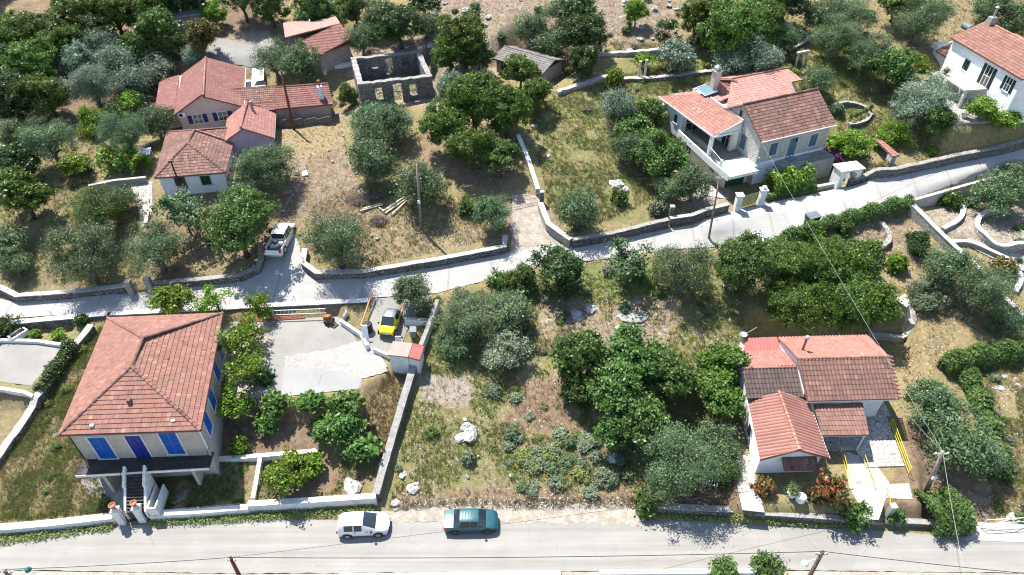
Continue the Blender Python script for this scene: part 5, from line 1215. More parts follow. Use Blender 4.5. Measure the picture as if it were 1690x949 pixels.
a, b = (-4.5, .99), (-5.0, -4.3); window(f, a, b, 2.0, 2.2, 3.2, .7, 'shut', 'dark_green')
mb = MB(); mb.tube([(.75, 4.6, 5.9), (.75, 4.6, 7.6)], .11, 10); ch = f.build(mb, "flue", 'terracotta', back)
mb = MB(); mb.lathe([(.2, 0), (.22, .12), (.12, .25)], 10, (.75, 4.6, 7.6)); mb.lathe([(.32, -.05), (.22, .1), (.14, .3)], 10, (.75, 4.6, 5.85)); f.build(mb, "flue_cap", 'grey_metal', ch)
mb = MB(); mb.lathe([(.05, 0), (.3, .1), (.36, .16), (.06, .04)], 12, (-3.2, 7.7, 5.0)); mb.tube([(-3.2, 7.7, 4.4), (-3.2, 7.7, 5.05)], .03, 5); mb.tube([(-3.2, 7.7, 5.0), (-2.0, 8.0, 5.7)], .03, 5); f.build(mb, "satellite_dish", 'grey_metal')
mb = MB(); mb.prism([(.4, -2.4), (.4, .897), (8.0, .897), (7.2, -4.1), (4.1, -4.1), (3.9, -2.4)], .9, 1.62); ter = f.build(mb, "terrace", 'crazy')
mb = MB(); mb.prism([(7.003, .897), (8.4, .897), (8.6, 3.5), (7.003, 3.5)], .9, 1.6); f.build(mb, "terrace_side", 'crazy', ter)
mb = MB()
for i in range(3): mb.prism([(1.3, -2.4 - .32 * i), (2.8, -2.4 - .32 * i), (2.8, -2.4 - .32 * (i + 1)), (1.3, -2.4 - .32 * (i + 1))], .9, 1.48 - .16 * i)
f.build(mb, "steps", 'concrete', ter)
rl = f.pz(1467, 702, 1.6); rg = f.pz(1497, 785, 1.6)
mb = MB(); pts = [(rl[0], rl[1], 1.62), (rg[0], rg[1], 1.62)]
for h in (.35, .65, .95): mb.tube([(x, y, z + h) for x, y, z in pts], .024, 6)
for p_ in resample(pts, 1.3): mb.tube([(p_[0], p_[1], 1.6), (p_[0], p_[1], 2.58)], .026, 6)
f.build(mb, "yellow_railing", 'yellow', ter)
for pa, pb in (((1391, 738), (1408, 803)), ((1424, 738), (1447, 803))):
    A_, B_ = f.pz(*pa, 2.4), f.pz(*pb, 1.9); mb = MB(); mb.tube([(A_[0], A_[1], 2.4), (A_[0] * .4 + B_[0] * .6, A_[1] * .4 + B_[1] * .6, 2.0), (B_[0], B_[1], 1.7)], .025, 5); mb.tube([(A_[0], A_[1], 1.4), (A_[0], A_[1], 2.4)], .025, 5); mb.tube([(B_[0], B_[1], .9), (B_[0], B_[1], 1.7)], .025, 5)
    mb.tube([(A_[0], A_[1], 2.0), (B_[0], B_[1], 1.3)], .018, 5); f.build(mb, "yellow_handrail", 'yellow', ter)
BRH = f

# ------------------------------------------------------------------ outbuilding beside the yellow car
f = HF("flat_roof_outhouse", "little white outhouse with a flat brown roof and red ribbed lean-to", "outbuilding", PZ(641, 585, 5.1), -8.0, 3.2)
mb = MB(); mb.box(.05, 1.68, .05, 1.55, 2.6, 4.98); f.build(mb, "wall", 'white_paint')
mb = MB(); mb.box(-.05, 1.75, -.05, 1.65, 4.98, 5.1); f.build(mb, "flat_roof", 'brown_tile')
mb = MB(); mb.box(1.70, 2.65, .2, 1.6, 2.6, 4.7); f.build(mb, "lean_to", 'white_paint')
rf = MB(); rf.tiles([(2.75, .0, 4.78), (2.75, 1.7, 4.78), (1.76, 1.7, 5.0), (1.76, .0, 5.0)], .27, 2.5, .055, 0, RNG); f.build(rf, "lean_to_roof", 'roof_red')
# ------------------------------------------------------------------ walls, gates, fences
wall("front_wall", "low white wall along the bottom road, left of the gate with terracotta pots", "wall", [(-90, 880), (0, 870), (90, 862), (186, 851)], .75, .5, 'white_paint', 'white_coping', posts=3.3, post_h=.9, post_mat='rust', jit=.015)
wall("front_wall", "low white wall right of the pot-topped gate pillars, with a wire fence along its top", "wall", [(247, 848), (330, 843), (410, 836)], .7, .42, 'white_paint', 'white_coping', posts=2.6, post_h=.5, jit=.015, rails=2)
wall("front_wall", "taller white wall in front of the citrus garden, ending at the grey boundary wall", "wall", [(409, 831), (500, 826), (620, 818)], .95, .42, 'white_paint', 'white_coping', jit=.015)
wall("garden_wall", "narrow white wall running up the left side of the citrus garden", "wall", [(417, 822), (424, 785), (430, 750)], .45, .28, 'white_paint', 'white_coping', jit=.01)
wall("garden_wall", "low white wall between the terraced house and the citrus garden", "wall", [(345, 757), (400, 754), (470, 748), (524, 743)], .45, .32, 'white_paint', 'white_coping', jit=.015)
wall("boundary_wall", "long grey stone wall between the concrete yard and the overgrown plot", "wall", [(620, 815), (640, 745), (662, 670), (686, 592)], .95, .55, 'dry_stone', 'grey_coping', jit=.05)
wall("boundary_wall", "white-topped wall running from the outhouse to the lane beside the small olive", "wall", [(690, 580), (704, 545), (722, 494)], 1.1, .32, 'white_paint', 'grey_coping', jit=.02)
wall("bin_enclosure", "low white wall enclosing the grey bin below the small olive", "wall", [(668, 524), (705, 527)], .9, .25, 'white_paint', 'grey_coping', jit=.01)
wall("lane_wall", "white-topped retaining wall with thin posts along the lane, left of the blue-shuttered house", "wall", [(-80, 538), (0, 533), (90, 525), (178, 517)], .28, .55, 'dry_stone', 'white_coping', nat=True, posts=2.6, post_h=1.0, post_mat='rust', post_lean=-.12, jit=.015)
wall("lane_wall", "white-topped retaining wall between the lane and the concrete yard", "wall", [(182, 517), (300, 511), (450, 503), (608, 495)], .28, .5, 'dry_stone', 'white_coping', nat=True, posts=2.3, post_h=1.0, post_mat='rust', post_lean=-.1, jit=.015)
wall("stone_wall", "curving grey stone wall with pale coping at the far left of the lane", "wall", [(-60, 462), (0, 473), (28, 487), (110, 481), (212, 470)], .75, .5, 'dry_stone', 'coping', posts=3.0, post_h=.8, jit=.03)
wall("stone_wall", "grey stone wall under the green oak, from the grey gate posts to the white pickup", "wall", [(252, 466), (330, 460), (395, 453), (425, 440), (433, 418), (428, 400)], .75, .5, 'dry_stone', 'grey_coping', jit=.04)
wall("stone_wall", "rounded grey stone wall with pale coping around the plot of the big olive beside the pickup", "wall", [(503, 410), (500, 432), (522, 449), (600, 447), (720, 427), (832, 406), (834, 388)], .8, .5, 'dry_stone', 'coping', jit=.03)
wall("stone_wall", "tall white-capped stone wall along the dirt gate track", "wall", [(855, 222), (872, 262), (888, 312)], .9, .4, 'pale_stone', 'white_coping', jit=.03)
wall("stone_wall", "pale stone wall from the track gate down to the lane corner", "wall", [(892, 334), (905, 368), (942, 394)], 1.0, .5, 'pale_stone', 'white_coping', jit=.03)
wall("stone_wall", "dark stone wall with pale coping along the lane below the golden grass field", "wall", [(945, 395), (1010, 384), (1103, 361)], .95, .45, 'dry_stone', 'grey_coping', posts=2.2, post_h=.7, jit=.04)
wall("stone_wall", "dark stone wall along the lane between the field and the yellow-green gate", "wall", [(1106, 359), (1160, 347), (1202, 336)], .95, .45, 'dry_stone', 'coping', jit=.02)
wall("stone_wall", "short stone wall with openings below the vine pergola of the stone house", "wall", [(1262, 322), (1320, 312), (1376, 302)], .55, .35, 'pale_stone', 'coping', jit=.02)
wall("stone_wall", "long mossy stone wall with pale coping and wire posts climbing the lane to the right edge", "wall", [(1402, 297), (1480, 277), (1580, 255), (1690, 229), (1800, 204)], 1.0, .5, 'dry_stone', 'grey_coping', posts=2.4, post_h=.8, post_mat='rust', jit=.04, rails=2)
wall("retaining_wall", "smooth concrete retaining wall holding the lane above the right-hand garden", "wall", [(1506, 330), (1580, 309), (1645, 291), (1720, 272)], .18, .3, 'beige_wall', 'coping', nat=True, jit=.0)
wall("garden_wall", "long pale-capped rubble wall running down the right-hand garden from the hedge end", "wall", [(1508, 338), (1560, 390), (1610, 436), (1665, 496), (1715, 545)], 1.1, .45, 'pale_stone', 'white_coping', jit=.02)
wall("planter_wall", "angled white planter wall beside the retaining wall in the right-hand garden", "wall", [(1557, 376), (1585, 362), (1592, 343), (1580, 330)], .45, .4, 'pale_stone', 'white_coping', jit=.01)
wall("planter_wall", "curved pale planter wall around the big olive at the right edge", "wall", [(1650, 345), (1622, 348), (1609, 372), (1632, 397), (1668, 408), (1720, 400)], .6, .42, 'pale_stone', 'white_coping', jit=.01)
wall("planter_wall", "long curving white kerb wall around the flower bed in the right-hand garden", "wall", [(1570, 398), (1600, 396), (1640, 414), (1672, 430), (1688, 458), (1676, 480)], .45, .4, 'pale_stone', 'white_coping', jit=.01)
wall("rubble_terrace", "broken pale rubble edge across the dry plot above the wide carob trees", "wall", [(1455, 365), (1470, 385), (1468, 398), (1445, 412)], .4, .5, 'pale_stone', None, jit=.1)
wall("terrace_wall", "white wall holding the planting strip of the far left concrete terrace", "wall", [(-60, 562), (0, 560), (60, 562), (108, 568)], .35, .25, 'white_paint', 'white_coping', jit=.01)
wall("terrace_wall", "white double kerb at the near edge of the far left concrete terrace", "wall", [(-60, 634), (0, 640), (54, 653)], .45, .25, 'white_paint', 'white_coping', jit=.01)
wall("stone_wall", "old rubble wall running beside the sloping garden left of the blue-shuttered house", "wall", [(150, 536), (112, 580), (72, 640), (40, 690), (0, 748), (-40, 810)], .7, .6, 'dry_stone', 'coping', jit=.06)
wall("front_wall", "low dark stone wall below the big roadside olive at bottom right", "wall", [(1062, 833), (1150, 838), (1240, 842)], .8, .45, 'dry_stone', 'grey_coping', jit=.03, nat=True)
wall("front_wall", "dark stone wall behind the red flowering bush and the roadside hedge", "wall", [(1244, 845), (1340, 851), (1428, 857)], .85, .4, 'dry_stone', 'grey_coping', jit=.02, nat=True)
wall("front_wall", "low dark stone wall between the road steps and the feathery green shrub", "wall", [(1462, 858), (1530, 861), (1600, 864)], .6, .4, 'dry_stone', 'grey_coping', jit=.02, nat=True)
wall("retaining_wall", "pale stone retaining wall in the shade behind the terracotta-roofed house", "wall", [(1432, 548), (1488, 556), (1508, 535), (1480, 492)], .6, .4, 'pale_stone', 'coping', jit=.03)
wall("yard_wall", "low white wall around the weedy corner bed beside the upside-down tank", "wall", [(566, 522), (572, 512)], .5, .25, 'white_paint', 'coping', jit=.02)
wall("yard_wall", "crumbling white step wall between the yellow car and the gravel", "wall", [(562, 528), (595, 550), (606, 570)], .55, .28, 'white_paint', 'coping', jit=.03)
wall("yard_wall", "short broken white wall in front of the yellow car", "wall", [(616, 574), (640, 585)], .55, .22, 'white_paint', 'coping', jit=.04)
wall("field_wall", "pale dry stone terrace wall below the bare hillside at the top", "wall", [(985, 87), (1060, 83), (1120, 80)], .5, .6, 'pale_stone', 'coping', jit=.08)
wall("field_wall", "dry stone terrace wall under the tall dark oak", "wall", [(920, 150), (960, 137), (1010, 122)], .5, .6, 'pale_stone', 'coping', jit=.08)
wall("field_wall", "low stone wall crossing the golden grass behind the stone house", "wall", [(1028, 128), (1085, 127), (1160, 117), (1210, 112)], .4, .6, 'dry_stone', 'coping', jit=.08)
wall("field_wall", "curved stone kerb ringing the small bed right of the stone house", "wall", [(1375, 172), (1400, 166), (1425, 172), (1440, 185), (1428, 200), (1402, 204)], .45, .4, 'dry_stone', 'grey_coping', jit=.05)
wall("field_wall", "stone terrace wall curving through the grass at the upper right", "wall", [(1285, 35), (1325, 52), (1340, 62), (1300, 82)], .45, .5, 'dry_stone', 'coping', jit=.05)
wall("field_wall", "pale stone edge behind the wing of the stone house", "wall", [(1055, 172), (1080, 175), (1105, 168)], .5, .5, 'pale_stone', 'coping', jit=.05)
wall("roadside_wall", "pale low wall at the bottom edge of the picture, left part", "wall", [(560, 951), (700, 949), (845, 946), (925, 945)], .35, .3, 'white_paint', 'white_coping', jit=.01)
wall("roadside_wall", "pale low wall at the bottom edge of the picture, by the two small trees", "wall", [(990, 944), (1100, 943), (1260, 942)], .35, .3, 'white_paint', 'white_coping', jit=.01)
wall("patio_wall", "pale concrete wall beside the paved path of the hipped house", "wall", [(146, 306), (190, 297), (240, 292)], .7, .3, 'concrete', 'coping', jit=.02)
wall("patio_wall", "short pale concrete wall by the grey gate posts, under the olives", "wall", [(238, 338), (243, 350), (240, 368)], .5, .3, 'concrete', 'coping', jit=.02)
wall("ruin_yard_wall", "low white kerb between the pink-roofed house and the stone ruin", "wall", [(536, 118), (537, 110), (582, 102)], .4, .4, 'white_paint', 'white_coping', jit=.02)

def pier(name, label, cat, px, py, hgt, wd, mat, cap='white_coping', capw=.08, slope=False, lantern=False, group=None):
    x, y, z = P(px, py); r = empty(name, (x, y, z), math.radians(4), label, cat, group)
    mb = MB(); mb.box(-wd / 2, wd / 2, -wd / 2, wd / 2, -.3, hgt); mb.build("shaft", mat, r)
    mb = MB(); e = wd / 2 + capw; mb.box(-e, e, -e, e, hgt + .002, hgt + .1)
    if slope: mb.add([(-e, -e, hgt + .1), (e, -e, hgt + .1), (e, e, hgt + .1), (-e, e, hgt + .1), (0, 0, hgt + .3)], [(0, 1, 4), (1, 2, 4), (2, 3, 4), (3, 0, 4)])
    mb.build("cap", cap, r)
    if lantern:
        mb = MB(); mb.lathe([(.13, 0), (.13, .18), (.24, .2), (.22, .32), (.05, .38)], 10, (0, 0, hgt + .1)); mb.build("lantern", 'white_metal', r)
    return r
def pot(label, loc, s=1.0, mat='terracotta', group=None, name="flower_pot", cat="flower pot", plant=None):
    r = empty(name, loc, 0, label, cat, group); mb = MB()
    mb.lathe([(.10 * s, 0), (.16 * s, .12 * s), (.20 * s, .26 * s), (.23 * s, .30 * s), (.23 * s, .36 * s), (.19 * s, .36 * s), (.17 * s, .27 * s), (.02 * s, .26 * s)], 14); mb.build("vessel", mat, r, smooth=True)
    if plant:
        rg = np.random.default_rng(int(loc[0] * 100) % 1000); n = 420; pp = rg.normal(size=(n, 3)) * .14 * s; pp[:, 2] = np.abs(pp[:, 2]) * 1.3 + .4 * s
        leaf_object("plant", pp, pp + rg.normal(size=(n, 3)) * .3, np.full(n, .07), np.full(n, .035), rg.uniform(0, 1, n), plant, r)
    return r
# gate with the two pot-topped pillars
gl, gr = P(204, 864), P(238, 860)
for (px, py), t in (((204, 862), "left"), ((238, 858), "right")):
    pier("gate_pillar", "white square gate pillar by the bottom road, the %s one of the pair topped by terracotta pots" % t, "gate pillar", px, py, 1.75, .52, 'white_paint', 'white_coping', .03, True)
    x, y, z = P(px, py); pot("terracotta pot on top of the %s white gate pillar" % t, (x, y, z + 2.02), 1.15)
def bar_gate(name, label, a, b, h, mat, gap=.14, z0=.08, mid=0, brace=False, slats=False):
    L = math.dist(a[:2], b[:2]); r = empty(name, a, math.atan2(b[1] - a[1], b[0] - a[0]), label, "gate")
    mb = MB()
    for p, q in (((0, 0, z0), (L, 0, z0)), ((0, 0, h), (L, 0, h)), ((0, 0, z0), (0, 0, h)), ((L, 0, z0), (L, 0, h))): mb.tube([p, q], .03, 6)
    if brace: mb.tube([(0, 0, z0), (L / 2, 0, h)], .022, 5); mb.tube([(L, 0, z0), (L / 2, 0, h)], .022, 5)
    if mid: mb.tube([(0, 0, (h + z0) / 2), (L, 0, (h + z0) / 2)], .022, 5)
    mb.build("gate_frame", mat, r); mb = MB()
    n = int(L / gap)
    if slats:
        zz = z0 + .1
        while zz < h - .05: mb.box(.04, L - .04, -.015, .015, zz, zz + .13); zz += .17
    else:
        for i in range(1, n): mb.tube([(L * i / n, 0, z0), (L * i / n, 0, h)], .012, 4, False)
    mb.build("gate_bars", mat, r); return r
bar_gate("metal_gate", "black iron gate between the white pot-topped pillars", (gl[0] + .36, gl[1] + .1, gl[2]), (gr[0] - .36, gr[1] + .1, gr[2]), 1.5, 'black_metal')
for (px, py), t in (((219, 484), "left"), ((251, 480), "right")): pier("gate_post", "grey concrete gate post on the lane below the olives, the %s one of two" % t, "gate post", px, py, 1.5, .55, 'concrete', 'grey_coping', .02)
for (px, py), lt in (((1215, 347), "white gate pillar left of the yellow-green gate"), ((1254, 338), "white gate pillar with a lantern right of the yellow-green gate")):
    pier("gate_pillar", lt, "gate pillar", px, py, 1.9, .6, 'white_paint', 'white_coping', .1, False, px > 1230)
a, b = P(1219, 345), P(1250, 338); bar_gate("slatted_gate", "yellow-green slatted gate in front of the green garage door", (a[0] + .25, a[1] + .1, a[2]), (b[0] - .25, b[1] + .1, b[2]), 1.5, 'sage', slats=True)
a, b = P(833, 342), P(891, 331); bar_gate("field_gate", "rusty tube gate across the dirt track beside the pale wall", a, b, 1.15, 'rust', gap=.5, mid=1)
pier("gate_post", "stone gate post beside the rusty field gate", "gate post", 894, 334, 1.3, .4, 'dry_stone', 'coping', .03)
pier("wall_pier", "square stone pier rising from the lane wall below the red rubble", "pier", 1106, 362, 1.6, .42, 'dry_stone', 'coping', .03)
# arched gateway
a, b = P(1374, 307), P(1402, 303); L = math.dist(a[:2], b[:2]); r = empty("arched_gateway", a, math.atan2(b[1] - a[1], b[0] - a[0]), "white flat-topped arched gateway beside the bougainvillea on the lane", "gateway")
mb = MB(); mb.box(-.25, .3, -.9, .5, -.3, 2.35); mb.build("gate_pier", 'white_paint', r); mb = MB(); mb.box(L - .3, L + .25, -.9, .5, -.3, 2.35); mb.build("gate_pier", 'white_paint', r)
mb = MB(); n = 8; w_ = L - .6
prof = [(.3 + w_ * i / n, 1.75 + .5 * math.sin(math.pi * i / n)) for i in range(n + 1)]
for i in range(n):
    (x0, z0), (x1, z1) = prof[i], prof[i + 1]; mb.box8([(x0, -.88, z0), (x1, -.88, z1), (x1, .48, z1), (x0, .48, z0), (x0, -.88, 2.35), (x1, -.88, 2.35), (x1, .48, 2.35), (x0, .48, 2.35)])
mb.build("arch", 'white_paint', r); mb = MB(); mb.box(-.4, L + .4, -1.05, .65, 2.353, 2.5); mb.build("roof_slab", 'white_coping', r)
# red-tiled niche at the far corner of the stone house garden
x, y, z = P(1467, 272); r = empty("shrine_niche", (x, y, z), math.radians(20), "small open white shelter with a red tiled top beside the long mossy wall", "shelter")
mb = MB(); mb.box(-.45, -.3, -.3, .3, -.2, 1.4); mb.box(.3, .45, -.3, .3, -.2, 1.4); mb.build("pillars", 'white_paint', r)
rf = MB(); rf.tiles([(-.5, -.45, 1.35), (.5, -.45, 1.35), (.3, 2.6, 1.8), (-.3, 2.6, 1.8)], .25, .38, .05, .03, RNG); rf.build("roof", 'roof_orange', r)
# steps and gate at bottom right
x, y, z = P(1449, 866); r = empty("road_steps", (x, y, 0), math.radians(-3), "short stone steps from the road to the paved yard with a yellow handrail", "steps")
mb = MB()
for i in range(5): mb.box(-.75, .75, .28 * i, .28 * (i + 1) + (1.0 if i == 4 else 0), -.2, .26 * (i + 1))
mb.build("treads", 'concrete', r); mb = MB(); mb.tube([(.72, -.0, .0), (.72, .0, 1.0), (.72, 1.7, 2.2), (.72, 1.7, 1.2)], .03, 6); mb.build("handrail", 'yellow', r)
pier("wall_pier", "pale slanted pier beside the yellow handrail of the road steps", "pier", 1463, 853, 1.5, .4, 'concrete', 'white_coping', .02)
a, b = P(1617, 872), P(1690, 871); bar_gate("white_gate", "wide grey-white tube gate at the right end of the bottom road", (a[0], a[1], a[2]), (b[0] + .6, b[1] + .2, b[2]), 1.2, 'white_metal', gap=9, brace=True, mid=1)
sheet("paved_path", PP([(1600, 862), (1700, 866)]), PP([(1592, 892), (1720, 897)]), .06, 'conc_road', .4)
sheet("yard_paving", [PZ(a, b, 1.5)[:2] for a, b in [(1395, 745), (1400, 800), (1428, 858)]], [PZ(a, b, 1.5)[:2] for a, b in [(1440, 760), (1470, 800), (1450, 858)]], .03, 'crazy_pale', .4, zfix=1.5)
sheet("yard_paving", [PZ(a, b, 1.5)[:2] for a, b in [(1443, 800), (1446, 822)]], [PZ(a, b, 1.5)[:2] for a, b in [(1500, 798), (1506, 824)]], .034, 'crazy_pale', .4, zfix=1.5)
sheet("paved_path", [PZ(a, b, 1.5)[:2] for a, b in [(1216, 752), (1214, 790), (1225, 842)]], [PZ(a, b, 1.5)[:2] for a, b in [(1240, 750), (1246, 790), (1262, 846)]], .03, 'crazy_pale', .4, zfix=1.5)
sheet("paved_path", PP([(1482, 492), (1497, 530), (1478, 556)]), PP([(1494, 484), (1516, 530), (1490, 562)]), .05, 'crazy_pale', .4)
sheet("garden_path", PP([(1590, 402), (1640, 428), (1700, 452)]), PP([(1600, 392), (1650, 412), (1710, 425)]), .04, 'gravel', .4)
sheet("garden_path", PP([(1150, 262), (1120, 268), (1110, 290), (1150, 320)]), PP([(1185, 275), (1165, 285), (1165, 300), (1205, 330)]), .05, 'crazy_pale', .4)
sheet("paved_path", PP([(215, 305), (228, 340), (232, 375)]), PP([(252, 300), (252, 340), (246, 375)]), .05, 'crazy_pale', .4)
sheet("paved_path", PP([(130, 790), (150, 822), (185, 842)]), PP([(160, 785), (225, 790), (232, 835)]), .04, 'concrete', .4)
sheet("paved_path", PP([(255, 842), (300, 828), (400, 770)]), PP([(245, 836), (285, 822), (390, 762)]), .04, 'concrete', .4)
sheet("paved_path", PP([(385, 555), (372, 600), (378, 650)]), PP([(440, 555), (445, 610), (432, 650)]), .05, 'verge', .4, wob=.1)
# ------------------------------------------------------------------ poles and cables
def pole(label, base, top, r=.13, mat='pole_wood', bar=None, cone=False, box=False):
    root = empty("utility_pole", base, 0, label, "utility pole"); d = tuple(top[i] - base[i] for i in range(3))
    mb = MB(); mb.tube([(0, 0, -.3), (d[0] * .5, d[1] * .5, d[2] * .5), d], [r * 1.15, r, r * .78], 9); mb.build("shaft", mat, root, smooth=True)
    if bar:
        mb = MB(); mb.box8([(d[0] - bar, d[1] - .05, d[2] - .35), (d[0] + bar, d[1] - .05, d[2] - .35), (d[0] + bar, d[1] + .05, d[2] - .35), (d[0] - bar, d[1] + .05, d[2] - .35), (d[0] - bar, d[1] - .05, d[2] - .25), (d[0] + bar, d[1] - .05, d[2] - .25), (d[0] + bar, d[1] + .05, d[2] - .25), (d[0] - bar, d[1] + .05, d[2] - .25)]); cb = mb.build("crossarm", 'grey_metal', root)
        for s in (-.8, 0, .8):
            mb = MB(); mb.lathe([(.03, 0), (.05, .05), (.05, .12), (.02, .16)], 8, (d[0] + bar * s, d[1], d[2] - .25)); mb.build("insulator", 'white_metal', root)
    if box:
        mb = MB(); k = .45; mb.box(d[0] * k - .14, d[0] * k + .14, d[1] * k - .28, d[1] * k - .1, d[2] * k - .15, d[2] * k + .2); mb.build("junction_box", 'white_metal', root)
    return top
def top_at(base, px, py):                        # where the sight line passes above the foot (same distance)
    d = ray(px, py); t = base[1] / d[1]; return (d[0] * t, base[1], CAMZ + d[2] * t)
b1 = P(485, 213); t1 = pole("tall red-brown wooden pole in front of the low annex", b1, top_at(b1, 464, 117), .15, 'red_pole', .35)
b2 = P(695, 378); t2 = pole("grey wooden pole standing in the plot beside the stacked timber", b2, top_at(b2, 688, 272), .13, 'grey_pole', None, box=True)
b3 = P(1170, 393); t3 = pole("thin wooden pole on the lane below the stone house", b3, top_at(b3, 1188, 290), .10, 'grey_pole', .3)
b4 = P(1527, 816); t4 = pole("wooden pole behind the feathery shrub at bottom right, carrying pale cables", b4, top_at(b4, 1556, 745), .16, 'grey_pole', .55, box=True)
t5 = PZ(1358, 910, 7.6); b5 = (t5[0] - .25, t5[1] - .5, 0); pole("brown pole at the bottom edge below the paved yard", b5, t5, .15, 'pole_wood', .4)
t6 = PZ(380, 920, 7.6); b6 = (t6[0] + .1, t6[1] - .3, 0); pole("dark pole at the bottom edge, left of the white hatchback", b6, t6, .14, 'red_pole', .3)
t7 = PZ(6, 940, 7.6); b7 = (t7[0] + .6, t7[1] - .4, 0); pole("grey pole at the bottom left corner", b7, t7, .16, 'grey_pole', .4)
mb = MB(); mb.lathe([(.05, .3), (.16, .2), (.24, 0), (.05, .02)], 10, (t5[0] - .95, t5[1] - .3, 6.6)); mb.tube([(t5[0] - .1, t5[1] - .1, 7.0), (t5[0] - .95, t5[1] - .3, 6.85)], .025, 5); tag(mb.build("street_lamp", 'white_metal', None, loc=(t5[0], t5[1], 6.6), world=True), "white bowl lamp on the arm of the bottom right pole", "street lamp")
mb = MB(); q = PZ(47, 941, 7.3); mb.lathe([(.03, .3), (.14, .22), (.20, 0), (.04, .02)], 10, q); mb.tube([(q[0], q[1], q[2] + .25), (t7[0], t7[1], q[2] + .3)], .02, 5); tag(mb.build("street_lamp", 'green_plastic', None, loc=q, world=True), "small turquoise bowl lamp beside the bottom left pole", "street lamp")
def cable(label, a, b, sag=.5, r=.014, mat='wire'):
    mb = MB(); pts = []
    for i in range(21):
        t = i / 20; pts.append((a[0] + (b[0] - a[0]) * t, a[1] + (b[1] - a[1]) * t, a[2] + (b[2] - a[2]) * t - sag * 4 * t * (1 - t)))
    mb.tube(pts, r, 4, False); tag(mb.build("overhead_cable", mat, None, loc=a, world=True), label, "cable")
cable("pale cable from the stone house down to the pole by the yellow railing", PZ(1260, 240, 12.6), t4, .2, .013, 'pale_wire')
cable("pale cable from the bottom right pole to the terracotta-roofed house", t4, PZ(1478, 655, 5.2), .2, .011, 'pale_wire')
cable("pale cable dropping from the bottom right pole across the feathery shrub", t4, PZ(1604, 1000, 7.5), .2, .014, 'pale_wire')
cable("thick black cable along the bottom edge from the right pole to the left pole", t5, t6, .35, .024)
cable("thick black cable from the bottom right pole to the right edge", t5, PZ(1740, 951, 7.4), .1, .024)
cable("thick black cable along the bottom edge from the left corner pole", t7, t6, .15, .02)
cable("thin black cable crossing above both parked cars to the house at bottom right", t6, PZ(1345, 795, 4.0), .25, .012)
cable("thin dark cable from the red-brown pole over the dirt yard to the plot pole", t1, t2, .6, .012)
cable("thin dark cable from the plot pole over the dirt track to the lane pole", t2, t3, .8, .012)
cable("thin dark cable from the lane pole up to the white house at the right", t3, PZ(1690, 150, 15.0), 1.2, .012)
cable("thin dark cable from the red-brown pole to the stone house end of the ruin field", t1, PZ(430, 60, 15.0), .5, .010)
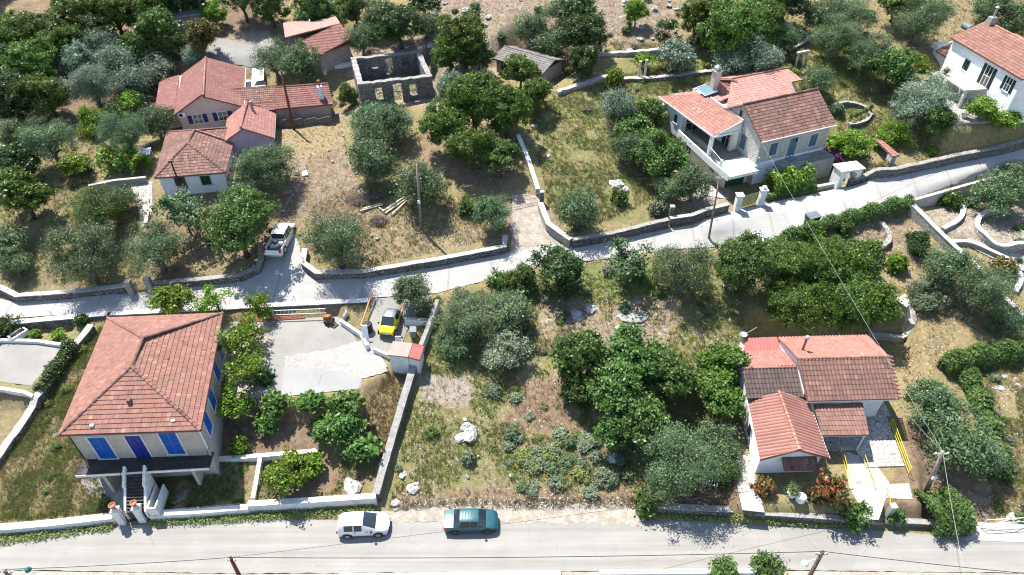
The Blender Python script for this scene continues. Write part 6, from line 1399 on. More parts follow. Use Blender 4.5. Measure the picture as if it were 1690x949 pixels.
# ------------------------------------------------------------------ vehicles
def car(name, label, px, py, yaw, paint_m, L, W, H, stations, wheel_r=.30, wheels=(.78, .80), rim='rim', roof_m=None, glass_ranges=None, ribs=False, group=None, hatch=True, lights=True, z=None):
    """stations: (x from the tail, half width at the belt, belt/bonnet height, roof height or None, roof half width)"""
    x, y, gz = P(px, py); gz = gz if z is None else z
    r = empty(name, (x, y, gz + .03), yaw, label, "car" if name != "pickup_truck" else "pickup truck", group)
    secs = []
    for sx, hw, bz, rzz, rw in stations:
        rz_ = bz + .03 if rzz is None else rzz; rw_ = hw * .80 if rzz is None else rw
        ze = bz if rzz is None else bz
        secs.append([(sx, hw * .90, .20), (sx, hw * .985, .36), (sx, hw, bz * .72), (sx, hw * .97, ze), (sx, rw_, rz_ - (.015 if rzz is None else .05)), (sx, rw_ * .82, rz_), (sx, rw_ * .4, rz_ + .022), (sx, 0, rz_ + .028)])
    body, roof, glass = MB(), MB(), MB()
    n = len(secs); nc = len(stations[0])
    for i in range(n - 1):
        a, b = stations[i], stations[i + 1]; cab = a[3] is not None or b[3] is not None
        full = a[3] is not None and b[3] is not None
        for k in range(7):
            quad = [secs[i][k], secs[i + 1][k], secs[i + 1][k + 1], secs[i][k + 1]]
            tgt = body
            if cab:
                pillar = (b[0] - a[0]) < .13 or (hatch and L > 3.5 and a[0] < .3)
                if full and k == 3 and not pillar: tgt = glass
                elif not full and k >= 5: tgt = glass
                elif not full and k in (3, 4): tgt = body if k == 3 else glass
                elif full and k >= 4: tgt = roof
            for sgn in (1, -1):
                q = [(p[0] - L / 2, p[1] * sgn, p[2]) for p in quad]
                tgt.face(q[::-1] if sgn > 0 else q)
    for i, fl in ((0, 1), (n - 1, 0)):
        ring = [(p[0] - L / 2, p[1], p[2]) for p in secs[i]] + [(p[0] - L / 2, -p[1], p[2]) for p in secs[i][-2::-1]]
        body.face(ring if fl else ring[::-1])
    body.box(-L / 2 + .15, L / 2 - .15, -W / 2 * .88, W / 2 * .88, .17, .205)
    for m_, nm, mt in ((body, "body", paint_m), (roof, "roof", roof_m or paint_m), (glass, "windows", 'glass')):
        me_ = m_.build(nm, mt, r).data; bb = bmesh.new(); bb.from_mesh(me_); bmesh.ops.remove_doubles(bb, verts=bb.verts, dist=.002); bb.to_mesh(me_); bb.free()
        me_.polygons.foreach_set("use_smooth", np.ones(len(me_.polygons), bool)); me_.set_sharp_from_angle(angle=math.radians(32))
    for sx in (wheels[0], L - wheels[1]):
        for sg in (1, -1):
            mb = MB(); yo = W / 2 - .10
            mb.tube([(sx - L / 2, sg * (yo - .10), wheel_r), (sx - L / 2, sg * (yo + .115), wheel_r)], wheel_r, 18); wh = mb.build("wheel", 'rubber', r)
            mb = MB(); mb.tube([(sx - L / 2, sg * (yo + .10), wheel_r), (sx - L / 2, sg * (yo + .125), wheel_r)], wheel_r * .64, 14); mb.build("rim", rim, wh)
            mb = MB(); K = 10
            pts = [(sx - L / 2 + (wheel_r + .07) * math.cos(math.pi * q / K), sg * (W / 2 - .012), wheel_r + (wheel_r + .05) * math.sin(math.pi * q / K)) for q in range(K + 1)]
            mb.tube(pts, .035, 5); mb.build("wheel_arch", 'black_plastic', r)
    for sg in (1, -1):
        mi = next(i for i, s in enumerate(stations) if i > n // 2 and s[3] is None)
        sx = stations[mi][0] - .30; mb = MB(); mb.lathe([(.04, -.07), (.10, -.03), (.10, .05), (.03, .09)], 8, (sx - L / 2, sg * (W / 2 + .09), stations[mi][2] + .02)); mb.box(sx - L / 2 - .03, sx - L / 2 + .03, min(sg * (W / 2 - .05), sg * (W / 2 + .08)), max(sg * (W / 2 - .05), sg * (W / 2 + .08)), stations[mi][2] - .03, stations[mi][2] + .01); mb.build("wing_mirror", 'black_plastic' if paint_m != 'paint_silver' else paint_m, r)
        hw = stations[-2][1]; mb = MB(); e = L / 2
        xf, bz = stations[-1][0] - L / 2, stations[-1][2]
        mb.box8([(xf - .22, sg * hw * .60, bz - .17), (xf - .02, sg * hw * .52, bz - .17), (xf - .30, sg * hw * 1.0, bz - .12), (xf - .42, sg * hw * .92, bz - .12), (xf - .22, sg * hw * .60, bz + .05), (xf + .01, sg * hw * .52, bz + .0), (xf - .20, sg * hw * 1.005, bz + .05), (xf - .42, sg * hw * .92, bz + .075)]); mb.build("headlight", 'clear_lens', r)
        hw0 = stations[1][1]; mb = MB(); zz = stations[1][2] - .05
        y0, y1 = sorted((sg * hw0 * .80, sg * (hw0 + .012))); mb.box(-L / 2 - .012, -L / 2 + .22, y0, y1, zz - .22, zz + (.18 if hatch else .02)); mb.build("tail_light", 'red_lens', r)
        mb = MB(); ys = sg * (W / 2 + .004); 
        for dx in (.35, -.55): mb.box(dx - .09, dx + .09, min(ys, ys + sg * .02), max(ys, ys + sg * .02), .80, .83)
        mb.build("door_handle", 'black_plastic', r)
    for xe in (-L / 2 - .012, L / 2 - .002):
        mb = MB(); mb.box(xe, xe + .014, -.26, .26, .42, .53); mb.build("number_plate", 'plate', r)
    mb = MB(); mb.box(L / 2 - .06, L / 2 + .012, -W * .34, W * .34, .24, .38); mb.build("bumper_grille", 'black_plastic', r)
    if ribs:
        for k in range(5):
            xx = L * .30 + k * .22 - L / 2; mb = MB(); rw = .46; zt = H + .005; mb.tube([(xx, -rw, zt - .02), (xx, 0, zt + .02), (xx, rw, zt - .02)], .028, 6); mb.build("roof_bar", paint_m, r)
    return r
M['paint_white'] = paint("white_car_paint", (.66, .66, .65), .35, 0, .3, .08)
M['paint_silver'] = paint("off_white_car_paint", (.74, .74, .72), .3, 0, .4, .05)
M['paint_teal'] = paint("teal_car_paint", (.006, .070, .085), .42, .1, .15, .12)
M['paint_yellow'] = paint("yellow_car_paint", (.66, .60, .02), .3, 0, .5, .05)
M['paint_grey'] = paint("silver_grey_car_paint", (.22, .24, .25), .3, .5, .4, .05)
M['paint_blue'] = paint("pale_blue_car_paint", (.46, .60, .72), .3, .2, .4, .05)
HATCH = [(0, .50, .58, None, 0), (.05, .66, .80, None, 0), (.14, .76, .95, 1.22, .50), (.55, .815, .96, 1.44, .57), (.62, .82, .96, 1.455, .58), (1.28, .835, .945, 1.475, .59), (1.36, .835, .94, 1.475, .59), (1.95, .835, .925, 1.44, .58), (2.03, .835, .92, 1.425, .575), (2.95, .825, .92, None, 0), (3.30, .80, .86, None, 0), (3.58, .74, .77, None, 0), (3.78, .62, .66, None, 0), (3.88, .46, .52, None, 0)]
SEDAN = [(0, .64, .66, None, 0), (.05, .76, .88, None, 0), (.40, .80, .93, None, 0), (.75, .81, .94, None, 0), (1.20, .82, .94, 1.38, .56), (1.30, .82, .94, 1.395, .57), (1.95, .825, .93, 1.41, .58), (2.05, .825, .93, 1.41, .58), (2.55, .825, .91, 1.375, .56), (2.65, .825, .91, 1.35, .56), (3.20, .82, .91, None, 0), (3.70, .79, .82, None, 0), (3.98, .70, .70, None, 0), (4.10, .58, .54, None, 0)]
MICRO = [(0, .64, .72, None, 0), (.05, .72, .92, None, 0), (.15, .77, .98, 1.36, .55), (.55, .79, .99, 1.50, .58), (.65, .79, .99, 1.51, .58), (1.35, .79, .97, 1.50, .58), (1.45, .79, .97, 1.49, .58), (2.15, .78, .95, None, 0), (2.50, .72, .82, None, 0), (2.68, .60, .60, None, 0)]
car("parked_car", "white hatchback parked on the bottom road in front of the stone wall end", 602, 872, math.radians(3.2), 'paint_white', 3.90, 1.68, 1.47, HATCH, .30)
car("parked_car", "teal saloon parked on the bottom road below the overgrown plot", 778, 866, math.radians(1.2), 'paint_teal', 4.10, 1.66, 1.41, SEDAN, .29, (.82, .80), 'steel_rim', ribs=True, hatch=False)
a, b = P(637, 561), P(652, 512); car("parked_car", "small yellow car with a silver-grey roof on the driveway beside the small olive", 644.5, 541, math.atan2(a[1] - b[1], a[0] - b[0]), 'paint_yellow', 2.70, 1.58, 1.5, MICRO, .29, (.42, .42), roof_m='paint_grey')
car("parked_car", "pale blue car almost hidden behind the round green tree by the lane", 1262, 415, math.radians(-72), 'paint_blue', 3.90, 1.68, 1.47, HATCH, .30)
# white pickup
a, b = P(459, 424), P(474, 379); pyaw = math.atan2(b[1] - a[1], b[0] - a[0])
PICK = [(2.0, .86, .95, None, 0), (2.05, .87, 1.0, 1.58, .66), (2.30, .87, 1.0, 1.70, .68), (2.38, .87, 1.0, 1.71, .68), (3.05, .875, .99, 1.71, .68), (3.13, .875, .99, 1.70, .68), (3.55, .875, .98, 1.67, .67), (3.64, .875, .98, 1.64, .67), (4.10, .87, 1.02, None, 0), (4.70, .85, .95, None, 0), (5.0, .76, .80, None, 0), (5.12, .68, .56, None, 0)]
pk = car("pickup_truck", "white double-cab pickup truck parked beside the green oak on the concrete apron", 466, 402, pyaw, 'paint_white', 5.12, 1.76, 1.7, PICK, .36, (1.05, .95), lights=False)
Lp = 5.12
mb = MB(); x0, x1 = -Lp / 2 + .04, -Lp / 2 + 2.02
mb.box(x0, x1, -.86, -.78, .36, 1.02); mb.box(x0, x1, .78, .86, .36, 1.02); mb.box(x1 - .05, x1 + .02, -.778, .778, .36, 1.0); mb.build("bed_side", 'paint_white', pk)
mb = MB(); mb.box(x0 + .05, x1 - .05, -.778, .778, .45, .56); mb.build("bed_floor", 'grey_plastic', pk)
mb = MB(); mb.box(x0 - .03, x0 + .04, -.775, .775, .42, 1.0); mb.build("tailgate", 'paint_silver', pk)
for i, (bx, by, sx, sy, hh, m) in enumerate(((-.55, .3, .5, .5, .3, 'grey_metal'), (-1.0, -.35, .6, .4, .25, 'white_paint'), (-1.5, .25, .5, .6, .2, 'clear_lens'))):
    mb = MB(); mb.box(bx - sx / 2, bx + sx / 2, by - sy / 2, by + sy / 2, 0, hh)
    mb.box(bx - sx / 2 - .02, bx + sx / 2 + .02, by - sy / 2 - .02, by + sy / 2 + .02, hh + .002, hh + .03)
    o = mb.build("load_box", m, None, loc=None); o.location = (pk.location.x, pk.location.y, pk.location.z + .565); o.rotation_euler = (0, 0, pyaw); tag(o, ["grey metal box in the pickup bed, nearest the cab", "white box in the pickup bed", "pale bundle in the pickup bed, nearest the tailgate"][i], "box")
# ------------------------------------------------------------------ trees: (shape, leaves, crown centre px, py, half width px, label, [height squash], [name])
TR = [
 # dark wood at the top left
 ('oak','oak',20,52,44,"dark oak in the top left corner of the wood"),
 ('oak','oak',78,48,46,"dark oak at the top of the wood, second from the left corner"),
 ('oak','oak',132,22,44,"dark oak at the top edge of the wood above the silver olives"),
 ('oak','oak',188,18,44,"dark oak at the top edge, right of the wood's middle"),
 ('oak','oak',243,12,42,"dark oak at the top edge, left of the grey sheet roof"),
 ('oak','dark',-5,110,46,"very dark oak cut by the left edge in the upper wood"),
 ('oak','oak',52,100,48,"oak with a bright top in the middle of the wood"),
 ('oak','oak',105,72,38,"oak on the inner side of the wood, left of the upper silver olive"),
 ('oak','dark',15,160,46,"dark oak at the left edge, lower part of the wood"),
 ('oak','oak',72,150,46,"oak at the lower right end of the wood, beside the shaded path"),
 ('oak','dark',158,58,34,"small dark oak with bare trunks behind the upper silver olive"),
 ('oak','dark',300,-6,40,"dark tree at the top edge behind the grey sheet roof"),
 ('oak','bright',352,18,23,"bright green tree right of the grey sheet roof"),
 ('pine','dark',398,-6,38,"dark umbrella-shaped pine over the dirt lane at the top"),
 ('oak','green',446,12,30,"green tree right behind the pale pink rear roof at the top"),
 ('oak','green',522,10,44,"green tree above the dusky pink roof at the top edge"),
 ('oak','green',262,52,34,"green tree at the near side of the grey sheet roof"),
 ('oak','green',226,78,26,"small green tree left of the brownish tree"),
 ('oak','green',285,70,26,"green bushy tree touching the brownish tree"),
 ('oak','brown',333,62,32,"brownish-leaved tree above the pink gabled house"),
 ('olive','silver',170,75,34,"silver olive at the top of the silvery group"),
 ('olive','silver',128,98,34,"silver olive at the left end of the silvery group"),
 ('olive','silver',193,100,36,"silver olive in the middle of the silvery group"),
 ('olive','silver',150,138,44,"large silver olive at the bottom of the silvery group"),
 ('olive','silver',215,133,34,"silver olive nearest the pink gabled house's left side"),
 ('olive','silver',258,112,32,"silver olive behind the left roof slope of the pink gabled house"),
 ('olive','silver',322,90,24,"pale silver olive behind the ridge of the pink gabled house"),
 # middle left orchard
 ('bush','bright',152,202,28,"round yellow-green citrus bush below the silver olives",1.3),
 ('bush','green',183,192,22,"dark green bush right of the round citrus bush",1.2),
 ('fig','bright',212,168,22,"loose bright shrub left of the pink gabled house's wall"),
 ('fig','bright',195,185,16,"small lime-green bush above the round citrus bush"),
 ('olive','olive',20,215,28,"grey olive at the left edge below the dark wood"),
 ('olive','olive',80,232,46,"wide grey olive below the shaded path at the left"),
 ('olive','olive',205,225,42,"olive left of the hipped house, under the citrus bushes"),
 ('olive','olive',256,200,33,"olive in front of the pink gabled house's wall"),
 ('oak','dark',25,268,36,"dark bushy tree at the left edge, above the bright oak"),
 ('fig','bright',122,272,24,"lemon tree with yellow-green leaves left of the paved path"),
 ('oak','oak',35,322,44,"bright-topped oak at the left edge, mid height"),
 ('olive','olive',5,395,36,"olive cut by the left edge above the curving stone wall"),
 ('olive','olive',20,430,28,"small olive at the left edge just above the stone wall"),
 ('olive','green',158,348,50,"greenish olive left of the paved path"),
 ('olive','olive',200,325,26,"small olive at the right of the paved terrace's end"),
 ('olive','olive',138,422,58,"big grey olive left of the grey gate posts"),
 ('olive','olive',255,410,52,"big grey olive right above the grey gate posts"),
 ('thin','olive',300,345,44,"sparse olive with bare branches in front of the hipped house"),
 ('oak','green',392,372,60,"broad green oak left of the white pickup"),
 ('olive','olive',398,328,34,"olive between the hipped house and the broad green oak"),
 ('olive','olive',440,268,52,"large olive at the right corner of the hipped house"),
 ('olive','olive',410,290,28,"olive against the lilac side room of the hipped house"),
 # plot with timber
 ('olive','olive',556,398,58,"large olive behind the rounded stone wall, right of the white pickup"),
 ('olive','olive',452,102,37,"olive in front of the paved yard, left one of the pair above the annex"),
 ('olive','olive',497,106,36,"olive in front of the paved yard, right one of the pair above the annex"),
 ('bush','green',577,163,19,"round dark green bush at the corner of the stone ruin",1.4),
 ('olive','olive',616,196,36,"olive in front of the stone ruin's left corner"),
 ('olive','olive',655,206,34,"olive below the stone ruin, touching the oak group"),
 ('olive','olive',612,232,36,"olive between the ruin and the brushwood heap"),
 ('olive','olive',612,268,42,"full olive just behind the brushwood heap"),
 ('olive','silver',745,145,30,"silvery olive at the right corner of the stone ruin"),
 ('oak','oak',738,205,48,"oak in front of the ruin, left one of the central oak group"),
 ('oak','oak',782,168,52,"tall oak at the centre of the central oak group"),
 ('oak','oak',838,182,46,"oak at the right of the central oak group"),
 ('oak','oak',860,116,31,"oak in front of the stone shed's left half"),
 ('oak','oak',884,156,28,"oak in front of the stone shed's right end"),
 ('oak','oak',778,240,44,"oak at the lower end of the central oak group"),
 ('oak','green',828,262,32,"green oak beside the white-capped wall of the dirt track"),
 ('olive','olive',697,305,44,"olive behind the grey pole in the timber plot"),
 ('olive','olive',815,355,34,"pale olive behind the plot wall's right end"),
 ('bush','green',770,343,17,"round green bush between the two olives of the timber plot",1.2),
 ('oak','oak',765,62,48,"large round oak right behind the stone ruin"),
 ('oak','oak',742,88,32,"oak lobe in front of the large round oak, by the ruin"),
 ('oak','green',790,95,28,"oak at the right foot of the large round oak"),
 ('oak','dark',658,36,44,"dark oak behind the stone ruin"),
 ('olive','olive',597,66,29,"grey olive right of the dusky pink roof"),
 ('olive','olive',622,28,32,"olive at the top edge behind the pink roof's right end"),
 ('olive','olive',705,38,26,"pale olive between the dark oak and the large round oak"),
 ('oak','green',585,12,30,"green tree at the top edge above the grey olive"),
 ('oak','dark',700,2,30,"dark tree at the top edge above the ruin"),
 # top middle
 ('oak','dark',962,62,43,"tall dark oak standing on the stone terrace right of the shed"),
 ('oak','dark',962,98,30,"lower part of the dark oak clump over the field wall"),
 ('olive','olive',878,42,34,"olive left of the tall dark oak"),
 ('olive','olive',905,72,32,"olive in front of the tall dark oak, beside the shed roof"),
 ('olive','olive',930,14,30,"olive at the top edge above the tall dark oak"),
 ('oak','green',958,10,28,"dark green tree at the top edge right of the olive"),
 ('oak','bright',1050,22,21,"small bright round tree alone on the bare hillside"),
 ('thin','dark',1100,52,24,"thin dark tree on the bare hillside right of the bright round tree"),
 ('oak','oak',1160,26,40,"oak at the left of the big oak clump behind the stone house"),
 ('oak','oak',1210,45,56,"biggest oak of the clump behind the stone house"),
 ('oak','oak',1250,30,44,"oak at the right of the big oak clump behind the stone house"),
 ('oak','dark',1300,2,40,"dark oak at the top edge right of the oak clump"),
 ('oak','dark',1265,-5,36,"dark oak at the top edge behind the oak clump"),
 ('thin','silver',1118,94,34,"pale open olive behind the stone house's hipped wing"),
 ('olive','silver',1120,90,30,"silvery olive behind the stone house's hipped wing, in the grass"),
 ('olive','silver',1208,102,32,"silvery olive touching the rear roof of the stone house"),
 ('olive','silver',1250,95,34,"silvery olive right behind the rear roof of the stone house"),
 ('thin','bright',1066,98,16,"small bright young tree between two posts in the golden grass"),
 ('olive','silver',1022,172,32,"silver olive in the golden field left of the stone house"),
 ('bush','bright',1014,128,16,"bright bush by the low wall in the golden field",1.3),
 ('oak','green',1065,198,34,"green tree left of the stone house's wing"),
 ('fig','fig',1085,248,48,"large fig tree left of the balcony"),
 ('fig','fig',1045,215,30,"green fig behind the large fig, towards the golden field"),
 ('olive','olive',1040,245,30,"olive to the left of the large fig tree"),
 ('fig','fig',1110,270,30,"fig branches at the foot of the balcony wall"),
 ('olive','olive',1145,305,36,"olive by the lane wall below the balcony"),
 ('olive','olive',1105,310,26,"grey olive left of the balcony olive, behind the stone pier"),
 ('olive','olive',955,345,40,"round olive alone in the corner of the golden field"),
 ('bush','green',1022,326,16,"small round green bush right of the lone olive",1.2),
 ('bush','scrub',1085,345,18,"reddish-green bush beside the stone pier",1.1),
 # upper right
 ('olive','olive',1350,130,28,"olive touching the right roof end of the stone house"),
 ('olive','olive',1378,60,42,"olive in the middle of the upper right grass"),
 ('olive','olive',1355,25,34,"olive at the top right, above the curved terrace wall"),
 ('olive','olive',1405,22,40,"dark olive at the top, left of the wide olive"),
 ('olive','olive',1430,90,42,"olive above the curved bed right of the stone house"),
 ('oak','green',1470,115,38,"green almond tree in front of the white house"),
 ('thin','bright',1515,104,26,"bare-branched tree with bright tips beside the white house's lower wing"),
 ('olive','olive',1522,30,46,"wide olive behind the black water tank"),
 ('olive','silver',1522,168,52,"large silver olive below the white house"),
 ('oak','green',1545,200,28,"green bush tree at the right foot of the large silver olive"),
 ('olive','olive',1640,15,36,"olive behind the white house's chimney"),
 ('olive','olive',1685,35,34,"olive at the top right corner"),
 ('oak','oak',1480,5,30,"dark tree at the top edge left of the wide olive"),
 ('fig','bright',1622,180,24,"young lime-green tree on the white house's patio"),
 ('fig','bright',1660,198,22,"spreading lime-green tree at the right end of the patio"),
 ('bush','bright',1480,218,26,"bright bush in the grass below the large silver olive",1.1),
 ('bush','bright',1455,232,18,"small bright bush left of the grass by the mossy wall",1.1),
 ('bush','olive',1380,182,13,"small dark bush inside the curved stone bed",1.1),
 ('olive','green',1262,75,24,"small green olive between the oak clump and the stone house"),
 ('olive','olive',1295,65,26,"olive left of the curved terrace wall at the upper right"),
 ('fig','bright',1410,240,26,"vine tree with lime leaves right of the bougainvillea"),
 ('fig','bright',1385,232,18,"lime vine between the stone house and the bougainvillea"),
 ('bush','purple',1372,262,20,"purple-flowered bougainvillea over the arched gateway",1.2),
 ('olive','olive',1650,318,44,"big old olive in the curved planter at the right edge"),
 ('olive','olive',1690,295,36,"olive branches cut by the right edge above the planter"),
 ('bush','green',1570,332,20,"green bush in the angled white planter",1.2),
 ('bush','olive',1605,335,11,"small dark bush beside the planter path",1.1),
 # right-hand garden
 ('olive','olive',1625,480,54,"large grey olive against the right-hand rubble wall"),
 ('olive','olive',1565,448,42,"grey olive in the middle of the right-hand lawn's upper end"),
 ('olive','olive',1660,525,30,"olive at the lower right of the large grey olive"),
 ('bush','dark',1515,405,26,"round dark bush on the dry plot beside the rubble wall",1.2),
 ('bush','bright',1480,435,20,"yellow-green citrus bush right of the wide carob trees",1.1),
 ('bush','scrub',1530,490,32,"reddish wild shrub beside the upper lawn",1.0),
 ('bush','brown',1655,440,22,"brownish shrub inside the curved flower bed",1.0),
 ('bush','green',1395,378,15,"small green tree-like bush on the dry plot near the lane hedge",1.3),
 ('bush','bright',1345,385,16,"yellowish bush beside the green bin on the lane",1.1),
 ('oak','green',1226,436,56,"round green tree beside the pale blue car"),
 ('dense','oak',1298,432,52,"wide carob tree, left upper one of the dense mass"),
 ('dense','oak',1365,435,54,"wide carob tree, top middle one of the dense mass"),
 ('dense','oak',1420,432,44,"wide carob tree, top right one of the dense mass"),
 ('dense','oak',1310,505,52,"wide carob tree, lower left one above the house roof"),
 ('dense','oak',1385,500,58,"wide carob tree in the centre above the house roof"),
 ('dense','oak',1440,500,46,"wide carob tree, lower right one beside the white path"),
 ('olive','olive',1130,445,58,"large grey olive at the lane's lower edge"),
 ('thin','olive',1040,425,44,"open olive with bare branches left of the large grey olive"),
 ('olive','olive',1045,440,28,"low olive bush left of the large roadside olive"),
 ('dark','dark',922,440,45,"dark round evergreen at the lane corner"),
 ('bush','green',858,466,34,"dense green shrub left of the dark round evergreen",1.1),
 ('bush','green',825,462,20,"small green shrub at the lane's lower edge",1.1),
 # middle plot
 ('olive','olive',683,484,35,"small rounded olive beside the yellow car"),
 ('olive','olive',775,525,56,"sprawling old olive with grey dead branches in the overgrown plot",.75),
 ('olive','olive',840,515,48,"sprawling olive at the upper right of the old olive",.75),
 ('olive','scrub',835,575,42,"sprawling olive at the lower right of the old olive",.75),
 ('olive','olive',748,560,36,"low olive growth left of the old olive",.7),
 ('oak','green',960,595,50,"green oak at the upper left of the thicket in the middle plot"),
 ('oak','green',1050,590,54,"green oak at the top of the thicket in the middle plot"),
 ('oak','green',1105,625,44,"green oak at the right of the thicket in the middle plot"),
 ('oak','green',1020,650,56,"green oak in the centre of the thicket in the middle plot"),
 ('oak','dark',955,645,32,"shaded oak at the left foot of the thicket in the middle plot"),
 ('oak','green',1060,690,50,"green oak at the bottom of the thicket in the middle plot"),
 ('oak','green',1010,705,38,"green oak at the lower left of the thicket in the middle plot"),
 ('oak','oak',1190,600,42,"green tree beside the left wall of the terracotta-roofed house"),
 ('oak','oak',1185,655,42,"green tree in front of the left wall of the terracotta-roofed house"),
 ('olive','olive',1182,728,44,"olive beside the house wall, behind the big roadside olive at bottom right"),
 ('olive','olive',1122,768,72,"biggest roadside olive, leaning over the dark stone wall at bottom right"),
 ('olive','green',1196,768,30,"small olive growth between the biggest roadside olive and the paved path"),
 ('bush','green',1068,832,26,"leafy bush spilling onto the road at the end of the dark wall",1.3),
 # bottom right garden
 ('olive','olive',1545,672,52,"olive beside the yellow railing, upper one of two"),
 ('olive','olive',1585,735,56,"large olive behind the bottom right pole"),
 ('olive','olive',1625,755,36,"olive at the right of the bottom right pole"),
  ('bush','green',1408,848,26,"round green bush beside the road steps",1.1),
 ('bush','green',1478,850,18,"low green bush behind the slanted pier",1.0),
 ('bush','red',1370,813,29,"large bush with red flowers in front of the terracotta-roofed house",1.5),
 ('bush','red',1259,804,19,"smaller red-flowered bush at the house corner by the paved path",1.4),
 ('olive','green',1195,944,27,"small tree at the bottom edge, left of two"),
 ('olive','green',1266,940,30,"small tree at the bottom edge, right of two"),
 # left house garden
 ('thin','bright',396,572,40,"vine tree beside the blue-shuttered house, upper crown"),
 ('thin','bright',416,545,28,"vine tree spreading over the concrete yard"),
 ('thin','bright',384,660,36,"vine tree beside the blue-shuttered house, lower crown"),
 ('thin','bright',404,612,36,"vine tree beside the blue-shuttered house, middle shoots over the yard"),
 ('fig','bright',285,498,34,"grape vine behind the blue-shuttered house, along the lane wall"),
 ('thin','bright',355,494,28,"thin grape vine by the lane wall, right of the dense one"),
 ('thin','bright',428,506,26,"sparse vine shoots over the lane wall above the yard"),
 ('bush','dark',437,622,17,"dark shrub at the left side of the concrete yard",1.2),
 ('fig','fig',452,664,22,"bushy vine at the lower left corner of the concrete yard"),
 ('fig','fig',512,662,22,"bushy vine along the lower edge of the concrete yard"),
 ('fig','fig',572,664,27,"bushy fig at the lower right corner of the concrete yard"),
 ('fig','fig',562,706,38,"big fig tree in the garden beside the grey boundary wall"),
 ('fig','fig',598,738,28,"fig tree leaning on the grey boundary wall"),
 ('fig','fig',530,708,22,"fig tree at the edge of the dark soil patch"),
 ('fig','bright',478,782,40,"citrus tree in the walled garden"),
 ('fig','bright',512,765,22,"small citrus growth right of the walled garden's tree"),
 ('fig','fig',440,695,22,"green plant over the dark soil below the vine"),
 ('bush','bright',396,738,19,"bright fennel bush at the corner of the white garden wall",1.1),
 ('bush','dark',12,542,20,"dark round bush on the far left concrete terrace",1.2),
 ('bush','bright',58,551,11,"small bright plant in the far left planting strip",.9),
 ('bush','bright',95,552,12,"small bright plant at the right of the far left planting strip",.9),
 ('bush','dark',133,527,14,"dark bush at the foot of the lane wall near the salmon roof",.9),
]
NAMES = {'olive': 'olive_tree', 'silver': 'olive_tree', 'oak': 'oak_tree', 'dense': 'carob_tree', 'dark': 'oak_tree', 'fig': 'fruit_tree', 'pine': 'pine_tree', 'thin': 'sparse_tree', 'bush': 'shrub'}
for t in TR:
    if not t[5]: continue
    sq = t[6] if len(t) > 6 else (.9 if t[0] == 'fig' else 1.0)
    place_tree(t[0], t[1], t[2], t[3], t[4], t[5], NAMES[t[0]], squash=sq)
# trees beyond the upper edge, so the hillside goes on
_r = random.Random(4)
for i in range(60):
    x = _r.uniform(-95, 95); y = _r.uniform(101 if x < -15 else 105, 126); place_tree('oak' if x < -20 or _r.random() < .4 else 'olive', _r.choice(['oak', 'dark']) if x < -20 else _r.choice(['olive', 'oak', 'silver']), 0, 0, 0, "tree on the hillside above the top edge of the picture", 'hill_tree', group="trees beyond the top edge", at=(x, y), R=_r.uniform(2.4, 3.8))
# ------------------------------------------------------------------ hedges, vines
hedge("lane_hedge", "clipped green hedge along the lower side of the lane, above the dry plot", "hedge", [(1282, 398), (1320, 382), (1400, 358), (1450, 345), (1500, 332)], 1.3, 1.5, 'green', 330)
hedge("garden_hedge", "dense dark hedge crossing to the right edge below the lawn", "hedge", [(1562, 600), (1610, 585), (1660, 578), (1730, 568)], 1.7, 1.7, 'green', 300)
hedge("garden_hedge", "leafy hedge running down the right side of the bottom right garden", "hedge", [(1596, 610), (1618, 655), (1635, 700), (1650, 745), (1655, 790)], 1.5, 1.3, 'green', 300)
hedge("clipped_shrub", "broad feathery green shrub above the road beside the white tube gate", "shrub", [(1530, 842), (1560, 838), (1600, 846)], 3.2, 2.1, 'green', 300, .10)
hedge("terrace_hedge", "dark thorny hedge along the right edge of the far left concrete terrace", "hedge", [(118, 568), (104, 588), (88, 612), (66, 640)], 1.2, 1.2, 'dark', 300)
hedge("pergola_vine", "lime-green vine spreading over the front yard of the stone house", "vine", [(1272, 302), (1300, 297), (1332, 290)], 2.3, 2.5, 'bright', 95, .15)
hedge("pergola_vine", "dense lime-green vine over the path left of the hipped house", "vine", [(168, 262), (200, 258), (232, 268)], 2.4, 2.0, 'bright', 70, .17)
hedge("wall_ivy", "green ivy along the foot of the stone house's front yard", "ivy", [(1265, 325), (1300, 318), (1345, 310)], .7, .8, 'green', 200)
hedge("wall_ivy", "brownish creeper on the lane wall right of the arched gateway", "creeper", [(1412, 290), (1440, 280), (1462, 272)], .9, .9, 'brown', 200)
hedge("yard_weeds", "row of bright seedlings along the lower edge of the concrete yard", "garden plants", [(480, 662), (540, 660), (590, 652)], .8, .5, 'bright', 150, .09)
hedge("roadside_weeds", "band of green weeds along the foot of the left front wall", "weeds", [(0, 890), (60, 883), (130, 873), (185, 866)], .9, .3, 'weed', 150, .08)
hedge("roadside_weeds", "band of green and yellow weeds along the wall right of the gate", "weeds", [(250, 862), (330, 857), (410, 852), (500, 846), (615, 838)], .7, .3, 'weed', 150, .08)
hedge("roadside_weeds", "dry weeds at the foot of the dark wall at bottom right", "weeds", [(1080, 848), (1240, 856), (1420, 866)], .5, .3, 'weed', 150, .08)
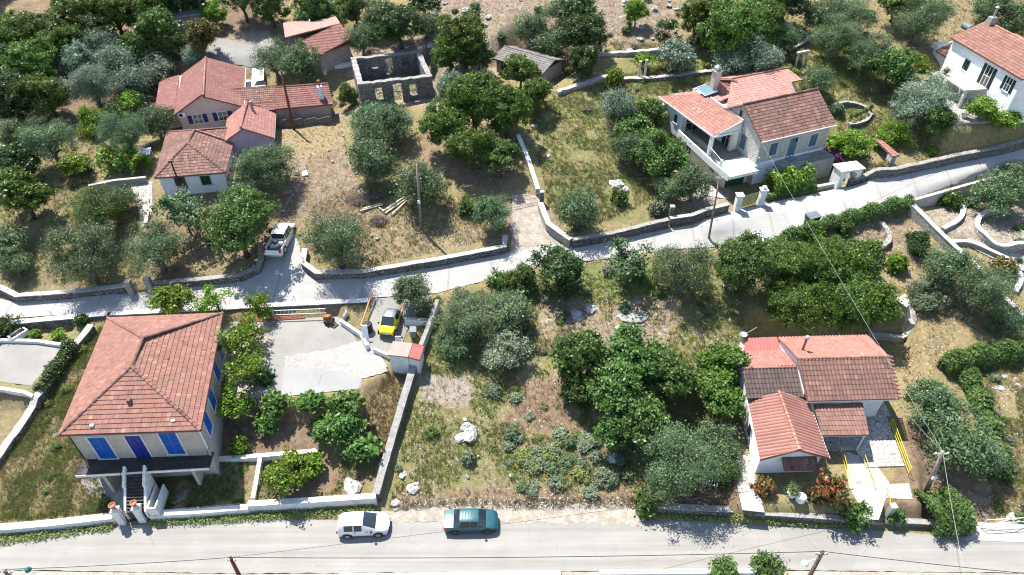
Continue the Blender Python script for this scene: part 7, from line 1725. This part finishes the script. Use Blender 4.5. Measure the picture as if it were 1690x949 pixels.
# ------------------------------------------------------------------ scrub, rocks, grass on open ground
OCC = []
def area(pix): return [p[:2] for p in PP(pix)]
NOGO = [[p[:2] for p in ROAD_UP + ROAD_DN[::-1]], area([(430, 446), (450, 385), (495, 385), (505, 446)]), area([(612, 496), (715, 490), (665, 540), (660, 592), (595, 592), (612, 520)]), area([(372, 534), (560, 526), (600, 560), (645, 600), (590, 665), (372, 665)]),
        [(-300, 0), (300, 0), (300, 27.6), (-300, 27.6)], area([(1225, 560), (1485, 556), (1505, 830), (1395, 830), (1225, 800)]), [VILLA.w(*p) for p in VW], frame_poly(STONE_O, STONE_YAW, [(-5, -4), (11, -2), (12.5, 14), (-4, 14.5)]), frame_poly(WHITE_O, WHITE_YAW, [(-4.5, -5.5), (16, -5.5), (16, 8), (-4.5, 8)]),
        frame_poly(PZ(255, 294, 10.3), 9, [(-1.2, -.3), (8.5, -.3), (11.8, 6), (11.2, 14), (-1.4, 10.6)]), frame_poly(PZ(288, 187, 11.5), 16, [(-3, -.5), (8, -.5), (8, 12), (-3, 12)]), frame_poly(PZ(410, 172, 11.0), 10, [(-2.8, -2.6), (10.4, -2.6), (10.4, 2.4), (-2.8, 2.4)]), frame_poly(PZ(525, 88, 14.2), 20, [(-4, -.5), (5, -.5), (5, 14), (-4, 14)]), frame_poly(PZ(591, 141, 13.5), 16, [(-.2, -.2), (9.2, -.2), (9.2, .8), (-.2, .8)]), area([(-60, 560), (118, 566), (60, 640), (-60, 636)]), area([(360, 62), (500, 55), (500, 84), (420, 112), (350, 100)])]
def scatter(poly, n, seed, clear=.15):
    r = np.random.default_rng(seed); P_ = np.array(poly); lo, hi = P_.min(0), P_.max(0); out = np.zeros((0, 2))
    for _ in range(12):
        q = r.uniform(lo, hi, (n * 2, 2)); ok = poly_sd(q[:, 0], q[:, 1], poly) < 0
        for g in NOGO: ok &= poly_sd(q[:, 0], q[:, 1], g) > clear
        for x1, y1, x2, y2, hw in WALL_SEGS:
            if max(x1, x2) < lo[0] or min(x1, x2) > hi[0] or max(y1, y2) < lo[1] or min(y1, y2) > hi[1]: continue
            dx, dy = x2 - x1, y2 - y1; t = np.clip(((q[:, 0] - x1) * dx + (q[:, 1] - y1) * dy) / (dx * dx + dy * dy + 1e-9), 0, 1)
            ok &= np.hypot(q[:, 0] - x1 - t * dx, q[:, 1] - y1 - t * dy) > hw + .05
        out = np.concatenate([out, q[ok]])
        if len(out) >= n: break
    return out[:n]
def ground_z(q):
    fi, fj = np.searchsorted(AX, q[:, 0]) - 1, np.searchsorted(AY, q[:, 1]) - 1
    a = (q[:, 0] - AX[fi]) / (AX[fi + 1] - AX[fi]); b = (q[:, 1] - AY[fj]) / (AY[fj + 1] - AY[fj])
    return (GZ2[fi, fj] * (1 - a) + GZ2[fi + 1, fj] * a) * (1 - b) + (GZ2[fi, fj + 1] * (1 - a) + GZ2[fi + 1, fj + 1] * a) * b
def mask_at(k, q):
    fi, fj = np.clip(np.searchsorted(AX, q[:, 0]) - 1, 0, len(AX) - 2), np.clip(np.searchsorted(AY, q[:, 1]) - 1, 0, len(AY) - 2); return MASK[k][fi, fj]
AREAS = dict(
 plot=area([(645, 500), (730, 495), (890, 450), (1240, 440), (1225, 560), (1225, 800), (1060, 828), (640, 838), (690, 590)]),
 gold=area([(865, 165), (1100, 105), (1110, 320), (950, 385), (905, 340)]),
 upper=area([(1000, 70), (1340, 70), (1690, 110), (1690, 225), (1390, 290), (1375, 190), (1100, 150)]),
 topright=area([(1130, 0), (1690, 0), (1690, 60), (1300, 100)]),
 hill=area([(690, -10), (1130, -10), (1130, 90), (920, 130), (800, 80), (700, 90)]),
 villa=area([(0, 760), (150, 545), (175, 535), (150, 760), (185, 845), (0, 862)]),
 villa2=area([(250, 780), (340, 765), (412, 765), (405, 835), (250, 842)]),
 strip=area([(600, 625), (675, 605), (640, 760), (600, 750)]),
 citrus=area([(425, 755), (630, 750), (612, 812), (425, 822)]),
 timber=area([(515, 340), (600, 300), (740, 320), (830, 345), (828, 395), (620, 435), (520, 435)]),
 yard=area([(460, 210), (560, 190), (600, 330), (500, 350), (490, 380), (450, 380), (470, 300)]),
 orchard=area([(0, 230), (250, 240), (250, 300), (430, 330), (425, 430), (240, 460), (20, 470), (0, 440)]),
 wood=area([(100, 160), (140, 150), (140, 240), (60, 250)]),
 ruinin=frame_poly(PZ(591, 141, 13.5), 16, [(.8, .8), (8.2, .8), (8.2, 7.8), (.8, 7.8)]),
 dry=area([(1275, 378), (1500, 345), (1620, 450), (1600, 520), (1560, 600), (1490, 650), (1500, 480), (1440, 430)]),
 garden=area([(1515, 345), (1690, 300), (1690, 470), (1620, 440)]),
 right=area([(1600, 600), (1700, 590), (1700, 860), (1640, 850)]),
 brgard=area([(1500, 700), (1560, 640), (1640, 850), (1510, 850)]),
 scrubby=area([(850, 655), (950, 690), (1000, 730), (1052, 790), (1035, 822), (860, 815), (830, 740)]),
 verge=area([(650, 826), (1060, 820), (1060, 838), (650, 842)]),
)
def tufts(name, spec, leafs, hgt, wd, blades, seed, label, cat, lean=.5):
    P_ = []
    for i, (ar, n, need) in enumerate(spec):
        q = scatter(AREAS[ar], n, seed + i)
        if need and len(q):
            g = vnoise(q[:, 0], q[:, 1], 1.6, seed + 3) * .5 + .5; m = mask_at('green', q) * 1.1
            q = q[(g < m + .08) if need == 'g' else (g > m * .9 - .05)]
        P_.append(q)
    q = np.concatenate(P_); r = np.random.default_rng(seed); z = ground_z(q)
    N = len(q) * blades; base = np.repeat(np.column_stack([q, z]), blades, 0); sc = np.repeat(r.uniform(.55, 1.35, len(q)), blades)
    base[:, :2] += r.normal(0, .075, (N, 2)); w = r.uniform(0, 6.28, N); l = r.uniform(.1, lean, N) * hgt * sc
    tip = base + np.stack([np.cos(w) * l, np.sin(w) * l, hgt * sc * r.uniform(.6, 1.1, N)], 1)
    sd = np.stack([-np.sin(w), np.cos(w), np.zeros(N)], 1) * (wd * r.uniform(.6, 1.4, N))[:, None]
    base[:, 2] -= .03
    V = np.stack([base - sd, base + sd, tip], 1).reshape(-1, 3)
    me = bpy.data.meshes.new(name); me.vertices.add(3 * N); me.vertices.foreach_set("co", V.astype(np.float32).ravel())
    me.loops.add(3 * N); me.loops.foreach_set("vertex_index", np.arange(3 * N, dtype=np.int32)); me.polygons.add(N); me.polygons.foreach_set("loop_start", np.arange(0, 3 * N, 3, dtype=np.int32))
    t = np.clip(np.repeat(r.normal(.45, .2, len(q)), blades) + r.normal(0, .12, N), 0, 1)
    a = me.attributes.new("tint", 'FLOAT', 'FACE'); a.data.foreach_set("value", t.astype(np.float32)); me.update(calc_edges=True)
    o = finish(me, name, LEAF[leafs]); o["kind"] = "stuff"; return o
tufts("dry_grass", [('plot', 8000, 'd'), ('gold', 9000, 'd'), ('upper', 9000, 'd'), ('topright', 3000, 'd'), ('hill', 2500, 'd'), ('villa', 4500, ''), ('villa2', 500, 'd'), ('strip', 1500, ''), ('timber', 3500, 'd'), ('yard', 600, 'd'), ('orchard', 3000, 'd'), ('dry', 1500, 'd'), ('right', 2200, 'd'), ('verge', 900, ''), ('garden', 400, 'd')], 'dry', .24, .018, 7, 100, "", "")
tufts("green_weeds", [('plot', 14000, 'g'), ('gold', 7000, 'g'), ('upper', 7000, 'g'), ('topright', 2000, 'g'), ('villa', 5000, 'g'), ('villa2', 1200, 'g'), ('citrus', 900, 'g'), ('timber', 1500, 'g'), ('orchard', 4000, 'g'), ('ruinin', 900, ''), ('right', 2000, 'g'), ('brgard', 250, 'g'), ('dry', 300, 'g')], 'weed', .26, .028, 7, 200, "", "", .9)
tufts("yellow_flowers", [('plot', 420, 'g'), ('right', 60, 'g')], 'flower', .28, .05, 3, 300, "", "")
# single scrub cushions
def cushions(ar, n, seed, leafs, R, label, group, name="scrub_bush", sq=.8):
    q = scatter(AREAS[ar], n, seed, .5); r = random.Random(seed)
    for x, y in q: place_tree('bush', r.choice(leafs), 0, 0, 0, label, name, cat="shrub", squash=sq, group=group, at=(x, y), R=r.uniform(*R))
cushions('scrubby', 50, 40, ['scrub', 'scrub', 'scrub', 'olive', 'weed'], (.35, .8), "grey-green scrub cushion in the dense scrub patch left of the roadside olive", "dense scrub beside the thicket", sq=.6)
cushions('plot', 48, 41, ['scrub', 'scrub', 'olive', 'green', 'weed'], (.3, .75), "low grey-green scrub cushion on the overgrown plot above the parked cars", "scrub on the overgrown plot")
cushions('hill', 26, 42, ['olive', 'scrub', 'green'], (.4, .9), "low scrub bush on the bare stony hillside at the top", "scrub on the top hillside")
cushions('right', 14, 43, ['scrub', 'green'], (.3, .6), "small scrub cushion on the dry field at the right edge", "scrub on the right field")
cushions('upper', 14, 44, ['green', 'bright', 'weed'], (.4, .9), "low green bush in the tall grass between the stone house and the white house", "bushes in the upper grass")
cushions('gold', 9, 45, ['weed', 'scrub', 'bright'], (.3, .7), "small bush in the golden grass field left of the stone house", "bushes in the golden field")
cushions('villa', 9, 46, ['weed', 'green'], (.3, .55), "leafy weed clump on the slope left of the blue-shuttered house", "weed clumps beside the house")
cushions('garden', 9, 47, ['green', 'olive'], (.25, .5), "small planted bush in the right-hand garden beds", "small plants in the right-hand garden")
cushions('topright', 12, 48, ['olive', 'green', 'brown'], (.5, 1.1), "low bush on the grassy slope at the top right", "bushes on the top right slope")
cushions('orchard', 16, 49, ['green', 'weed', 'scrub'], (.3, .7), "low weed clump under the left-hand olives", "weed clumps in the olive orchard")
# rocks
def rock_mesh(seed):
    bm_v = []; r = random.Random(seed); mb = MB(); n = 9; rings = 5
    prof = [[(r.uniform(.75, 1.15)) for _ in range(n)] for _ in range(rings)]
    V = []
    for i in range(rings):
        ph = -.5 + i / (rings - 1) * 1.9; rad = math.cos(min(ph, 1.45)) if ph > 0 else 1.0
        for k in range(n):
            w = 2 * math.pi * k / n; V.append((prof[i][k] * rad * math.cos(w), prof[i][k] * rad * math.sin(w), .55 * math.sin(ph) * (1 + .25 * math.sin(3 * w + seed)) * prof[i][k]))
    F = [(i * n + k, i * n + (k + 1) % n, (i + 1) * n + (k + 1) % n, (i + 1) * n + k) for i in range(rings - 1) for k in range(n)] + [tuple((rings - 1) * n + k for k in range(n))]
    mb.add(V, F); o = mb.build("rock", 'rock'); me_ = o.data; bpy.data.objects.remove(o); return me_
ROCKS = [rock_mesh(i) for i in range(5)]
def rock(x, y, s, label, group=None, flat=1.0, cat="rock"):
    rocks_n[0] += 1; o = bpy.data.objects.new("rock", ROCKS[rocks_n[0] % 5]); COL.objects.link(o); r = random.Random(rocks_n[0])
    o.location = (x, y, hs(x, y) + .02); o.rotation_euler = (0, 0, r.uniform(0, 6)); o.scale = (s, s * r.uniform(.6, .95), s * flat * r.uniform(.6, 1.0)); return tag(o, label, cat, group)
rocks_n = [0]
for px, py, s, lt in [(682, 805, .62, "pale round boulder near the road end of the grey boundary wall"), (653, 829, .38, "small dark-holed stone at the end of the boundary wall"), (665, 784, .4, "flat pale stone above the round boulder"), (775, 716, 1.0, "large white limestone outcrop in the middle of the overgrown plot"), (762, 722, .6, "white stone beside the large limestone outcrop"), (1012, 757, .55, "pale boulder at the foot of the green thicket"), (950, 520, .9, "long pale stone in the upper overgrown plot"), (975, 510, .7, "long pale stone beside the burnt patch"), (905, 530, .5, "pale stone left of the long stones"), (1022, 541, .45, "pale stone below the burnt patch"), (1018, 303, .9, "flat white slab of rock behind the lone olive"), (1030, 312, .6, "white rock beside the flat slab"), (905, 257, .45, "whitewashed stone ring round a young lime shrub"), (882, 208, .45, "white stone by the top of the gate track wall"), (92, 395, .6, "pale boulder under the left olives"), (582, 802, .9, "white rubble heap in the citrus garden corner"), (770, 705, .55, "grey-white stone above the large limestone outcrop")]:
    x, y, z = P(px, py); rock(x, y, s, lt, None, .8)
for ar, n, sd, sz, lt, gr in [('hill', 70, 61, (.2, .75), "pale limestone rock on the stony hillside at the top", "rocks on the top hillside"), ('plot', 45, 62, (.08, .24), "small pale stone lying in the overgrown plot", "stones in the overgrown plot"), ('timber', 18, 63, (.08, .22), "small pale stone in the timber plot behind the rounded wall", "stones in the timber plot"), ('right', 14, 64, (.15, .4), "pale stone on the dry field at the right edge", "stones on the right field"), ('dry', 16, 65, (.12, .3), "pale stone on the dry plot right of the carob trees", "stones on the dry plot"), ('yard', 14, 66, (.08, .2), "small pale stone on the dirt yard below the red-brown pole", "stones on the dirt yard"), ('ruinin', 9, 67, (.12, .3), "fallen stone inside the roofless ruin", "stones inside the ruin")]:
    r = random.Random(sd)
    for x, y in scatter(AREAS[ar], n, sd): rock(x, y, r.uniform(*sz), lt, gr)
def pebbles(name, spec, seed, mat):
    P_ = [scatter(AREAS[a], n, seed + i) for i, (a, n) in enumerate(spec)]; q = np.concatenate(P_); z = ground_z(q); r = np.random.default_rng(seed); N = len(q); s = r.uniform(.03, .10, N)
    oc = np.array([(1, 0, 0), (0, 1, 0), (-1, 0, 0), (0, -1, 0), (0, 0, .8)]); J = r.uniform(.6, 1.3, (N, 5, 1))
    V = (np.column_stack([q, z])[:, None] + oc[None] * s[:, None, None] * J).reshape(-1, 3)
    Fc = (np.arange(N)[:, None, None] * 5 + np.array([(0, 1, 4), (1, 2, 4), (2, 3, 4), (3, 0, 4)])[None]).reshape(-1, 3).astype(np.int32)
    me = bpy.data.meshes.new(name); me.vertices.add(len(V)); me.vertices.foreach_set("co", V.astype(np.float32).ravel()); me.loops.add(Fc.size); me.loops.foreach_set("vertex_index", Fc.ravel()); me.polygons.add(len(Fc)); me.polygons.foreach_set("loop_start", np.arange(0, Fc.size, 3, dtype=np.int32)); me.update(calc_edges=True)
    o = finish(me, name, mat); o["kind"] = "stuff"
pebbles("loose_stones", [('plot', 2200), ('hill', 2600), ('timber', 700), ('yard', 500), ('dry', 700), ('gold', 250), ('right', 500), ('verge', 500), ('garden', 600)], 500, 'rock')
# ------------------------------------------------------------------ small things
def item(name, label, cat, loc, mb, mat, rz=0, group=None):
    o = mb.build(name, mat, None, loc=loc); o.rotation_euler = (0, 0, rz); return tag(o, label, cat, group)
# brushwood heaps and stacked timber
for px, py, R, hh, n, lt, nm in [(610, 328, 1.7, .6, 260, "long heap of cut brushwood on the dirt yard's edge", "brushwood_heap"), (588, 330, 1.2, .45, 160, "left end of the brushwood, a lower heap", "brushwood_heap"), (625, 365, 1.0, .5, 200, "round grey heap of twigs beside the stacked timber", "brushwood_heap")]:
    x, y, z = P(px, py); mb = MB(); r = random.Random(px)
    for i in range(n):
        d = R * math.sqrt(r.random()); w = r.uniform(0, 6.28); cx_, cy_ = d * math.cos(w), d * math.sin(w) * .75; L = r.uniform(.25, .7); a = r.uniform(0, 6.28); zz = hh * (1 - (d / R) ** 2) * r.uniform(.2, 1) + .03
        mb.tube([(cx_ - math.cos(a) * L / 2, cy_ - math.sin(a) * L / 2, zz + r.uniform(-.1, .1)), (cx_ + math.cos(a) * L / 2, cy_ + math.sin(a) * L / 2, zz + r.uniform(-.1, .15))], r.uniform(.012, .03), 4, False)
    tag(mb.build(nm, 'twig', None, loc=(x, y, z)), lt, "brushwood")
for i, (a, b) in enumerate([((595, 350), (632, 340)), ((600, 347), (630, 338)), ((632, 352), (668, 328)), ((636, 354), (671, 330)), ((640, 348), (664, 331)), ((648, 356), (672, 334)), ((626, 345), (634, 350))]):
    p, q = P(*a), P(*b); L = math.dist(p, q); zz = .12 + .05 * (i % 3); mb = MB(); mb.box(-L / 2, L / 2, -.075, .075, 0, .09); mb.box(-L / 2 - .004, -L / 2 + .02, -.079, .079, -.003, .093)
    o = mb.build("timber_beam", 'timber', None, loc=((p[0] + q[0]) / 2, (p[1] + q[1]) / 2, min(p[2], q[2]) + abs(p[2] - q[2]) / 2 + zz)); o.rotation_euler = (0, -math.asin((q[2] - p[2]) / L), math.atan2(q[1] - p[1], q[0] - p[0])); tag(o, "bleached timber beam in the loose stack between the brushwood and the olive", "beam", "stacked timber beams")
# ladder and rusty machine along the yard wall
p, q = P(450, 527), P(540, 525); L = math.dist(p, q); r = empty("metal_ladder", (p[0], p[1], p[2] + .35), math.atan2(q[1] - p[1], q[0] - p[0]), "long pale ladder lying along the foot of the lane wall in the yard", "ladder")
mb = MB(); mb.box(0, L, -.02, .02, .18, .24); mb.box(0, L, .10, .14, .62, .68); mb.build("side_rail", 'white_metal', r); mb = MB()
for i in range(14): mb.tube([(.2 + i * (L - .4) / 13, .0, .21), (.2 + i * (L - .4) / 13, .12, .65)], .022, 5)
mb.build("rungs", 'white_metal', r)
p, q = P(395, 531), P(452, 528); L = math.dist(p, q); mb = MB()
for k in range(3): mb.tube([(0, .12 * k, .1 + .05 * k), (L * 1.9, .12 * k + .1, .12 + .05 * k)], .045, 6)
o = item("pipe_bundle", "pinkish bundle of pipes beside the ladder on the yard wall", "pipes", P(395, 533), mb, 'terracotta', math.atan2(q[1] - p[1], q[0] - p[0]))
x, y, z = P(543, 533); r = empty("garden_tiller", (x, y, z), -.6, "rusty red two-wheeled tiller at the corner of the concrete yard", "tiller")
mb = MB(); mb.box(-.45, .45, -.22, .22, .35, .75); mb.prism([(-.2, -.2), (.3, -.2), (.3, .2), (-.2, .2)], .752, [.9, 1.05, 1.05, .9]); mb.build("engine", 'rust', r)
for s in (-.38, .38):
    mb = MB(); mb.tube([(.1, s - .07, .3), (.1, s + .07, .3)], .3, 12); mb.build("wheel", 'rubber', r)
for s in (-.18, .18):
    mb = MB(); mb.tube([(-.4, s, .6), (-1.0, s, .95), (-1.4, s * 1.6, 1.05)], .03, 6); mb.build("handlebar", 'rust', r)
mb = MB(); mb.tube([(.45, 0, .3), (.8, 0, .12)], .06, 6); mb.box(.7, 1.0, -.3, .3, .02, .14); mb.build("tines", 'black_metal', r)
# posts of the driveway: rusty beams, leaning plate, tank
p, q = P(598, 543), P(616, 494); mb = MB(); d = (q[0] - p[0], q[1] - p[1], q[2] - p[2] + .9); mb.tube([(0, 0, .55), d], .09, 6); mb.box(-.12, .12, -.12, .12, .4, .6); item("rusty_beam", "long orange-brown beam along the left side of the yellow car's driveway", "beam", p, mb, 'orange_rust')
p, q = P(653, 552), P(662, 512); d = (q[0] - p[0], q[1] - p[1], q[2] - p[2] + .5); mb = MB(); mb.tube([(0, 0, .5), d], .08, 6); mb.box(-.1, .1, -.1, .1, .4, .56); item("rusty_beam", "orange-brown beam along the right side of the yellow car", "beam", p, mb, 'orange_rust')
x, y, z = P(606, 560); mb = MB(); mb.box8([(-.28, -.5, 0), (.28, -.5, 0), (.28, -.4, 0), (-.28, -.4, 0), (-.42, .25, 1.5), (.14, .25, 1.5), (.14, .35, 1.5), (-.42, .35, 1.5)]); mb.box(-.26, .26, -.62, -.38, -.05, .05); item("leaning_slab", "tilted white slab leaning against the black tank by the gravel", "slab", (x, y, z), mb, 'white_paint')
x, y, z = P(608, 546); mb = MB(); mb.lathe([(.05, 0), (.42, .02), (.45, .1), (.45, .85), (.40, .95), (.15, 1.0), (.15, 1.06), (.02, 1.06)], 16); item("water_tank", "black round tank between the white slab and the yellow car", "tank", (x, y, z), mb, 'black_plastic')
x, y, z = P(658, 575); mb = MB(); mb.box8([(-.25, 0, 0), (.25, 0, 0), (.25, .1, 0), (-.25, .1, 0), (-.25, .3, 1.2), (.25, .3, 1.2), (.25, .4, 1.2), (-.25, .4, 1.2)]); mb.box(-.28, .28, -.05, .15, -.03, .06); item("leaning_slab", "upright white slab in front of the yellow car's right side", "slab", (x, y, z), mb, 'white_paint')
x, y, z = P(683, 556); r = empty("wheeled_bin", (x, y, z), .1, "grey wheeled bin inside the white enclosure below the small olive", "bin")
mb = MB(); mb.box8([(-.24, -.26, .05), (.24, -.26, .05), (.24, .26, .05), (-.24, .26, .05), (-.29, -.33, .95), (.29, -.33, .95), (.29, .33, .95), (-.29, .33, .95)]); mb.build("body", 'grey_plastic', r); mb = MB(); mb.box8([(-.31, -.36, .953), (.31, -.36, .953), (.31, .36, .98), (-.31, .36, .98), (-.31, -.36, .99), (.31, -.36, .99), (.31, .36, 1.06), (-.31, .36, 1.06)]); mb.build("lid", 'grey_plastic', r)
for s in (-.27, .27):
    mb = MB(); mb.tube([(s - .04, .28, .1), (s + .04, .28, .1)], .1, 10); mb.build("wheel", 'rubber', r)
# communal bin on the lane
x, y, z = P(1337, 371); r = empty("street_bin", (x, y, z), math.radians(22), "green communal bin on the lane in front of the clipped hedge", "bin")
mb = MB(); mb.box8([(-.55, -.35, .15), (.55, -.35, .15), (.55, .35, .15), (-.55, .35, .15), (-.68, -.45, 1.1), (.68, -.45, 1.1), (.68, .45, 1.1), (-.68, .45, 1.1)]); mb.build("body", 'green', r)
mb = MB(); mb.prism([(-.70, -.48), (.70, -.48), (.70, .48), (-.70, .48)], 1.103, [1.2, 1.2, 1.32, 1.32]); mb.build("lid", 'grey_plastic', r)
for sx, sy in ((-.5, -.28), (.5, -.28), (-.5, .28), (.5, .28)):
    mb = MB(); mb.tube([(sx - .03, sy, .09), (sx + .03, sy, .09)], .09, 8); mb.build("wheel", 'rubber', r)
# white planter trough on the far left terrace, doormat, patio things
x, y, z = P(33, 556); r = empty("planter_trough", (x, y, z), math.radians(60), "white rectangular planter trough on the far left concrete terrace", "planter"); mb = MB()
for b in ((-.75, .75, -.42, -.30), (-.75, .75, .30, .42), (-.75, -.63, -.297, .297), (.63, .75, -.297, .297)): mb.box(*b, 0, .55)
mb.build("shell", 'white_paint', r); mb = MB(); mb.box(-.628, .628, -.298, .298, .02, .38); mb.build("soil", 'twig', r)
x, y, z = P(503, 287); mb = MB(); mb.box(-.3, .3, -.5, .5, 0, .1); mb.box(-.27, .27, -.47, .47, .1, .13); item("pale_box", "flat pale crate on the dirt yard right of the large olive", "crate", (x, y, z), mb, 'white_paint', .4)
x, y, z = P(490, 287); mb = MB(); mb.box(-.28, .28, -.45, .45, 0, .12); mb.box(-.3, .3, -.47, .47, .122, .15); item("dark_box", "dark flat crate beside the pale crate under the olive", "crate", (x, y, z), mb, 'black_plastic', .4)
for px, py, lt, sc_ in [(246, 262, "white garden table by the hipped house's left wall", 1), (238, 260, "smaller white stand beside the garden table", .6)]:
    x, y, z = P(px, py); r = empty("garden_table", (x, y, z + .2), .3, lt, "table"); mb = MB(); mb.box(-.45 * sc_, .45 * sc_, -.8 * sc_, .8 * sc_, .72, .77); mb.build("table_top", 'white_metal', r)
    for sx in (-.38, .38):
        for sy in (-.7, .7): mb = MB(); mb.tube([(sx * sc_, sy * sc_, -.1), (sx * sc_, sy * sc_, .718)], .03, 5); mb.build("leg", 'white_metal', r)
x, y, z = P(200, 283); pot("green and red potted plant stand at the corner of the paved terrace", (x, y, z), 1.8, 'green_plastic', plant='bright')
x, y, z = P(238, 166); mb = MB(); mb.lathe([(.35, 0), (.5, .1), (.5, .5), (.45, .55), (.05, .58)], 12); item("water_butt", "teal covered butt left of the pink gabled house", "water butt", (x, y, z), mb, 'green_plastic')
# white house patio: covered table, plant on balcony, pot
x, y = WHITE.w(BS - 1.9, -3.3); r = empty("cloth_table", (x, y, 12.95), .4, "round table under a cream cloth on the white house's patio", "table"); mb = MB(); K = 26; V = []
for rr, zz, am in ((.0, .76, 0), (.6, .76, 0), (.66, .70, .01), (.72, .4, .06), (.78, .08, .10)):
    for q in range(K): w = 2 * math.pi * q / K; V.append(((rr + am * math.sin(5 * w)) * math.cos(w), (rr + am * math.sin(5 * w)) * math.sin(w), zz))
mb.add(V, [(i * K + q, (i + 1) * K + q, (i + 1) * K + (q + 1) % K, i * K + (q + 1) % K) for i in range(4) for q in range(K)]); mb.build("cloth", 'cloth', r, smooth=True); mb = MB(); mb.tube([(0, 0, 0), (0, 0, .74)], .05, 8); mb.build("leg", 'brown_wood', r)
x, y = WHITE.w(BS - 3.3, -2.1); pot("dark potted plant on the corner of the white house's balcony", (x, y, BZ), 1.1, 'black_plastic', plant='dark')
x, y = WHITE.w(BS + 3.2, -3.2); pot("tall cream urn on the white house's patio", (x, y, 12.95), 2.0, 'cloth')
x, y = WHITE.w(BS - 2.6, -4.0); pot("green potted plant at the front of the white house's patio", (x, y, 12.95), 1.4, 'green_plastic', plant='green')
for sx in (-.9, .2):
    x, y = WHITE.w(BS - 3.6 + sx, -3.6); r = empty("patio_chair", (x, y, 12.95), sx, "white patio chair by the cream-clothed table, %s one" % ("left" if sx < 0 else "right"), "chair"); mb = MB(); mb.box(-.23, .23, -.23, .23, .42, .46); mb.build("seat", 'white_metal', r); mb = MB(); mb.box(-.23, .23, .2, .24, .462, .88); mb.build("backrest", 'white_metal', r)
    for a in (-.2, .2):
        for b in (-.2, .2): mb = MB(); mb.tube([(a, b, 0), (a, b, .418)], .02, 5); mb.build("leg", 'white_metal', r)
x, y, z = P(1305, 820); pot("white bowl planter in the shaded front yard of the terracotta-roofed house", (x, y, z), 1.7, 'white_paint', plant='green')
x, y, z = P(1160, 803); mb = MB()
for i in range(6): mb.tube([(i * .2, 0, .5), (i * .2, .9, .75)], .018, 5)
mb.tube([(-.05, 0, .5), (1.05, 0, .5)], .025, 5); mb.tube([(-.05, .9, .75), (1.05, .9, .75)], .025, 5)
for a in (0, 1.0):
    for b, c in ((0, .5), (.9, .75)): mb.tube([(a, b, 0), (a, b, c)], .02, 5)
item("drying_rack", "metal drying rack in the shade under the biggest roadside olive", "rack", (x, y, z), mb, 'grey_metal', -.3)
x, y, z = P(1320, 826); mb = MB(); mb.lathe([(.3, 0), (.36, .05), (.36, .6), (.3, .66), (.02, .68)], 12); item("white_barrel", "pale barrel in the shaded front yard beside the red bush", "barrel", (x, y, z), mb, 'white_metal')
# posts in the golden grass, burnt patch, vertical stakes
for px, py, lt in ((1054, 128, "left one of the two pale posts beside the young tree in the golden grass"), (1064, 126, "right one of the two pale posts beside the young tree in the golden grass")):
    x, y, z = P(px, py); mb = MB(); mb.box(-.12, .12, -.12, .12, 0, 2.0); mb.box(-.16, .16, -.16, .16, 2.0, 2.1); item("stone_post", lt, "post", (x, y, z), mb, 'beige_wall')
x, y, z = P(1318, 112); mb = MB(); mb.box(-.7, -.5, -.1, .1, 0, 1.9); mb.box(.5, .7, -.1, .1, 0, 1.9); mb.box(-.9, .9, -.16, .16, 1.903, 2.12); item("wooden_goalpost", "weathered stone and timber frame standing in the grass behind the stone house", "frame", (x, y, z), mb, 'beige_wall', .4)
x, y, z = P(1043, 520); mb = MB(); mb.lathe([(1.5, -.05), (1.3, .04), (.7, .12), (.05, .15)], 14); mb.v = [(a + .15 * math.sin(7 * b), b * .7 + .1 * math.sin(5 * a), c + .03 * math.sin(9 * a) * math.cos(8 * b)) for a, b, c in mb.v]; item("ash_heap", "grey ash heap of a burnt fire in the upper overgrown plot", "ash heap", (x, y, z), mb, 'concrete')
x, y, z = P(1515, 387); mb = MB(); K = 18
for i in range(K): w = 2 * math.pi * i / K; mb.box(.55 * math.cos(w) - .09, .55 * math.cos(w) + .09, .55 * math.sin(w) - .08, .55 * math.sin(w) + .08, 0, .16 + .03 * (i % 3))
item("stone_ring", "small ring of pale stones on the dry plot beside the rubble wall", "stone ring", (x, y, z), mb, 'rock')
for i, (px, py) in enumerate(((1402, 202), (1410, 200), (1418, 196), (1426, 192), (1434, 187))):
    x, y, z = P(px, py); pot("terracotta pot standing in the row on the curved stone kerb", (x, y, z + .42), .9, group="pots on the curved kerb", plant='green')
# the ground sinks a little beneath every laid surface
_lo = np.full(GXX.shape, 1e9)
for poly in SHEETS:
    a = np.array(poly); m = (GXX > a[:, 0].min() - 1) & (GXX < a[:, 0].max() + 1) & (GYY > a[:, 1].min() - 1) & (GYY < a[:, 1].max() + 1)
    _lo[m] = np.minimum(_lo[m], poly_sd(GXX[m], GYY[m], poly))
GZ3 = np.where(_lo < -.22, np.minimum(GZ2, GZZ - .22), np.where(_lo < .3, np.minimum(GZ2, GZZ + .005), GZ2))
g_ob.data.vertices.foreach_set("co", np.stack([GXX, GYY, GZ3], -1).astype(np.float32).ravel()); g_ob.data.update()
for o in bpy.data.objects:
    if "absz" in o: del o["absz"]
